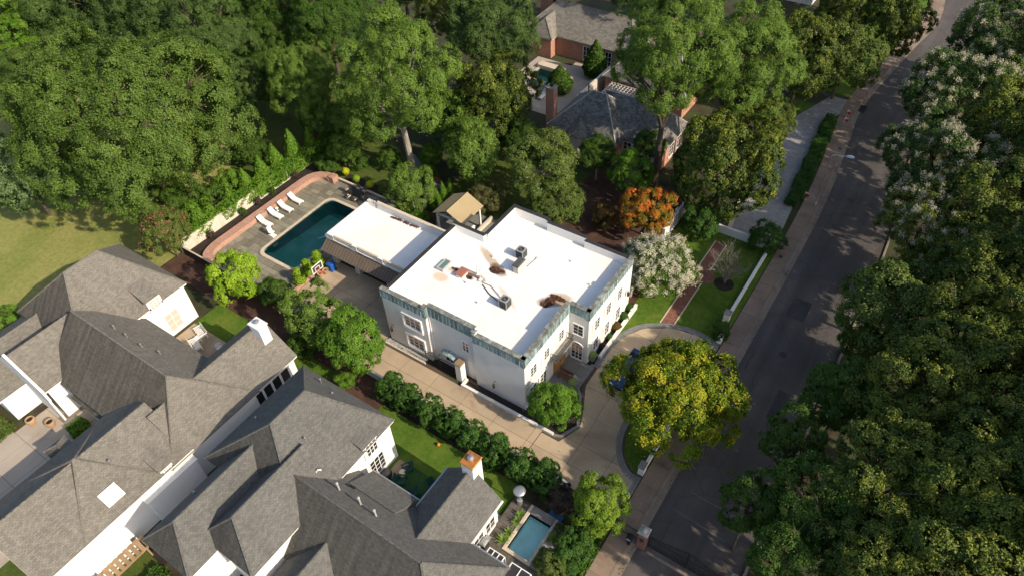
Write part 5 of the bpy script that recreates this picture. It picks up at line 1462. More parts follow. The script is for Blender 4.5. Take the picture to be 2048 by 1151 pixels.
dormer(G2, -25.62, 15.75, 17.25, 3.6, 5.5, 'shingle_grey', 1.2, 'glass_dark', .5)
window(G2, 'x', -25.82, 16.0, 17.4, .7, 2.7, 3, 4, 1, shutter=True)
window(G2, 'x', -25.82, 13.4, 14.7, .7, 2.7, 3, 4, 1)
for y0 in (15.6, 17.0): window(G2, 'x', -15.72, y0, y0+1.0, .6, 2.5, 2, 3, 1)
for (x, y, z, k) in ((-26.6, 12.3, 5.4, 1), (-24.5, 12.3, 5.6, 0), (-22.5, 12.3, 5.6, 0), (-21.0, 12.2, 5.6, 0)):
    m_ = MB().tube([(x, y, z-.3), (x, y, z+1.15)] if not k else [(x, y, z-.3), (x, y, z+1.0), (x+.12, y+.1, z+1.15), (x+.3, y+.25, z+1.1)], .065, 8)
    if not k: m_.lathe(x, y, [(.1, z+1.1), (.1, z+1.22), (.02, z+1.26)], 8)
    m_.lathe(x, y, [(.18, z+.0), (.09, z+.2)], 8)
    m_.build('vent_pipe', 'pipe_white' if k else 'pipe_grey', G2)
for x, y, z in ((-28.4, 13.4, 7.45), (-32.0, 18.2, 6.3), (-30.0, 17.6, 6.7), (-33.5, 13.0, 6.4), (-32.9, 6.6, 5.8)):
    MB().tube([(x, y, z-.4), (x, y, z+.25)], .055, 7).lathe(x, y, [(.09, z+.23), (.09, z+.3), (.02, z+.33)], 8).build('vent_pipe', 'galv', G2)
for x, y in ((-24.6, 13.1), (-24.2, 13.2)): MB().obox((x, y, 5.15), (.3, .2, .1), 0, -.7).build('roof_vent', 'iron', G2)
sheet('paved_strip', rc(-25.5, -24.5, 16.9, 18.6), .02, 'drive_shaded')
sheet('turf_patch', rc(-24.5, -20.2, 15.4, 18.65), .02, 'turf')
for k in range(2): pass
def adirondack(label, x, y, rz):
    t = thing('adirondack_chair', label, 'chair', (x, y, .03), 'dark green lounge chairs on the turf', 1e-9); t.rotation_euler.z = rz
    for k in range(5): MB().obox((0, -.25+k*.13, .36-.03*k), (.55, .11, .025), 0, -.22).build('seat_slat', 'fabric_green', t)
    for k in range(5): MB().obox((-.22+k*.11, .42, .62), (.10, .025, .75), 0, -.4).build('back_slat', 'fabric_green', t)
    for sx in (-.34, .34):
        MB().box(sx-.07, sx+.07, -.35, .4, .52, .55).build('armrest', 'fabric_green', t)
        for sy in (-.3, .3): MB().box(sx-.03, sx+.03, sy-.03, sy+.03, 0, .52).build('leg', 'fabric_green', t)
adirondack('dark green lounge chair nearest the lawn edge on the turf patch', -24.3, 18.15, -.5)
adirondack('dark green lounge chair beside the small cream table on the turf', -24.0, 17.1, 2.0)
adirondack('dark green lounge chair in the middle of the turf patch by the roof', -22.5, 16.9, 2.6)
adirondack('dark green lounge chair tucked behind the gabled wing', -21.5, 18.0, 1.2)
t = thing('side_table', 'small round cream table between green lounge chairs', 'table', (-24.35, 17.65, .03))
MB().lathe(-24.35, 17.65, [(.26, .42), (.26, .47)], 14).build('table_top', 'fabric_cream', t); MB().lathe(-24.35, 17.65, [(.2, .03), (.04, .08), (.04, .42)], 8).build('pedestal', 'fabric_cream', t)
t = thing('covered_grill', 'round dark covered kettle grill beside the white wall', 'grill', (-25.2, 16.8, .03))
MB().lathe(-25.2, 16.8, [(.3, .1), (.42, .5), (.44, .75), (.3, 1.0), (.05, 1.08)], 16).build('bowl', 'dark_metal', t)
for a in (0, 2.1, 4.2): MB().tube([(-25.2+.3*math.cos(a), 16.8+.3*math.sin(a), .03), (-25.2+.25*math.cos(a), 16.8+.25*math.sin(a), .4)], .025, 5).build('leg', 'iron', t)

# ---- small pool terrace of the near house
dk = struct('timber_deck', MB().box(-15.75, -14.3, 15.0, 20.95, .05, .25).box(-14.3, -10.9, 14.0, 16.8, .05, .25), 'wood_dark')
for k in range(40):
    y = 15.05+k*.148
    rect_piece('deck_board', 'deck_wood', -15.72, -14.32, y, y+.135, .25, .285, dk)
for k in range(22):
    x = -14.28+k*.152
    rect_piece('deck_board', 'deck_wood', x, x+.138, 14.0, 16.78, .25, .285, dk)
sheet('stone_strip', rc(-16.3, -15.77, 15.2, 19.0), .06, 'coping')
p2 = thing('plunge_pool', 'small turquoise plunge pool beside a grey timber deck', 'swimming pool', (-13, 19, 0))
x0, x1, y0, y1 = -14.0, -12.15, 17.15, 20.25
b = MB()
b.face([(x0, y0, -.6), (x1, y0, -.6), (x1, y1, -.6), (x0, y1, -.6)])
for (xa, ya), (xb, yb) in (((x0, y0), (x1, y0)), ((x1, y0), (x1, y1)), ((x1, y1), (x0, y1)), ((x0, y1), (x0, y0))): b.face([(xa, ya, .3), (xb, yb, .3), (xb, yb, -1.0), (xa, ya, -1.0)])
b.build('basin', 'pool_aqua', p2)
MB().face([(x0, y0, .17), (x1, y0, .17), (x1, y1, .17), (x0, y1, .17)]).build('water', 'water_aqua', p2)
for nm, a, b_, c, d, z in (('coping', -14.3, -14.0, 16.85, 20.95, .36), ('coping', -12.15, -11.9, 16.85, 20.95, .34), ('coping', -14.0, -12.15, 16.85, 17.15, .34), ('spa_ledge', -14.0, -12.15, 20.25, 20.95, .42)):
    MB().bbox(a, b_, c, d, -.1, z, .03).build(nm, 'coping' if nm == 'coping' else 'stone_grey', p2)
sheet('planting_bed', rc(-11.88, -11.1, 16.85, 20.95), .2, 'stone_cap')
t = thing('patio_heater', 'tall patio heater with round shiny dome at the deck corner', 'patio heater', (-15.1, 20.55, .285))
MB().lathe(-15.1, 20.55, [(.24, .285), (.24, .9), (.06, .95)], 14).build('base', 'galv', t); MB().lathe(-15.1, 20.55, [(.04, .9), (.04, 2.1)], 8).build('pole', 'galv', t); MB().lathe(-15.1, 20.55, [(.1, 1.9), (.1, 2.15)], 10).build('burner', 'galv', t)
MB().lathe(-15.1, 20.55, [(.48, 2.18), (.46, 2.24), (.3, 2.31), (.0, 2.34)], 20).build('dome', 'galv', t, True)
t = thing('pool_float', 'blue inflatable mat lying at the end of the plunge pool', 'pool float', (-12.3, 21.1, .1))
for k in range(4): MB().tube([(-12.85, 20.98+k*.13, .25), (-11.75, 20.98+k*.13, .25)], .075, 8).build('tube', 'fabric_blue', t)
t = thing('gas_grill', 'grey gas grill against the sunlit deck wall', 'grill', (-15.45, 16.3, .285))
MB().box(-15.7, -15.2, 16.05, 16.6, .35, .95).build('cabinet', 'dark_metal', t); MB().bbox(-15.72, -15.18, 16.0, 16.65, .95, 1.2, .12).build('hood', 'ac_grey', t); MB().box(-15.6, -15.2, 16.65, 16.95, .88, .93).build('side_shelf', 'galv', t)
def folded_parasol(label, x, y):
    t = thing('closed_parasol', label, 'parasol', (x, y, .285))
    MB().lathe(x, y, [(.03, .285), (.03, 2.5)], 8).build('pole', 'white_paint', t); MB().lathe(x, y, [(.03, .9), (.17, 1.0), (.13, 1.7), (.05, 2.4), (.01, 2.5)], 9).build('folded_canopy', 'fabric_cream', t); MB().lathe(x, y, [(.3, .285), (.3, .35), (.05, .4)], 12).build('base', 'stone_grey', t)
folded_parasol('closed cream parasol by the deck nearer the grill', -13.5, 15.75)
folded_parasol('closed cream parasol at the bottom edge near the pool corner', -11.5, 15.5)
def shade(label, x0, x1, y0, y1, z, n):
    t = thing('shade_canopy', label, 'canopy', (x0, y0, 0))
    MB().box(x0, x1, y0, y0+.06, z, z+.1).box(x0, x1, y1-.06, y1, z, z+.1).build('rail', 'white_paint', t)
    for k in range(n+1): xx = x0+(x1-.06-x0)*k/n; MB().box(xx, xx+.06, y0+.06, y1-.06, z, z+.1).build('rafter', 'white_paint', t)
    for k in range(n): xa = x0+(x1-.06-x0)*k/n+.06; xb = x0+(x1-.06-x0)*(k+1)/n; MB().box(xa, xb, y0+.06, y1-.06, z+.02, z+.05).build('panel', 'dark_metal', t)
    for xx in (x0, x1-.06): MB().box(xx, xx+.06, y1-.06, y1, .25, z).build('post', 'white_paint', t)
shade('small dark-panelled canopy beside the lower roof eave over the deck', -14.4, -13.1, 15.15, 15.75, 2.45, 3)
shade('larger dark-panelled canopy at the bottom edge by the plunge pool', -12.5, -10.9, 14.0, 15.7, 2.5, 2)

# ---------------------------------------------------------------- brick house at the back
B = thing('brick_house', 'pink brick house with dark slate hipped roofs behind the garden', 'house', (-38, 74, 0))
def bb(*a, **k): return roof_block(B, *a, mat=k.pop('mat', 'slate'), wall='pink_brick', trim='trim_grey', **k)
bb(-38.6, -29.2, 62.3, 70.2, 3.0, 6.7, 'x', (4.0, 3.6))
bb(-33.5, -24.0, 64.4, 71.0, 3.0, 6.4, 'x', (0, 3.0), gable=(0, 0))
bb(-38.2, -26.5, 75.5, 84.0, 3.2, 6.9, 'x', (3.8, 3.0))
bb(-55.0, -36.8, 82.3, 90.6, 3.0, 6.2, 'x', (3.5, 3.0), mat='slate_pale')
bb(-53.3, -49.3, 80.9, 86.5, 3.0, 5.2, 'y', (1.6, 0), mat='slate_pale', gable=(0, 0))
box_chimney(B, -39.1, -38.0, 62.9, 63.8, -.1, 7.4, 'pink_brick', 'stone_grey', 1, 'iron')
box_chimney(B, -33.0, -31.8, 83.4, 84.6, 3, 8.4, 'pink_brick', 'stone_grey', 2, 'terracotta')
box_chimney(B, -55.6, -54.2, 88.0, 89.2, -.1, 8.6, 'pink_brick', 'stone_grey', 2, 'terracotta')
t_ = MB().lathe(-34.3, 62.9, [(1.5, 2.9), (1.45, 3.0), (.75, 3.6), (0, 4.5)], 10).build('turret_roof', 'slate_pale', B)
MB().lathe(-34.3, 62.9, [(1.25, -.1), (1.25, 2.9)], 10).build('turret_wall', 'cream_wall', B)
for x in (-29.3, -26.6): window(B, 'y', 64.72, x, x+.9, .7, 2.3, 2, 3, -1, shutter=True)
for x in (-45.0, -41.5, -39.6): window(B, 'y', 82.62, x, x+.9, .4, 2.4, 2, 3, -1)
window(B, 'x', -24.32, 66.5, 67.6, .7, 2.3, 2, 3, 1); window(B, 'x', -24.32, 68.6, 69.6, .7, 2.3, 2, 3, 1)
MB().tube([(-35.9, 67.6, 5.2), (-35.9, 67.6, 6.4)], .08, 7).build('vent_pipe', 'iron', B)
MB().box(-39.2, -38.9, 70.5, 79.5, -.1, 2.4).build('garden_wing_wall', 'cream_wall', B)
patio = struct('brick_house_patio', MB().box(-51.5, -49.42, 70, 80.8, -.1, .0).box(-45.88, -38.9, 68, 82, -.1, .0).box(-49.42, -45.88, 70, 75.08, -.1, .0).box(-49.42, -45.88, 77.92, 80.8, -.1, 0), 'white_concrete')
p3 = thing('courtyard_pool', 'small teal pool with cream coping half hidden by trees near the brick house', 'swimming pool', (-47.6, 76.5, 0))
x0, x1, y0, y1 = -49.4, -45.9, 75.1, 77.9
b = MB(); b.face([(x0, y0, -1.0), (x1, y0, -1.0), (x1, y1, -1.0), (x0, y1, -1.0)])
for (xa, ya), (xb, yb) in (((x0, y0), (x1, y0)), ((x1, y0), (x1, y1)), ((x1, y1), (x0, y1)), ((x0, y1), (x0, y0))): b.face([(xa, ya, .02), (xb, yb, .02), (xb, yb, -1.0), (xa, ya, -1.0)])
b.build('basin', 'pool_teal', p3)
MB().face([(x0, y0, -.1), (x1, y0, -.1), (x1, y1, -.1), (x0, y1, -.1)]).build('water', 'water', p3)
MB().box(-49.8, -45.6, 77.9, 79.1, -.05, .55).build('raised_coping', 'coping', p3); MB().box(-49.8, -49.4, 74.7, 77.9, -.05, .08).box(-45.9, -45.5, 74.7, 77.9, -.05, .08).box(-49.4, -45.9, 74.7, 75.1, -.05, .08).build('coping', 'coping', p3)
t = thing('pergola', 'white lattice pergola between the slate roofs of the brick house', 'pergola', (-33.7, 73.8, 0))
for k in range(13): MB().box(-36.6+k*.47, -36.53+k*.47, 71.6, 75.4, 2.62, 2.72).build('rafter', 'lattice_white', t)
for k in range(8): MB().box(-36.7, -30.8, 71.7+k*.5, 71.77+k*.5, 2.722, 2.8).build('lath', 'lattice_white', t)
for x in (-36.5, -31.0):
    for y in (71.8, 75.2): MB().box(x-.08, x+.08, y-.08, y+.08, 0, 2.62).build('post', 'lattice_white', t)
t = thing('sun_lounger', 'white cushioned lounger on the brick house patio by the small pool', 'sun lounger', (-45.0, 71.8, .02))
MB().bbox(-45.4, -44.6, 70.6, 72.2, .22, .38, .05).build('seat_cushion', 'fabric_white', t); MB().obox((-45.0, 72.6, .55), (.8, .8, .1), 0, .6).build('back_cushion', 'fabric_white', t)
for x in (-45.3, -44.7):
    for y in (70.7, 72.1): MB().box(x-.03, x+.03, y-.03, y+.03, .01, .22).build('leg', 'dark_metal', t)
t = thing('patio_table', 'pale square table on the brick house patio', 'table', (-40.3, 77.2, .02))
MB().bbox(-40.9, -39.7, 76.7, 77.7, .68, .74).build('table_top', 'white_concrete', t)
for x in (-40.8, -39.8):
    for y in (76.8, 77.6): MB().box(x-.04, x+.04, y-.04, y+.04, 0, .68).build('leg', 'dark_metal', t)
t = thing('courtyard_arch', 'pale rendered garden wall with rounded top between garden trees', 'wall', (-41, 60, 0))
aw_ = MB(); pts = [(-42.2, 0), (-39.8, 0), (-39.8, 1.8)]+[(-41+1.2*math.cos(a), 1.8+.7*math.sin(a)) for a in np.linspace(0, math.pi, 9)]+[(-42.2, 1.8)]
aw_.face([(x, 60.0, z) for x, z in pts]); aw_.face([(x, 60.35, z) for x, z in pts][::-1])
for i in range(len(pts)): (xa, za), (xb, zb) = pts[i], pts[(i+1) % len(pts)]; aw_.face([(xa, 60.0, za), (xa, 60.35, za), (xb, 60.35, zb), (xb, 60.0, zb)][::-1])
aw_.build('wall_panel', 'stucco', t)
# white gable glimpsed at the top edge and drive behind
W = thing('far_white_house', 'white sided house corner peeking in at the top edge', 'house', (-25, 124, 0))
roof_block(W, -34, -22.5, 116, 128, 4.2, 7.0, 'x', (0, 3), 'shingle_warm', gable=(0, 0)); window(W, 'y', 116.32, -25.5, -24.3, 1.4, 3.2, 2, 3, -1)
t = thing('garden_shed', 'small grey-roofed white shed glimpsed under the big garden tree', 'shed', (-45.2, 56, 0))
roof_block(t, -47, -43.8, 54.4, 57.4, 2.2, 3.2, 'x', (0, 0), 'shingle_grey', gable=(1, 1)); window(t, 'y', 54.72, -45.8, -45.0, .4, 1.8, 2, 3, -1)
sheet('far_drive', [(-22, 108), (-10.5, 104), (-10.2, 107), (-22, 112)], .0, 'white_concrete')

# ---------------------------------------------------------------- street furniture
t = thing('street_lamp', 'slim grey street lamp with arm over the road', 'street lamp', (-7.25, 67.6, 0))
MB().lathe(-7.25, 67.6, [(.14, 0), (.14, .3), (.08, .4), (.055, 6.4), (.04, 6.5)], 10).build('pole', 'galv', t)
MB().tube([(-7.25, 67.6, 6.3), (-7.2, 67.62, 6.55), (-6.9, 67.75, 6.62), (-5.9, 68.0, 6.65)], .045, 7).build('arm', 'galv', t)
MB().tube([(-5.95, 67.99, 6.65), (-5.8, 68.02, 6.66), (-5.5, 68.08, 6.67), (-5.25, 68.13, 6.66), (-5.15, 68.15, 6.65)], [.06, .14, .17, .13, .04], 12).build('lamp_head', 'lamp_white', t, True)
def flag(label, x, y, s=1.0):
    t = thing('garden_flag', label, 'flag', (x, y, 0))
    MB().tube([(x, y, 0), (x, y, 1.15*s)], .012, 5).build('stick', 'fabric_white', t)
    f = MB(); n = 6
    for k in range(n):
        u0, u1 = k/n, (k+1)/n
        def q(u, z): return (x+.02+.5*s*u, y+.06*math.sin(u*5), z)
        f.face([q(u0, .5*s), q(u1, .5*s-.03), q(u1, .85*s-.03), q(u0, .85*s)])
    f.build('red_panel', 'plastic_red', t)
    f = MB()
    for k in range(n):
        u0, u1 = k/n, (k+1)/n
        f.face([(x+.02+.42*s*u0, y+.06*math.sin(u0*5), .855*s), (x+.02+.42*s*u1, y+.06*math.sin(u1*5), .825*s), (x+.02+.42*s*u1, y+.06*math.sin(u1*5), 1.05*s), (x+.02+.42*s*u0, y+.06*math.sin(u0*5), 1.1*s)])
    f.build('white_panel', 'fabric_white', t)
flag('red and white flag by the sidewalk, farther one of the pair near the drive entrance', -9.3, 87.0, .85)
flag('red and white flag by the sidewalk, nearer one of the pair near the drive entrance', -9.1, 85.2, .85)
flag('red and white flag at the near tip of the long hedge', -8.6, 68.0, .9)
t = thing('rubbish_bin', 'black lidded bin standing at the sidewalk edge far up the street', 'bin', (-9.3, 99, 0))
MB().prism([(-9.75, 98.6), (-8.95, 98.6), (-8.95, 99.4), (-9.75, 99.4)], 0, 1.0).build('body', 'plastic_black', t); MB().bbox(-9.8, -8.9, 98.55, 99.45, 1.0, 1.1, .04).build('lid', 'plastic_black', t)
# iron street gate between brick pillars
def pillar(label, x, y):
    t = thing('brick_pillar', label, 'pillar', (x, y, -.12))
    MB().box(x-.31, x+.31, y-.31, y+.31, -.2, 2.05).build('shaft', 'red_brick', t)
    MB().bbox(x-.39, x+.39, y-.39, y+.39, 2.05, 2.2, .06).build('cap', 'stone_cap', t); MB().lathe(x, y, [(.22, 2.2), (.26, 2.27), (.15, 2.36), (.04, 2.4)], 12).build('finial', 'stone_cap', t)
    MB().box(x-.15, x+.15, y-.34, y-.31, 1.0, 1.45).build('plaque', 'dark_metal', t)
pillar('red brick gate pillar with pale stone cap standing in the gutter line', -5.95, 22.8)
pillar('red brick gate pillar with stone cap at the bottom edge across the road', .75, 23.0)
t = thing('street_gate', 'black iron double gate with curved top across the road', 'gate', (-2.6, 22.9, -.12))
for s, x0, x1 in ((1, -5.5, -2.65), (-1, -2.55, .3)):
    def tz(u): return 1.55+.75*(u if s > 0 else 1-u)**1.6
    lf = MB()
    lf.tube([(x0+(x1-x0)*k/14, 22.9, tz(k/14)) for k in range(15)], .035, 5)
    for z in (.05, .45, 1.3): lf.tube([(x0, 22.9, z), (x1, 22.9, z)], .03, 5)
    lf.tube([(x0, 22.9, 0), (x0, 22.9, tz(0))], .04, 5).tube([(x1, 22.9, 0), (x1, 22.9, tz(1)+.12)], .05, 5)
    lf = lf.build('gate_leaf', 'iron', t)
    for k in range(1, 22): u = k/22; MB().tube([(x0+(x1-x0)*u, 22.9, .05), (x0+(x1-x0)*u, 22.9, tz(u)+.1)], .02, 4).build('bar', 'iron', lf)
    for k in range(22): u = (k+.5)/22; MB().tube([(x0+(x1-x0)*u, 22.9, .05), (x0+(x1-x0)*u, 22.9, .45)], .012, 4).build('dog_bar', 'iron', lf)
t = thing('iron_fence', 'short run of black iron fence left of the brick pillar', 'fence', (-7.1, 22.9, 0))
MB().tube([(-8.2, 22.9, .1), (-6.4, 22.9, .1)], .025, 5).tube([(-8.2, 22.9, 1.3), (-6.4, 22.9, 1.3)], .025, 5).build('rails', 'iron', t)
for k in range(13): MB().tube([(-8.15+k*.145, 22.9, 0), (-8.15+k*.145, 22.9, 1.5)], .013, 4).build('bar', 'iron', t)
t = thing('black_post_box', 'black post box on the sidewalk against the brick pillar', 'post box', (-6.75, 22.3, 0))
MB().box(-6.85, -6.65, 22.2, 22.4, 0, .9).build('post', 'plastic_black', t); MB().bbox(-6.98, -6.52, 22.05, 22.55, .9, 1.3, .08).build('box', 'plastic_black', t)
MB().box(-6.9, -6.6, 22.03, 22.05, 1.08, 1.16).build('flap', 'lamp_white', t)
o = MB().box(-5.4, .4, 22.4, 22.6, -.12, -.105).build('gate_track', 'gutter_concrete'); tag(o, 'pale concrete strip across the road under the iron gate', 'track')

# parked car under the golden tree
t = thing('parked_car', 'dark blue car parked on the drive under the golden tree', 'car', (-13.75, 36.1, .02), None, 1e-9)
t.rotation_euler.z = math.radians(88)
prof = [(-2.25, .35), (-2.28, .62), (-2.1, .78), (-1.25, .92), (-.55, 1.38), (.75, 1.42), (1.65, 1.0), (2.2, .92), (2.28, .6), (2.2, .32)]
b = MB(); n = len(prof); W2 = [(.78, 0), (.88, 1), (.88, 1), (.86, 1), (.66, 1), (.66, 1), (.84, 1), (.84, 1), (.88, 1), (.78, 0)]
for i, (x, z) in enumerate(prof):
    w = W2[i][0]; b.v += [(x, -w, z), (x, w, z)]
for i in range(n-1): b.f.append((2*i, 2*i+1, 2*i+3, 2*i+2))
b.f.append(tuple(2*i for i in range(n))[::-1]); b.f.append(tuple(2*i+1 for i in range(n))); b.f.append((2*n-2, 2*n-1, 1, 0))
b.build('body', 'car_blue', t)
MB().face([(-1.2, -.74, .96), (-1.2, .74, .96), (-.58, .6, 1.385), (-.58, -.6, 1.385)]).build('windscreen', 'glass_dark', t).location.z = .012
MB().face([(.82, -.6, 1.40), (.82, .6, 1.40), (1.58, .72, 1.05), (1.58, -.72, 1.05)]).build('rear_window', 'glass_dark', t).location.z = .012
for s in (-1, 1):
    MB().face([(-1.0, s*.80, .98), (1.4, s*.80, 1.02), (.7, s*.69, 1.36), (-.5, s*.69, 1.33)][::s]).build('side_window', 'glass_dark', t).location.y = s*.03
    for x in (-1.4, 1.4):
        w_ = MB().tube([(x, s*.68, .32), (x, s*.9, .32)], .32, 16).build('wheel', 'rubber', t); MB().tube([(x, s*.9, .32), (x, s*.915, .32)], .19, 12).build('rim', 'galv', w_)
    MB().obox((-2.22, s*.62, .68), (.12, .38, .14)).build('headlight', 'lamp_white', t)
    MB().obox((2.24, s*.62, .74), (.1, .34, .14)).build('tail_light', 'plastic_red', t)
    MB().obox((-.75, s*.95, .98), (.12, .16, .1)).build('mirror', 'car_blue', t)
MB().obox((-2.28, 0, .5), (.04, 1.1, .16)).build('grille', 'plastic_black', t)
t = MB().lathe(-23.6, 21.3, [(.03, .02), (.12, .08), (.15, .17), (.12, .27), (.03, .33)], 12).build('play_ball', 'plastic_orange'); tag(t, 'orange play ball on the lawn beside the clipped shrubs', 'ball')

# ---------------------------------------------------------------- vegetation
def leaf_mesh(name, P, N, L, W, var, rng, droop=0.0):
    n = len(P)
    N = N/np.linalg.norm(N, axis=1, keepdims=True)
    A = rng.normal(size=(n, 3)); A -= (A*N).sum(1, keepdims=True)*N
    A /= np.linalg.norm(A, axis=1, keepdims=True)+1e-9
    Bv = np.cross(N, A)
    l = (L*rng.uniform(.7, 1.3, n))[:, None]; w = (W*rng.uniform(.7, 1.3, n))[:, None]
    bend = N*l*.12
    V = np.empty((n, 4, 3))
    V[:, 0] = P-A*l*.5-bend; V[:, 1] = P-Bv*w*.5+bend*.5; V[:, 2] = P+A*l*.5-bend; V[:, 3] = P+Bv*w*.5+bend*.5
    me = bpy.data.meshes.new(name)
    me.vertices.add(n*4); me.loops.add(n*4); me.polygons.add(n)
    me.vertices.foreach_set('co', V.astype(np.float32).ravel())
    me.loops.foreach_set('vertex_index', np.arange(n*4, dtype=np.int32))
    me.polygons.foreach_set('loop_start', np.arange(0, n*4, 4, dtype=np.int32))
    at = me.attributes.new('var', 'FLOAT', 'FACE')
    at.data.foreach_set('value', np.clip(var, 0, 1).astype(np.float32))
    me.update(calc_edges=True)
    me.materials.append(MATS['leaf_oak'])
    return me

def sph(n, rng):
    v = rng.normal(size=(n, 3)); return v/np.linalg.norm(v, axis=1, keepdims=True)

def crown(seed, R, hr, nl, n_leaf, L, W, lobe=(.28, .42), zmin=-.45, clump=.45, outward=.68, shape='round', upbias=.35, cpl=14, vs=.17, openness=0.0):
    """lobed leaf crown centred on the origin; returns arrays and lobe centres"""
    rng = np.random.default_rng(seed)
    i = np.arange(nl)+.5
    z = 1-(1-zmin)*i/nl
    ph = i*2.39996+rng.uniform(0, 6.28)
    rr = np.sqrt(np.maximum(0, 1-z*z))
    D = np.stack([rr*np.cos(ph), rr*np.sin(ph), z], 1)+rng.normal(0, .14, (nl, 3))
    D /= np.linalg.norm(D, axis=1, keepdims=True)
    rad = rng.uniform(.46, .84, nl)
    if shape == 'cone':
        rad *= np.clip(1.05-.55*(D[:, 2]*.5+.5), .3, 1.1)
        D[:, 2] *= 1.25
    C = D*rad[:, None]*R; C[:, 2] *= hr
    lr = R*rng.uniform(lobe[0], lobe[1], nl)
    # a few inner lobes fill the middle
    m = max(2, nl//6)
    C = np.vstack([C, sph(m, rng)*R*.3*np.array([1, 1, hr])]); lr = np.concatenate([lr, R*rng.uniform(.3, .42, m)])
    nl2 = len(C)
    w = lr**2/np.sum(lr**2)
    nc = int(nl2*cpl*1.25)
    ci = rng.choice(nl2, nc, p=w)
    cd = sph(nc, rng)
    out = C[ci]/(np.linalg.norm(C[ci], axis=1, keepdims=True)+1e-6)
    cd = cd+out*.75+np.array([0, 0, .30]); cd /= np.linalg.norm(cd, axis=1, keepdims=True)
    cp = C[ci]+cd*lr[ci][:, None]*rng.uniform(.78, 1.1, nc)[:, None]
    # drop clumps buried in other lobes
    dd = np.linalg.norm((cp[:, None, :]-C[None]), axis=2)/lr[None]
    dd[np.arange(nc), ci] = 9
    keep = dd.min(1) > .62
    if openness: keep &= rng.random(nc) > openness
    cp, cd, ci = cp[keep], cd[keep], ci[keep]; nc = len(cp)
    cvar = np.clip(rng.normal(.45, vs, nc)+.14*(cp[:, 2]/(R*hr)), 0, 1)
    csize = rng.uniform(.7, 1.3, nc)
    li = rng.choice(nc, n_leaf, p=csize**2/np.sum(csize**2))
    off = rng.normal(size=(n_leaf, 3))*.43
    far = rng.random(n_leaf) < .10
    off[far] *= 2.0
    s = (clump*csize[li])[:, None]
    # clumps are flattened shells across their direction
    along = (off*cd[li]).sum(1, keepdims=True)
    off = off-cd[li]*along*.45
    P = cp[li]+off*s
    N = cd[li]*outward+np.clip(off, -1, 1)*.4+np.array([0, 0, upbias])+rng.normal(0, .38, (n_leaf, 3))
    var = cvar[li]+rng.normal(0, .12, n_leaf)
    return P, N, var, C, lr, cp, cd, rng

CROWN = {}
def make_crown(key, seed, R, hr, nl, n, L, W, **k):
    P, N, var, C, lr, cp, cd, rng = crown(seed, R, hr, nl, n, L, W, **k)
    me = leaf_mesh('crown_'+key, P, N, L, W, var, rng)
    CROWN[key] = dict(me=me, R=R, hr=hr, C=C, lr=lr, cp=cp, cd=cd, seed=seed)

def make_blossom(key, src, n, size, top=.1, frac=.6):
    c = CROWN[src]; rng = np.random.default_rng(c['seed']+99)
    cp, cd = c['cp'], c['cd']
    ok = np.where(cd[:, 2] > top)[0]
    ok = rng.choice(ok, int(len(ok)*frac), replace=False)
    li = rng.choice(ok, n)
    P = cp[li]+cd[li]*.34+rng.normal(0, .15, (n, 3))
    N = cd[li]+rng.normal(0, .6, (n, 3))
    CROWN[key] = dict(me=leaf_mesh('blossom_'+key, P, N, size, size*.8, rng.random(n), rng))

def make_trunk(key, src, base_z, r0, nlimb, seed):
    """tapered trunk and limbs up into the crown, crown centre at origin, base at base_z"""
    c = CROWN[src]; rng = random.Random(seed); mb = MB()
    R, hr = c['R'], c['hr']
    fork = -R*hr*(.8 if src == 'tall' else .45)
    lean = (rng.uniform(-.06, .06)*R, rng.uniform(-.06, .06)*R)
    mb.tube([(0, 0, base_z), (lean[0]*.2, lean[1]*.2, base_z+(fork-base_z)*.2), (lean[0]*.6, lean[1]*.6, base_z+(fork-base_z)*.6), (lean[0], lean[1], fork)], [r0*1.45, r0*1.05, r0*.92, r0*.8], 9)
    order = list(range(len(c['C']))); rng.shuffle(order)
    for k in order[:nlimb]:
        p = Vector(c['C'][k]); s = Vector((lean[0], lean[1], fork+rng.uniform(-.05, .25)*R*hr))
        a = s+(p-s)*.4+Vector((rng.uniform(-.05, .05)*R, rng.uniform(-.05, .05)*R, .08*R))
        b2 = s+(p-s)*.75+Vector((rng.uniform(-.04, .04)*R, rng.uniform(-.04, .04)*R, .05*R))
        mb.tube([s, a, b2, p], [r0*.5, r0*.34, r0*.2, r0*.08], 6)
        for q in range(3):
            e = p+Vector((rng.uniform(-1, 1), rng.uniform(-1, 1), rng.uniform(-.2, 1)))*c['lr'][k]*.8
            mb.tube([b2, (b2+e)/2+Vector((0, 0, .03*R)), e], [r0*.16, r0*.09, r0*.03], 5)
    CROWN[key] = dict(me=mb.mesh('trunk_'+key))

make_crown('oak', 21, 14.0, .72, 80, 274500, 0.216, 0.130, lobe=(.17, .26), clump=.62, cpl=24)
make_crown('big', 22, 9.0, .85, 48, 131760, 0.216, 0.130, lobe=(.2, .30), clump=.58, cpl=20)
make_crown('big2', 23, 9.0, .95, 44, 128100, 0.216, 0.130, lobe=(.2, .32), clump=.6, cpl=20)
make_crown('tall', 24, 9.5, 1.1, 56, 146400, 0.216, 0.130, lobe=(.17, .28), clump=.6, cpl=20, zmin=-.75)
make_crown('mag', 31, 6.0, .95, 36, 68320, 0.238, 0.130, lobe=(.22, .34), clump=.42, cpl=22, zmin=-.8, upbias=.25)
make_crown('mag2', 32, 6.0, .85, 32, 65880, 0.238, 0.130, lobe=(.24, .36), clump=.42, cpl=22, zmin=-.7, upbias=.25)
make_crown('crape', 41, 6.0, .75, 38, 65880, 0.187, 0.122, lobe=(.2, .32), clump=.42, cpl=20, zmin=-.5)
make_blossom('crape_bloom', 'crape', 13500, .12, .2, .36)
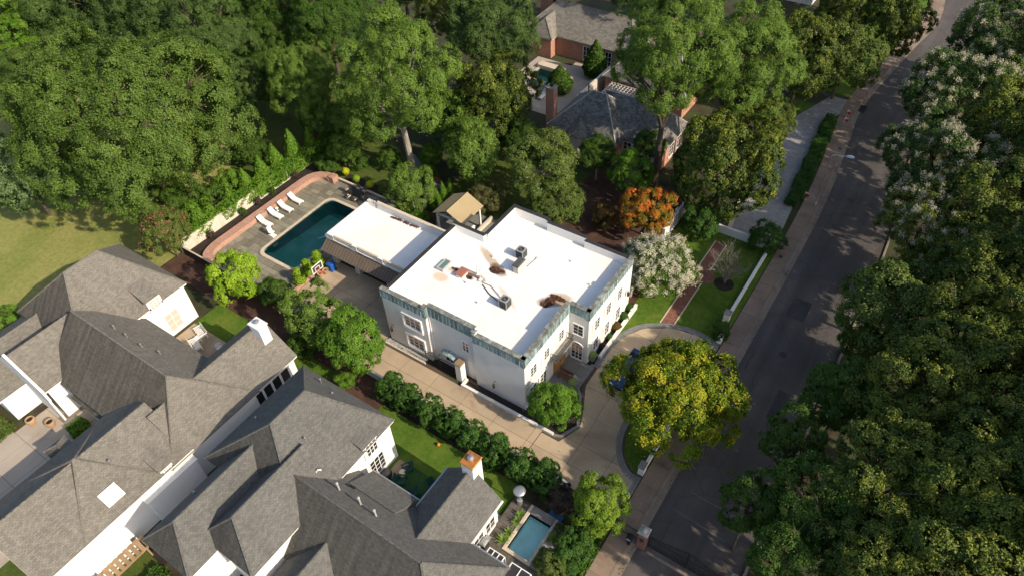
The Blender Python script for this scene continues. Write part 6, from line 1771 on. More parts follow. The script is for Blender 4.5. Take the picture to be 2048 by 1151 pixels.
make_crown('crape2', 42, 4.0, .75, 26, 31720, 0.173, 0.108, lobe=(.22, .34), clump=.34, cpl=20, zmin=-.55)
make_blossom('crape2_bloom', 'crape2', 21000, .12, -.3, .8)
make_blossom('crape2_pink', 'crape2', 1100, .16, .0, .3)
make_crown('gold', 51, 7.0, .5, 56, 84000, 0.194, 0.130, lobe=(.15, .27), clump=.45, cpl=14, zmin=-.55, vs=.25)
make_crown('maple', 52, 3.6, .85, 32, 29280, 0.151, 0.108, lobe=(.18, .3), clump=.28, cpl=16, zmin=-.6, vs=.32, openness=.25)
make_crown('lime', 53, 3.6, .95, 28, 24400, 0.166, 0.115, lobe=(.18, .32), clump=.30, cpl=14, zmin=-.7)
make_crown('small', 54, 3.4, .9, 30, 36600, 0.151, 0.101, lobe=(.2, .34), clump=.30, cpl=18, zmin=-.7)
make_crown('small2', 55, 3.4, .8, 26, 34160, 0.151, 0.101, lobe=(.22, .36), clump=.32, cpl=18, zmin=-.7)
make_crown('shrub', 61, 1.5, 1.0, 20, 13420, 0.114, 0.070, lobe=(.26, .4), clump=.2, cpl=14, zmin=-.9)
make_crown('shrub2', 62, 1.5, .85, 18, 12200, 0.114, 0.070, lobe=(.26, .42), clump=.2, cpl=14, zmin=-.9)
make_crown('holly', 63, 1.2, 1.2, 30, 15000, .10, .065, lobe=(.34, .44), clump=.13, cpl=16, zmin=-.95)
make_trunk('holly_trunk', 'holly', -1.6, .05, 6, 16)
make_trunk('oak_trunk', 'oak', -11.5, .75, 26, 1)
make_trunk('big_trunk', 'big', -10.5, .45, 18, 2)
make_trunk('big2_trunk', 'big2', -10.5, .45, 18, 3)
make_trunk('tall_trunk', 'tall', -15.5, .55, 20, 4)
make_trunk('mag_trunk', 'mag', -8.0, .28, 10, 5)
make_trunk('mag2_trunk', 'mag2', -8.0, .28, 10, 6)
make_trunk('crape_trunk', 'crape', -8.0, .22, 12, 7)
make_trunk('crape2_trunk', 'crape2', -4.5, .13, 10, 8)
make_trunk('gold_trunk', 'gold', -6.2, .26, 16, 9)
make_trunk('maple_trunk', 'maple', -4.2, .13, 10, 10)
make_trunk('lime_trunk', 'lime', -4.4, .12, 10, 11)
make_trunk('small_trunk', 'small', -4.4, .14, 10, 12)
make_trunk('small2_trunk', 'small2', -4.4, .14, 10, 13)
make_trunk('shrub_trunk', 'shrub', -1.8, .05, 6, 14)
make_trunk('shrub2_trunk', 'shrub2', -1.8, .05, 6, 15)

def put(name, mesh, mat, parent, loc, scale, rz):
    o = bpy.data.objects.new(name, mesh); COL.objects.link(o)
    if not mesh.materials: mesh.materials.append(None)
    o.material_slots[0].link = 'OBJECT'; o.material_slots[0].material = MATS[mat]
    o.parent = parent; o.location = loc; o.scale = scale; o.rotation_euler = (0, 0, rz)
    return o

def tree(name, label, cat, form, mat, x, y, zc, r, hk=1.0, rz=None, bark='bark', bloom=None, group=None):
    """form: crown key; zc: height of crown centre; r: crown radius; hk: extra height factor"""
    t = thing(name, label, cat, (x, y, 0), group)
    c = CROWN[form]; s = r/c['R']
    rz = rnd.uniform(0, 6.28) if rz is None else rz
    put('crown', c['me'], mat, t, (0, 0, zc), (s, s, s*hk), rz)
    tm = CROWN[form+'_trunk']['me']
    zb = min(v.co.z for v in tm.vertices) if 'zb' not in CROWN[form+'_trunk'] else CROWN[form+'_trunk']['zb']
    CROWN[form+'_trunk']['zb'] = zb
    put('trunk', tm, bark, t, (0, 0, zc), (s, s, max(s*hk, (zc+.1)/-zb)), rz)
    if bloom: put('blossom', CROWN[bloom[0]]['me'], bloom[1], t, (0, 0, zc), (s, s, s*hk), rz)
    return t

TREES = [
    ('oak_tree', 'enormous olive-green oak filling the upper left', 'tree', 'oak', 'leaf_oak', -71.34, 31.08, 10.00, 12.92, 1.00, 'bark', None),
    ('broadleaf_tree', 'pale speckled tree at the left edge below the enormous oak', 'tree', 'small', 'leaf_speckle', -80.15, 21.14, 6.00, 5.28, 1.00, 'bark', None),
    ('broadleaf_tree', 'bright green tree in the top left corner', 'tree', 'big2', 'leaf_fresh', -105.92, 35.52, 9.00, 6.09, 1.00, 'bark', None),
    ('broadleaf_tree', 'dark tree at the top edge just right of the bright corner tree', 'tree', 'big', 'leaf_dark', -102.80, 42.43, 10.00, 6.56, 1.00, 'bark', None),
    ('broadleaf_tree', 'dark tree at the top edge behind the middle of the enormous oak', 'tree', 'big2', 'leaf_dark', -95.95, 46.34, 11.00, 6.47, 1.00, 'bark', None),
    ('broadleaf_tree', 'dark tree at the top edge behind the right half of the enormous oak', 'tree', 'big', 'leaf_dark', -87.30, 47.81, 11.00, 6.54, 1.00, 'bark', None),
    ('broadleaf_tree', 'dark blue-green tree right of the enormous oak crown', 'tree', 'big2', 'leaf_dark', -77.40, 46.75, 10.50, 5.67, 1.00, 'bark', None),
    ('broadleaf_tree', 'small dark tree in the gap right of the enormous oak', 'tree', 'mag', 'leaf_dark', -72.62, 45.57, 7.00, 3.14, 1.10, 'bark', None),
    ('broadleaf_tree', 'deep green tree at the top edge left of centre', 'tree', 'big', 'leaf_deep', -76.59, 56.76, 10.50, 6.35, 1.00, 'bark', None),
    ('broadleaf_tree', 'deep green tree in shade behind the olive tree', 'tree', 'big2', 'leaf_deep', -73.76, 51.49, 8.00, 4.02, 1.00, 'bark', None),
    ('broadleaf_tree', 'deep green tree at the top edge behind the big garden tree', 'tree', 'big2', 'leaf_deep', -69.09, 58.07, 11.00, 6.17, 1.00, 'bark', None),
    ('broadleaf_tree', 'yellowish green tree left of the big garden tree', 'tree', 'big', 'leaf_light', -64.28, 48.38, 8.00, 4.66, 1.25, 'bark', None),
    ('garden_tree', 'big light green tree with visible trunk behind the pool', 'tree', 'tall', 'leaf_light', -49.53, 49.59, 12.50, 7.25, 1.00, 'bark_pale', None),
    ('broadleaf_tree', 'dark tree with bare top branches right of the big garden tree', 'tree', 'big', 'leaf_dark', -49.74, 67.49, 10.00, 6.41, 1.00, 'bark', None),
    ('magnolia_tree', 'very dark glossy tree beside the courtyard pool', 'tree', 'mag', 'leaf_magnolia', -43.16, 58.78, 7.00, 4.78, 1.20, 'bark', None),
    ('broadleaf_tree', 'dark tree at the top edge behind the brick chimney', 'tree', 'big2', 'leaf_magnolia', -59.00, 71.30, 9.00, 5.36, 1.00, 'bark', None),
    ('garden_tree', 'light green spreading tree behind the pavilion', 'tree', 'small', 'leaf_light', -40.82, 50.41, 5.50, 3.74, 1.00, 'bark_pale', None),
    ('garden_tree', 'light green small tree behind the yellow ball trees', 'tree', 'small2', 'leaf_light', -44.37, 43.62, 3.40, 2.83, 1.10, 'bark_pale', None),
    ('garden_shrub', 'round green shrub on the garden path', 'shrub', 'shrub', 'leaf_fresh', -48.06, 51.44, 1.60, 1.43, 1.00, 'bark', None),
    ('garden_tree', 'broad olive tree behind the white house', 'tree', 'small2', 'leaf_olive', -32.38, 51.43, 6.00, 4.11, 1.00, 'bark_pale', None),
    ('garden_tree', 'feathery pale olive tree touching the back of the white house', 'tree', 'small', 'leaf_olive', -29.31, 49.46, 3.60, 3.14, 0.90, 'bark_pale', None),
    ('garden_shrub', 'brownish domed shrub beside the pavilion', 'shrub', 'small2', 'leaf_brown', -37.16, 47.73, 2.20, 2.07, 0.90, 'bark', None),
    ('garden_tree', 'green tree against the brick house wall', 'tree', 'small', 'leaf_deep', -29.95, 59.20, 3.80, 2.36, 1.00, 'bark_pale', None),
    ('garden_tree', 'bright green tree behind the orange maple', 'tree', 'small2', 'leaf_fresh', -25.04, 57.79, 3.80, 2.50, 1.10, 'bark_pale', None),
    ('garden_shrub', 'rust coloured shrub left of the orange maple', 'shrub', 'shrub2', 'leaf_rust', -25.09, 52.27, 1.60, 1.49, 1.00, 'bark', None),
    ('garden_tree', 'dark green tree between pavilion garden and brick turret', 'tree', 'small', 'leaf_deep', -38.67, 57.11, 4.00, 2.20, 1.10, 'bark_pale', None),
    ('tall_tree', 'tall light green tree with forked pale trunk before the brick house', 'tree', 'tall', 'leaf_light', -23.99, 62.25, 16.50, 6.11, 1.05, 'bark', None),
    ('tall_tree', 'tall light green tree right of the forked trunk tree', 'tree', 'tall', 'leaf_light', -18.30, 68.09, 14.00, 6.05, 0.95, 'bark', None),
    ('magnolia_tree', 'large dark magnolia beside the grey paved drive', 'tree', 'mag', 'leaf_magnolia', -15.77, 59.80, 7.00, 5.33, 1.15, 'bark', None),
    ('magnolia_tree', 'yellow-tinged magnolia behind the rounded street tree', 'tree', 'mag2', 'leaf_magnolia', -15.91, 84.76, 7.00, 4.99, 1.10, 'bark', None),
    ('street_tree', 'rounded grey-green tree beside the sidewalk', 'tree', 'small2', 'leaf_olive', -12.01, 90.36, 5.60, 4.77, 1.05, 'bark', None),
    ('magnolia_tree', 'dark magnolia at the top edge left of the street', 'tree', 'mag2', 'leaf_magnolia', -15.16, 100.12, 7.00, 4.35, 1.00, 'bark', None),
    ('magnolia_tree', 'dark magnolia overhanging the far sidewalk', 'tree', 'mag', 'leaf_magnolia', -9.13, 100.14, 7.00, 4.43, 1.10, 'bark', None),
    ('crape_myrtle', 'white flowering crape myrtle in the top right corner', 'tree', 'crape', 'leaf_dark', 3.90, 100.01, 8.50, 6.35, 1.00, 'bark', ('crape_bloom', 'petal_cream')),
    ('crape_myrtle', 'white flowering crape myrtle second from the top right', 'tree', 'crape', 'leaf_dark', 1.60, 84.26, 8.00, 6.17, 1.00, 'bark', ('crape_bloom', 'petal_cream')),
    ('crape_myrtle', 'white flowering crape myrtle facing the street lamp', 'tree', 'crape', 'leaf_dark', 2.34, 69.83, 8.00, 5.78, 1.00, 'bark', ('crape_bloom', 'petal_cream')),
    ('crape_myrtle', 'sparsely flowering crape myrtle below the one facing the lamp', 'tree', 'crape', 'leaf_magnolia', 3.96, 59.06, 8.10, 4.94, 1.00, 'bark', ('crape_bloom', 'petal_cream')),
    ('roadside_tree', 'dark tree at the right edge behind the crape myrtles', 'tree', 'mag2', 'leaf_magnolia', 6.57, 74.01, 10.60, 4.81, 1.10, 'bark', None),
    ('roadside_tree', 'dark tree at the right edge just above mid height', 'tree', 'mag', 'leaf_magnolia', 8.09, 60.09, 10.60, 4.96, 1.00, 'bark', None),
    ('roadside_tree', 'dark tree at the right edge at mid height', 'tree', 'mag2', 'leaf_magnolia', 8.16, 51.06, 10.60, 4.30, 1.00, 'bark', None),
    ('roadside_tree', 'olive roadside tree bulging over the right road edge', 'tree', 'small2', 'leaf_olive', 3.59, 47.76, 7.60, 4.59, 1.00, 'bark', None),
    ('roadside_tree', 'dark magnolia behind the olive roadside tree', 'tree', 'mag', 'leaf_magnolia', 7.88, 43.76, 10.10, 4.40, 1.00, 'bark', None),
    ('roadside_tree', 'dark magnolia at the right edge below mid height', 'tree', 'mag2', 'leaf_magnolia', 11.55, 45.09, 11.10, 4.48, 1.00, 'bark', None),
    ('roadside_tree', 'deep green roadside tree narrowing the road', 'tree', 'small', 'leaf_deep', 2.30, 37.87, 6.80, 3.31, 1.00, 'bark', None),
    ('roadside_tree', 'dark magnolia behind the deep green roadside tree', 'tree', 'mag2', 'leaf_magnolia', 6.08, 37.41, 9.60, 4.39, 1.00, 'bark', None),
    ('roadside_tree', 'yellowish magnolia near the lower right edge', 'tree', 'mag', 'leaf_magnolia', 10.54, 37.56, 10.60, 4.74, 1.00, 'bark', None),
    ('roadside_tree', 'light tipped tree leaning over the lower road', 'tree', 'lime', 'leaf_deep', 0.33, 32.25, 6.60, 2.39, 1.10, 'bark', None),
    ('roadside_tree', 'fresh green tree closest to the iron gate', 'tree', 'lime', 'leaf_deep', -0.32, 26.10, 6.80, 2.36, 1.20, 'bark', None),
    ('roadside_tree', 'green tree behind the one closest to the gate', 'tree', 'small2', 'leaf_deep', 3.25, 27.10, 8.60, 3.27, 1.00, 'bark', None),
    ('roadside_tree', 'dark magnolia in the lower right between greener trees', 'tree', 'mag', 'leaf_magnolia', 6.16, 29.62, 10.10, 4.13, 1.00, 'bark', None),
    ('roadside_tree', 'large yellow-green magnolia in the lower right corner', 'tree', 'mag2', 'leaf_magnolia', 10.04, 29.95, 11.10, 4.62, 1.00, 'bark', None),
    ('roadside_tree', 'dark magnolia at the far lower right edge', 'tree', 'mag', 'leaf_magnolia', 13.24, 33.58, 11.60, 4.14, 1.00, 'bark', None),
    ('roadside_tree', 'dark tree at the bottom edge right of the gate', 'tree', 'small2', 'leaf_deep', 3.12, 23.13, 8.10, 2.69, 1.00, 'bark', None),
    ('roadside_tree', 'dark magnolia at the bottom edge right of centre', 'tree', 'mag2', 'leaf_magnolia', 6.69, 24.69, 9.60, 3.44, 1.00, 'bark', None),
    ('roadside_tree', 'yellowish magnolia at the bottom right corner', 'tree', 'mag', 'leaf_magnolia', 10.87, 25.17, 11.10, 4.44, 1.00, 'bark', None),
    ('golden_tree', 'large golden yellow tree on the driveway island', 'tree', 'gold', 'leaf_gold', -8.51, 33.16, 4.60, 5.71, 1.15, 'bark', None),
    ('house_tree', 'bright green rounded tree at the white house corner', 'tree', 'small', 'leaf_fresh', -16.80, 28.02, 2.90, 2.26, 1.05, 'bark', None),
    ('street_tree', 'bright green tree by the sidewalk at the lower drive', 'tree', 'small2', 'leaf_bright', -9.39, 22.40, 3.30, 2.21, 1.15, 'bark', None),
    ('maple_tree', 'orange and yellow autumn maple', 'tree', 'maple', 'leaf_orange', -20.87, 53.35, 3.60, 3.08, 1.00, 'bark', None),
    ('crape_myrtle', 'pale white flowering shrub tree beside the house front', 'tree', 'crape2', 'leaf_light', -16.62, 46.97, 3.00, 3.54, 1.00, 'bark', ('crape2_bloom', 'petal_white')),
    ('garden_shrub', 'round green shrub left of the north lawn wall', 'shrub', 'shrub', 'leaf_holly', -16.18, 56.48, 1.80, 1.98, 1.00, 'bark', None),
    ('garden_shrub', 'dense dark green bush at the sidewalk corner of the front lawn', 'shrub', 'shrub2', 'leaf_holly', -9.51, 57.80, 1.60, 1.83, 1.00, 'bark', None),
    ('garden_shrub', 'dark bush at the north driveway mouth', 'shrub', 'shrub', 'leaf_holly', -8.84, 44.41, 0.80, 0.91, 1.00, 'bark', None),
    ('lime_tree', 'yellow-green young tree at the pool terrace corner', 'tree', 'lime', 'leaf_lime', -50.04, 23.99, 3.60, 2.79, 1.15, 'bark', None),
    ('garden_tree', 'dark green shrub tree beside the yellow-green young tree', 'tree', 'small', 'leaf_deep', -46.19, 25.00, 2.40, 1.82, 1.00, 'bark_pale', None),
    ('garden_tree', 'loose yellowish green tree between courtyard and shingled house', 'tree', 'lime', 'leaf_light', -39.87, 24.25, 3.60, 2.98, 1.10, 'bark_pale', None),
    ('garden_tree', 'green tree in front of the shaded house wall', 'tree', 'small', 'leaf_fresh', -34.59, 23.90, 3.80, 3.12, 1.10, 'bark_pale', None),
    ('crape_myrtle', 'pink flowering crape myrtle by the boundary wall end', 'tree', 'crape2', 'leaf_olive', -61.43, 24.52, 3.60, 2.58, 1.15, 'bark', ('crape2_pink', 'petal_pink')),
    ('garden_shrub', 'round green shrub at the left edge by the shingled house', 'shrub', 'shrub', 'leaf_fresh', -66.53, 8.92, 1.30, 1.73, 1.00, 'bark', None),
    ('garden_shrub', 'plum coloured shrub between clipped row and plunge pool', 'shrub', 'shrub', 'leaf_plum', -12.41, 22.09, 1.40, 1.12, 1.00, 'bark', None),
    ('garden_shrub', 'green shrub below the street tree at the pool', 'shrub', 'shrub2', 'leaf_holly', -9.77, 18.91, 1.60, 1.41, 1.00, 'bark', None),
    ('garden_shrub', 'dark green shrub right of the pool planting', 'shrub', 'shrub', 'leaf_holly', -9.73, 20.25, 1.60, 1.07, 1.10, 'bark', None),
    ('garden_shrub', 'green shrub at the bottom edge by the pool corner', 'shrub', 'shrub2', 'leaf_olive', -10.22, 17.29, 1.30, 1.19, 1.00, 'bark', None),
    ('garden_shrub', 'rust red shrub behind the boundary wall', 'shrub', 'shrub2', 'leaf_rust', -62.61, 45.96, 1.50, 1.11, 1.20, 'bark', None),
    ('garden_shrub', 'low green shrub left of the yellow ball trees', 'shrub', 'shrub2', 'leaf_deep', -58.45, 44.42, 1.00, 1.56, 0.80, 'bark', None),
    ('garden_shrub', 'bright green shrub above the stone steps', 'shrub', 'shrub', 'leaf_fresh', -46.85, 49.39, 0.80, 1.06, 0.80, 'bark', None),
    ('garden_shrub', 'green shrub under the house tree row by the flower bed', 'shrub', 'shrub', 'leaf_fresh', -34.17, 21.64, 0.90, 0.96, 0.80, 'bark', None),
    ('garden_shrub', 'shaded shrub beneath the green tree by the courtyard', 'shrub', 'shrub2', 'leaf_deep', -40.41, 22.31, 1.00, 1.38, 0.90, 'bark', None),
    ('roadside_shrub', 'shrub beside the far white house wall', 'shrub', 'shrub', 'leaf_deep', -22.19, 107.91, 1.20, 1.65, 1.00, 'bark', None),
    ('broadleaf_tree', 'dark tree between the big garden tree and the pale shed', 'tree', 'small2', 'leaf_deep', -47.22, 55.12, 5.00, 3.49, 1.00, 'bark', None),
    ('broadleaf_tree', 'dark tree at the top edge above the far slate roof', 'tree', 'big', 'leaf_dark', -55.21, 91.45, 8.00, 5.59, 1.00, 'bark', None),
    ('broadleaf_tree', 'dark tree at the top edge right of the far slate roof', 'tree', 'big2', 'leaf_dark', -41.44, 90.17, 9.00, 5.21, 1.00, 'bark', None),
    ('broadleaf_tree', 'olive tree at the top edge behind the tall trees', 'tree', 'big', 'leaf_light', -33.65, 97.44, 10.00, 5.92, 1.00, 'bark', None),
    ('broadleaf_tree', 'deep green tree at the top edge beside the far white house', 'tree', 'big2', 'leaf_deep', -25.96, 104.53, 9.00, 5.66, 1.00, 'bark', None),
    ('broadleaf_tree', 'dark tree at the top edge left of the brick chimney', 'tree', 'big', 'leaf_dark', -71.09, 74.96, 10.00, 6.43, 1.00, 'bark', None),
    ('broadleaf_tree', 'shadowy tree behind the right side of the enormous oak', 'tree', 'big', 'leaf_deep', -90.32, 58.49, 10.00, 6.69, 1.00, 'bark', None),
    ('broadleaf_tree', 'shadowy undergrowth tree between dark trees and yellowish tree', 'tree', 'small2', 'leaf_deep', -70.95, 49.90, 5.00, 2.87, 1.00, 'bark', None),
    ('broadleaf_tree', 'dark tree behind the top left bright tree', 'tree', 'big', 'leaf_dark', -118.11, 47.11, 10.00, 7.03, 1.00, 'bark', None),
    ('broadleaf_tree', 'dark tree filling the gap left of the enormous oak', 'tree', 'big2', 'leaf_oak', -92.69, 30.79, 7.50, 5.20, 1.00, 'bark', None),
    ('garden_tree', 'olive undergrowth tree under the big light garden tree', 'tree', 'small', 'leaf_light', -57.83, 48.86, 5.00, 2.86, 1.00, 'bark_pale', None),
    ('garden_tree', 'shaded tree beneath the tall forked trunk tree', 'tree', 'small2', 'leaf_deep', -25.73, 63.93, 3.50, 1.94, 1.00, 'bark_pale', None),
    ('magnolia_tree', 'shaded magnolia behind the tall light green trees', 'tree', 'mag', 'leaf_magnolia', -15.55, 72.03, 5.00, 3.40, 1.10, 'bark', None),
    ('street_tree', 'dark tree at the top edge beside the far bend of the street', 'tree', 'mag', 'leaf_magnolia', -14.74, 112.39, 7.00, 4.30, 1.00, 'bark', None),
    ('roadside_tree', 'dark tree beyond the right edge near the top', 'tree', 'mag2', 'leaf_magnolia', 8.73, 89.83, 10.60, 5.66, 1.00, 'bark', None),  # trees beyond the right edge, added to cast shade on street and lawn
    ('roadside_tree', 'dark tree beyond the right edge at upper mid height', 'tree', 'mag', 'leaf_magnolia', 11.21, 68.59, 11.60, 4.85, 1.10, 'bark', None),
    ('roadside_tree', 'tall dark tree beyond the right edge at mid height', 'tree', 'mag2', 'leaf_magnolia', 12.42, 52.60, 13.60, 4.71, 1.20, 'bark', None),
    ('roadside_tree', 'tall dark tree beyond the right edge at lower mid height', 'tree', 'mag', 'leaf_magnolia', 14.45, 38.56, 14.60, 4.42, 1.20, 'bark', None),
    ('roadside_tree', 'tall dark tree beyond the lower right corner', 'tree', 'mag2', 'leaf_magnolia', 15.05, 29.75, 14.60, 4.38, 1.20, 'bark', None),
    ('roadside_tree', 'dark undergrowth tree at the right road edge by the olive tree', 'tree', 'small', 'leaf_deep', 2.93, 46.44, 3.50, 2.50, 0.90, 'bark', None),
    ('roadside_tree', 'dark undergrowth tree between the magnolias at right', 'tree', 'small2', 'leaf_deep', 7.90, 45.75, 5.00, 3.14, 1.00, 'bark', None),
    ('roadside_tree', 'dark undergrowth tree below the sparse crape myrtle', 'tree', 'small', 'leaf_deep', 4.94, 57.69, 4.50, 3.16, 1.00, 'bark', None),
    ('garden_shrub', 'bright green shrub against the ivy wall nearest the pink tree', 'shrub', 'shrub', 'leaf_fresh', -63.37, 29.49, 1.20, 1.88, 1.10, 'bark', None),
    ('garden_shrub', 'green shrub behind the ivy wall second from the pink tree', 'shrub', 'shrub2', 'leaf_deep', -64.34, 32.11, 1.40, 2.04, 1.10, 'bark', None),
    ('garden_shrub', 'green shrub behind the ivy wall below the enormous oak', 'shrub', 'shrub', 'leaf_fresh', -64.72, 35.11, 1.40, 1.74, 1.10, 'bark', None),
    ('garden_shrub', 'dark shrub in the shade of the enormous oak edge', 'shrub', 'small2', 'leaf_deep', -66.22, 29.80, 2.20, 2.34, 1.00, 'bark', None),
    ('garden_shrub', 'dark shrub under the enormous oak left of the pink tree', 'shrub', 'small2', 'leaf_oak', -69.51, 27.59, 2.20, 2.24, 1.00, 'bark', None),
    ('garden_shrub', 'dark shrub behind the conifers in oak shade', 'shrub', 'small', 'leaf_deep', -66.72, 40.14, 2.40, 2.16, 1.00, 'bark', None),
    ('garden_tree', 'low light green tree in the shaded garden behind the brick wall end', 'tree', 'small', 'leaf_light', -56.41, 45.89, 3.00, 2.01, 1.00, 'bark_pale', None),
    ('garden_shrub', 'dark green shrub beside the leaning garden trunk', 'shrub', 'shrub2', 'leaf_deep', -52.29, 48.61, 1.20, 1.56, 1.00, 'bark', None),
    ('garden_shrub', 'dark green shrub left of the leaning garden trunk', 'shrub', 'shrub', 'leaf_deep', -55.96, 46.74, 1.00, 1.45, 1.00, 'bark', None),
    ('broadleaf_tree', 'dark low tree filling the gap behind the boundary wall end', 'tree', 'small2', 'leaf_deep', -62.33, 48.05, 4.00, 2.57, 1.00, 'bark', None),
]
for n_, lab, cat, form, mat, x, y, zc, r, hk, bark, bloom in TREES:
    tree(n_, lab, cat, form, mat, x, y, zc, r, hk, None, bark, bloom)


# ---- row of clipped dark shrubs along the drive
HROW = [(-29.7, 22.95, 1.17, 'dark clipped shrub at the house end of the driveway row, first of eight'), (-27.6, 22.9, 1.12, 'dark clipped shrub second from the house end of the driveway row'), (-25.4, 22.85, 1.12, 'dark clipped shrub third from the house end of the driveway row'), (-23.3, 22.75, 1.12, 'dark clipped shrub fourth from the house end of the driveway row'), (-21.2, 22.7, 1.07, 'dark clipped shrub fourth from the street end of the driveway row'), (-18.9, 22.6, 1.07, 'dark clipped shrub third from the street end of the driveway row'), (-16.5, 22.6, 1.12, 'dark clipped shrub second from the street end of the driveway row'), (-14.2, 22.7, 1.12, 'dark clipped shrub at the street end of the driveway row')]
for i, (x, y, r, lab) in enumerate(HROW):
    tree('clipped_shrub', lab, 'shrub', 'holly', 'leaf_holly', x+rnd.uniform(-.12, .12), y+rnd.uniform(-.08, .08), 1.5, 1.22*rnd.uniform(.93, 1.08), rnd.uniform(.98, 1.14), group='clipped shrubs along the driveway')
# ---- conifers, topiary and box balls as leaf covered solids of revolution
def solid_leaves(key, prof, n, L, W, seed):
    rng = np.random.default_rng(seed); prof = np.array(prof, float)
    seg = np.linalg.norm(np.diff(prof, axis=0), axis=1)*(prof[1:, 0]+prof[:-1, 0]+.02); k = rng.choice(len(seg), n, p=seg/seg.sum()); u = rng.random(n)
    r = prof[k, 0]+(prof[k+1, 0]-prof[k, 0])*u; z = prof[k, 1]+(prof[k+1, 1]-prof[k, 1])*u; a = rng.uniform(0, 6.283, n)
    wob = 1+.06*np.sin(a*3+z*4)+.05*np.sin(a*7-z*6)
    r = r*wob*rng.uniform(.86, 1.06, n)
    P = np.stack([r*np.cos(a), r*np.sin(a), z], 1)
    dr = prof[k+1, 0]-prof[k, 0]; dz = prof[k+1, 1]-prof[k, 1]; ll = np.hypot(dr, dz)+1e-6
    N = np.stack([np.cos(a)*dz/ll, np.sin(a)*dz/ll, -dr/ll], 1)+rng.normal(0, .42, (n, 3))
    CROWN[key] = dict(me=leaf_mesh('foliage_'+key, P, N, L, W, np.clip(rng.normal(.5, .2, n), 0, 1), rng))
    CROWN[key]['core'] = MB().lathe(0, 0, [(max(.02, p[0]*.8), p[1]) for p in prof], 10).mesh('core_'+key)
solid_leaves('cone', [(.05, .05), (.42, .15), (.46, .5), (.36, 1.1), (.2, 1.7), (.02, 2.2)], 2600, .12, .06, 71)
solid_leaves('ball', [(.02, -.6), (.35, -.5), (.58, -.1), (.58, .15), (.35, .5), (.02, .62)], 2200, .12, .08, 72)
solid_leaves('poodle', [(.05, .02), (.55, .1), (.7, .5), (.55, .95), (.2, 1.08), (.14, 1.2), (.4, 1.35), (.5, 1.65), (.35, 2.0), (.03, 2.15)], 3000, .12, .08, 73)
solid_leaves('fastigiate', [(.1, .05), (.75, .4), (.85, 1.2), (.6, 2.4), (.3, 3.3), (.03, 4.0)], 4200, .2, .10, 74)
def topiary(name, label, cat, key, mat, x, y, z=0.0, s=1.0, sz=None, stem=None, group=None):
    t = thing(name, label, cat, (x, y, 0), group)
    put('foliage', CROWN[key]['me'], mat, t, (0, 0, z), (s, s, sz or s), rnd.uniform(0, 6))
    put('branches', CROWN[key]['core'], 'leaf_holly', t, (0, 0, z), (s, s, sz or s), 0)
    if stem: MB().lathe(x, y, [(.05, 0), (.04, stem)], 6).build('stem', 'bark', t)
    return t
for x, y, s, lab in ((-43.0, 45.0, 1.0, 'bright green cone topiary nearest the pool house'), (-43.1, 46.1, 1.0, 'bright green cone topiary second from the pool house'), (-43.1, 47.2, 1.1, 'bright green cone topiary third from the pool house'), (-42.6, 48.0, 1.15, 'bright green cone topiary farthest from the pool house')):
    topiary('cone_topiary', lab, 'topiary', 'cone', 'leaf_fresh', x, y, 0, s, None, None, 'cone topiaries by the pavilion')
for x, y, mat, lab in ((-55.5, 44.4, 'leaf_yellow', 'bright yellow standard ball tree nearest the brick wall end'), (-53.4, 43.95, 'leaf_lime', 'yellow-green standard ball tree second along the garden kerb'), (-51.3, 43.95, 'leaf_yellow', 'yellow standard ball tree third along the garden kerb'), (-49.4, 43.9, 'leaf_olive', 'olive green standard ball tree last along the garden kerb')):
    topiary('standard_tree', lab, 'topiary', 'ball', mat, x, y, .85, .72, None, .6, 'standard ball trees along the garden kerb')
for x, y, s, lab in ((-47.25, 31.5, 1.0, 'two-tier green topiary closest to the pool house awning'), (-47.35, 30.05, .95, 'two-tier green topiary in the middle of the three by the court'), (-47.2, 28.7, .95, 'two-tier green topiary farthest from the pool house')):
    topiary('tiered_topiary', lab, 'topiary', 'poodle', 'leaf_lime', x, y, 0, s, None, None, 'tiered topiaries beside the courtyard')
for x, y, s, sz, lab in ((-62.6, 33.2, .9, .75, 'upright bright green conifer behind the wall nearest the pink tree'), (-62.9, 35.9, 1.1, .95, 'upright bright green conifer second along the ivy wall'), (-62.8, 38.3, 1.2, 1.05, 'upright bright green conifer third along the ivy wall'), (-62.9, 40.6, 1.2, 1.1, 'upright bright green conifer fourth along the ivy wall'), (-62.7, 43.2, 1.25, 1.25, 'tallest upright bright green conifer behind the wall'), (-62.3, 45.6, 1.0, 1.0, 'upright bright green conifer farthest along the ivy wall')):
    topiary('upright_conifer', lab, 'conifer', 'fastigiate', 'leaf_fresh', x, y, 0, s, sz, None, 'conifers behind the boundary wall')
topiary('pointed_conifer', 'pointed green conifer beside the brick house wall', 'conifer', 'fastigiate', 'leaf_deep', -41.6, 79.8, 0, 1.9, 1.35)
topiary('pointed_conifer', 'rounded green conifer in front of the small courtyard pool', 'conifer', 'fastigiate', 'leaf_deep', -43.8, 74.0, 0, 2.1, .95)
for x, y, s, mat, lab in ((-17.25, 42.9, .8, 'leaf_holly', 'round box ball at the far end of the house front bed'), (-17.25, 41.6, .85, 'leaf_holly', 'round box ball second from the far end of the house front bed'), (-17.25, 40.2, .8, 'leaf_rust', 'reddish round shrub in the middle of the house front bed'), (-17.25, 38.8, .6, 'leaf_holly', 'low green shrub in the house front bed'), (-17.25, 37.5, .55, 'leaf_plum', 'low dark pinkish shrub near the entrance end of the bed')):
    topiary('bed_shrub', lab, 'shrub', 'ball', mat, x, y, .45*s, s, s*.9, None, 'shrubs along the sunny house front')
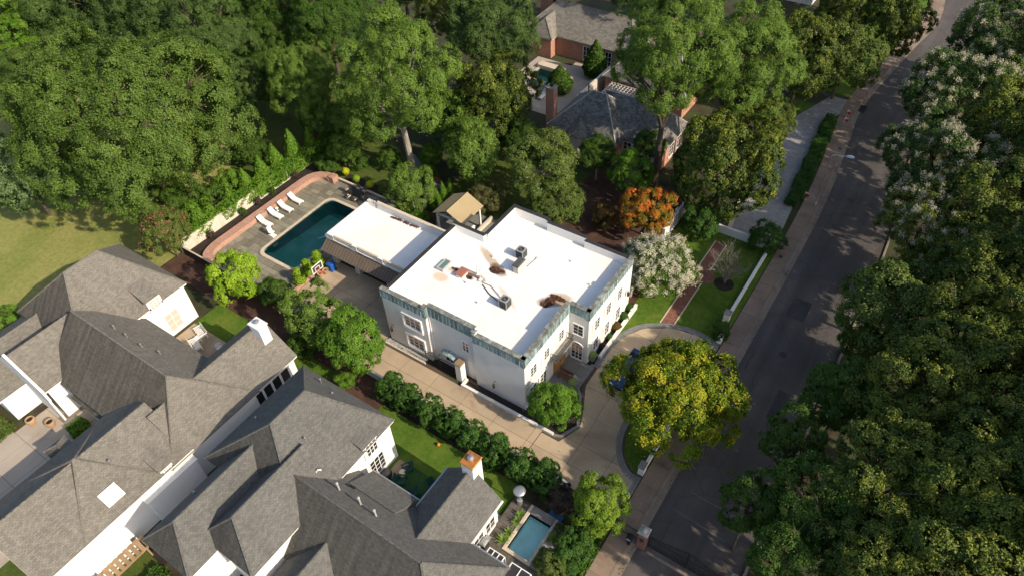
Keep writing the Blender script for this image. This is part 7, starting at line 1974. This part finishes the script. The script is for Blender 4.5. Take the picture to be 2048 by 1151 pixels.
t = thing('flower_pot', 'grey pot of yellow-green flowers at the entrance corner', 'plant pot', (-17.3, 35.75, 0)); MB().lathe(-17.3, 35.75, [(.2, .02), (.3, .5), (.33, .55), (.26, .55)], 14).build('pot', 'stone_grey', t); put('flowers', CROWN['ball']['me'], 'leaf_pale', t, (0, 0, .8), (.65, .65, .5), 0)
t = thing('flower_pot', 'pot of yellow-green flowers by the bench on the terrace', 'plant pot', (-17.3, 32.2, 0)); MB().lathe(-17.3, 32.2, [(.2, .02), (.3, .45), (.33, .5), (.26, .5)], 14).build('pot', 'stone_grey', t); put('flowers', CROWN['ball']['me'], 'leaf_pale', t, (0, 0, .75), (.6, .6, .5), 0)
# ---- leaf boxes: clipped hedges and ivy
def leaf_box(name, label, cat, boxes, n, L, W, mat, seed, core='leaf_holly', kind=None):
    rng = np.random.default_rng(seed); Ps, Ns = [], []
    vol = np.array([2*((b[1]-b[0])*(b[5]-b[4])+(b[3]-b[2])*(b[5]-b[4]))+(b[1]-b[0])*(b[3]-b[2]) for b in boxes]); m = (n*vol/vol.sum()).astype(int)
    t = thing(name, label, cat, ((boxes[0][0]+boxes[0][1])/2, (boxes[0][2]+boxes[0][3])/2, 0))
    cb = MB()
    for b, k in zip(boxes, m):
        x0, x1, y0, y1, z0, z1 = b
        ar = np.array([(x1-x0)*(y1-y0), (x1-x0)*(z1-z0), (x1-x0)*(z1-z0), (y1-y0)*(z1-z0), (y1-y0)*(z1-z0)])
        f = rng.choice(5, k, p=ar/ar.sum()); u, v = rng.random(k), rng.random(k)
        P = np.empty((k, 3)); N = np.zeros((k, 3))
        for fi, (ax, val) in enumerate(((2, z1), (1, y0), (1, y1), (0, x0), (0, x1))):
            s = f == fi; oth = [a for a in (0, 1, 2) if a != ax]; lo = (x0, y0, z0); hi = (x1, y1, z1)
            P[s, ax] = val; N[s, ax] = 1 if val == hi[ax] else -1
            P[s, oth[0]] = lo[oth[0]]+(hi[oth[0]]-lo[oth[0]])*u[s]; P[s, oth[1]] = lo[oth[1]]+(hi[oth[1]]-lo[oth[1]])*v[s]
        bump = .10*np.sin(P[:, 0]*2.3+P[:, 1]*1.7)+.07*np.sin(P[:, 0]*5.1-P[:, 1]*4.3+P[:, 2]*5)
        P = P+N*(bump+rng.normal(0, .05, k))[:, None]
        Ps.append(P); Ns.append(N+rng.normal(0, .5, (k, 3)))
        cb.box(x0+.12, x1-.12, y0+.12, y1-.12, z0, z1-.12)
    P = np.vstack(Ps)-np.array(t.location); N = np.vstack(Ns)
    v = np.clip(rng.normal(.5, .18, len(P))+.15*np.sin(P[:, 0]*1.3+P[:, 1]*.9), 0, 1)
    put('foliage', leaf_mesh('foliage_'+name, P, N, L, W, v, rng), mat, t, (0, 0, 0), (1, 1, 1), 0)
    cb.build('branches', core, t)
    if kind: t['kind'] = kind
    return t
leaf_box('clipped_hedge', 'bright green boxy hedge behind the pool house', 'hedge', [(-45.3, -42.1, 41.7, 43.2, 0, 1.15)], 4200, .13, .09, 'leaf_fresh', 81)
leaf_box('long_hedge', 'long low dark hedge between grey paved drive and sidewalk', 'hedge', [(-9.3+.0-.115*k-.75, -9.3-.115*k+.75-(.3 if k in (0, 11) else 0), 66.0+k*1.6, 67.6+k*1.6, 0, .85) for k in range(12)], 12000, .15, .10, 'leaf_holly', 82)
leaf_box('ivy', 'dense ivy draped along the top of the boundary wall', 'ivy', [(-62.3, -61.25, 26.5, 31, .6, 1.9), (-62.4, -61.15, 31, 36, .5, 1.95), (-62.6, -61.05, 36, 41, .3, 2.1), (-62.3, -61.0, 41, 47, .2, 1.9), (-62.3, -60.9, 47, 53.2, .1, 1.95)], 16000, .2, .15, 'leaf_fresh', 83)
leaf_box('low_hedge', 'low green hedge along the back of the white house', 'hedge', [(-29, -19.5, 45.2, 46.0, 0, .8)], 5200, .14, .09, 'leaf_deep', 84)
leaf_box('ground_ivy', 'low ivy along the sidewalk edge at the bottom of the picture', 'ivy', [(-9.6, -8.45, 10, 22.6, 0, .35)], 6000, .15, .11, 'leaf_deep', 85)
leaf_box('forecourt_planting', 'grassy yellow-green planting in front of the low white garage', 'plants', [(-60.5, -55.3, 1.2, 3.0, 0, .35)], 4200, .24, .05, 'leaf_olive', 86)
leaf_box('gap_shrubs', 'green shrubs beside the timber pergola at the bottom edge', 'shrub', [(-34.6, -31.5, -.6, 2.2, 0, .7)], 3200, .16, .1, 'leaf_deep', 87)
leaf_box('porch_shrub', 'bright green shrub beside the white gable wall of the shingled house', 'shrub', [(-51.2, -49.6, 5.3, 6.6, 0, .7)], 2000, .16, .1, 'leaf_fresh', 88)
for k, (x, y, lab) in enumerate(((-60.7, 28.5, 'small wispy shrub in the bed nearest the south end of the boundary wall'), (-60.7, 33.0, 'small wispy shrub in the wall bed behind the last lounger'), (-60.7, 35.2, 'small wispy shrub in the wall bed behind the middle loungers'), (-60.7, 37.4, 'small wispy shrub in the wall bed behind the first lounger'), (-60.6, 41.0, 'small wispy shrub in the wall bed near the brick curve'))):
    tree('bed_plant', lab, 'shrub', 'shrub', 'leaf_deep' if k % 2 else 'leaf_plum', x, y, .5, .45, 1.0, group='wispy shrubs along the boundary wall')
# sword-leaved plants by the plunge pool
def yucca(label, x, y, s=1.0):
    t = thing('yucca', label, 'plant', (x, y, .28), 'spiky plants along the plunge pool'); rng = random.Random(int(x*100+y*10)); mb = MB()
    for k in range(46):
        a, e = rng.uniform(0, 6.28), rng.uniform(.15, 1.3); l = s*rng.uniform(.4, .65); w = .03
        d = Vector((math.cos(a)*math.cos(e), math.sin(a)*math.cos(e), math.sin(e))); sd = Vector((-math.sin(a), math.cos(a), 0))*w
        p0 = Vector((x, y, .33)); p1 = p0+d*l*.6; p2 = p0+d*l+Vector((0, 0, -.08))
        mb.face([p0-sd*.6, p0+sd*.6, p1+sd, p1-sd]); mb.face([p1-sd, p1+sd, p2])
    mb.build('leaves', 'leaf_pale', t)
for k, (x, y, lab) in enumerate(((-14.5, 19.75, 'spiky plant nearest the patio heater end of the plunge pool'), (-14.5, 19.15, 'spiky plant second from the heater end along the pool'), (-14.52, 18.1, 'spiky plant third from the heater end along the pool'), (-14.55, 17.35, 'big spiky plant at the deck corner of the plunge pool'))): yucca(lab, x, y, 1.0+.15*(k == 3))
for x, y, r, mat, lab in ((-11.5, 20.4, .42, 'leaf_olive', 'small plant in the pebble bed nearest the blue mat'), (-11.5, 19.5, .38, 'leaf_lime', 'yellow-green plant in the pebble bed along the plunge pool'), (-11.45, 18.2, .42, 'leaf_deep', 'dark green plant in the pebble bed along the plunge pool'), (-11.45, 17.3, .4, 'leaf_olive', 'small plant in the pebble bed at the lower pool corner')):
    tree('pebble_plant', lab, 'shrub', 'shrub2', mat, x, y, .5, r, 1.0, group='plants in the pebble bed')
# bare tree
def bare_tree(name, label, x, y, h, seed):
    t = thing(name, label, 'tree', (x, y, 0)); rng = random.Random(seed); mb = MB()
    def grow(p, d, l, r, lev):
        q = p+d*l*.5+Vector((rng.uniform(-.06, .06), rng.uniform(-.06, .06), .02))*l; e = p+d*l
        mb.tube([p, q, e], [r, r*.8, r*.55], 5 if lev < 3 else 4, False)
        if lev >= 5: return
        for _ in range(3 if lev < 4 else 2):
            nd = (d+Vector((rng.uniform(-.75, .75), rng.uniform(-.75, .75), rng.uniform(-.15, .5)))).normalized()
            grow(e if rng.random() < .6 else q, nd, l*rng.uniform(.62, .85), r*.55, lev+1)
    for k in range(5):
        a = k*1.256+rng.uniform(-.3, .3)
        grow(Vector((x, y, 0)), Vector((math.cos(a)*.35, math.sin(a)*.35, 1)).normalized(), h*.3, .09, 0)
    mb.build('branches', 'bark_bare', t)
bare_tree('bare_tree', 'leafless grey tree on the front lawn beside the street wall', -11.0, 51.0, 4.6, 4)
o = MB().lathe(-11.0, 50.95, [(1.0, .005), (.8, .05), (0, .09)], 20).build('mulch_ring', 'dark_mulch'); tag(o, 'round dark mulch ring under the leafless tree', 'mulch ring')

# fallen leaves under the golden tree and along the gutter
rng = np.random.default_rng(77)
n = 900
P = np.empty((n, 3)); P[:, 0] = rng.normal(-8.6, 3.0, n); P[:, 1] = rng.normal(33.5, 4.0, n); P[:, 2] = .05
P = P[(P[:, 0] < -6.9)]
o = bpy.data.objects.new('fallen_leaves', leaf_mesh('fallen_leaves', P, np.tile([0, 0, 1.0], (len(P), 1))+rng.normal(0, .2, (len(P), 3)), .12, .08, rng.uniform(.4, 1, len(P)), rng)); COL.objects.link(o)
o.data.materials[0] = MATS['leaf_gold']; tag(o, 'scattered fallen yellow leaves under the golden tree', 'leaves', None, 'stuff')
n = 700
P = np.empty((n, 3)); P[:, 1] = rng.uniform(15, 88, n); P[:, 0] = np.interp(P[:, 1], [p[1] for p in KERB], [p[0] for p in KERB])-rng.exponential(.12, n)-.0; P[:, 2] = -.07
P = P[np.sin(P[:, 1]*.7)+rng.normal(0, .5, n) > .2]
o = bpy.data.objects.new('gutter_litter', leaf_mesh('gutter_litter', P, np.tile([0, 0, 1.0], (len(P), 1))+rng.normal(0, .3, (len(P), 3)), .16, .1, rng.random(len(P)), rng)); COL.objects.link(o)
o.data.materials[0] = MATS['leaf_brown']; tag(o, 'brown leaf litter gathered along the street gutter', 'leaves', None, 'stuff')
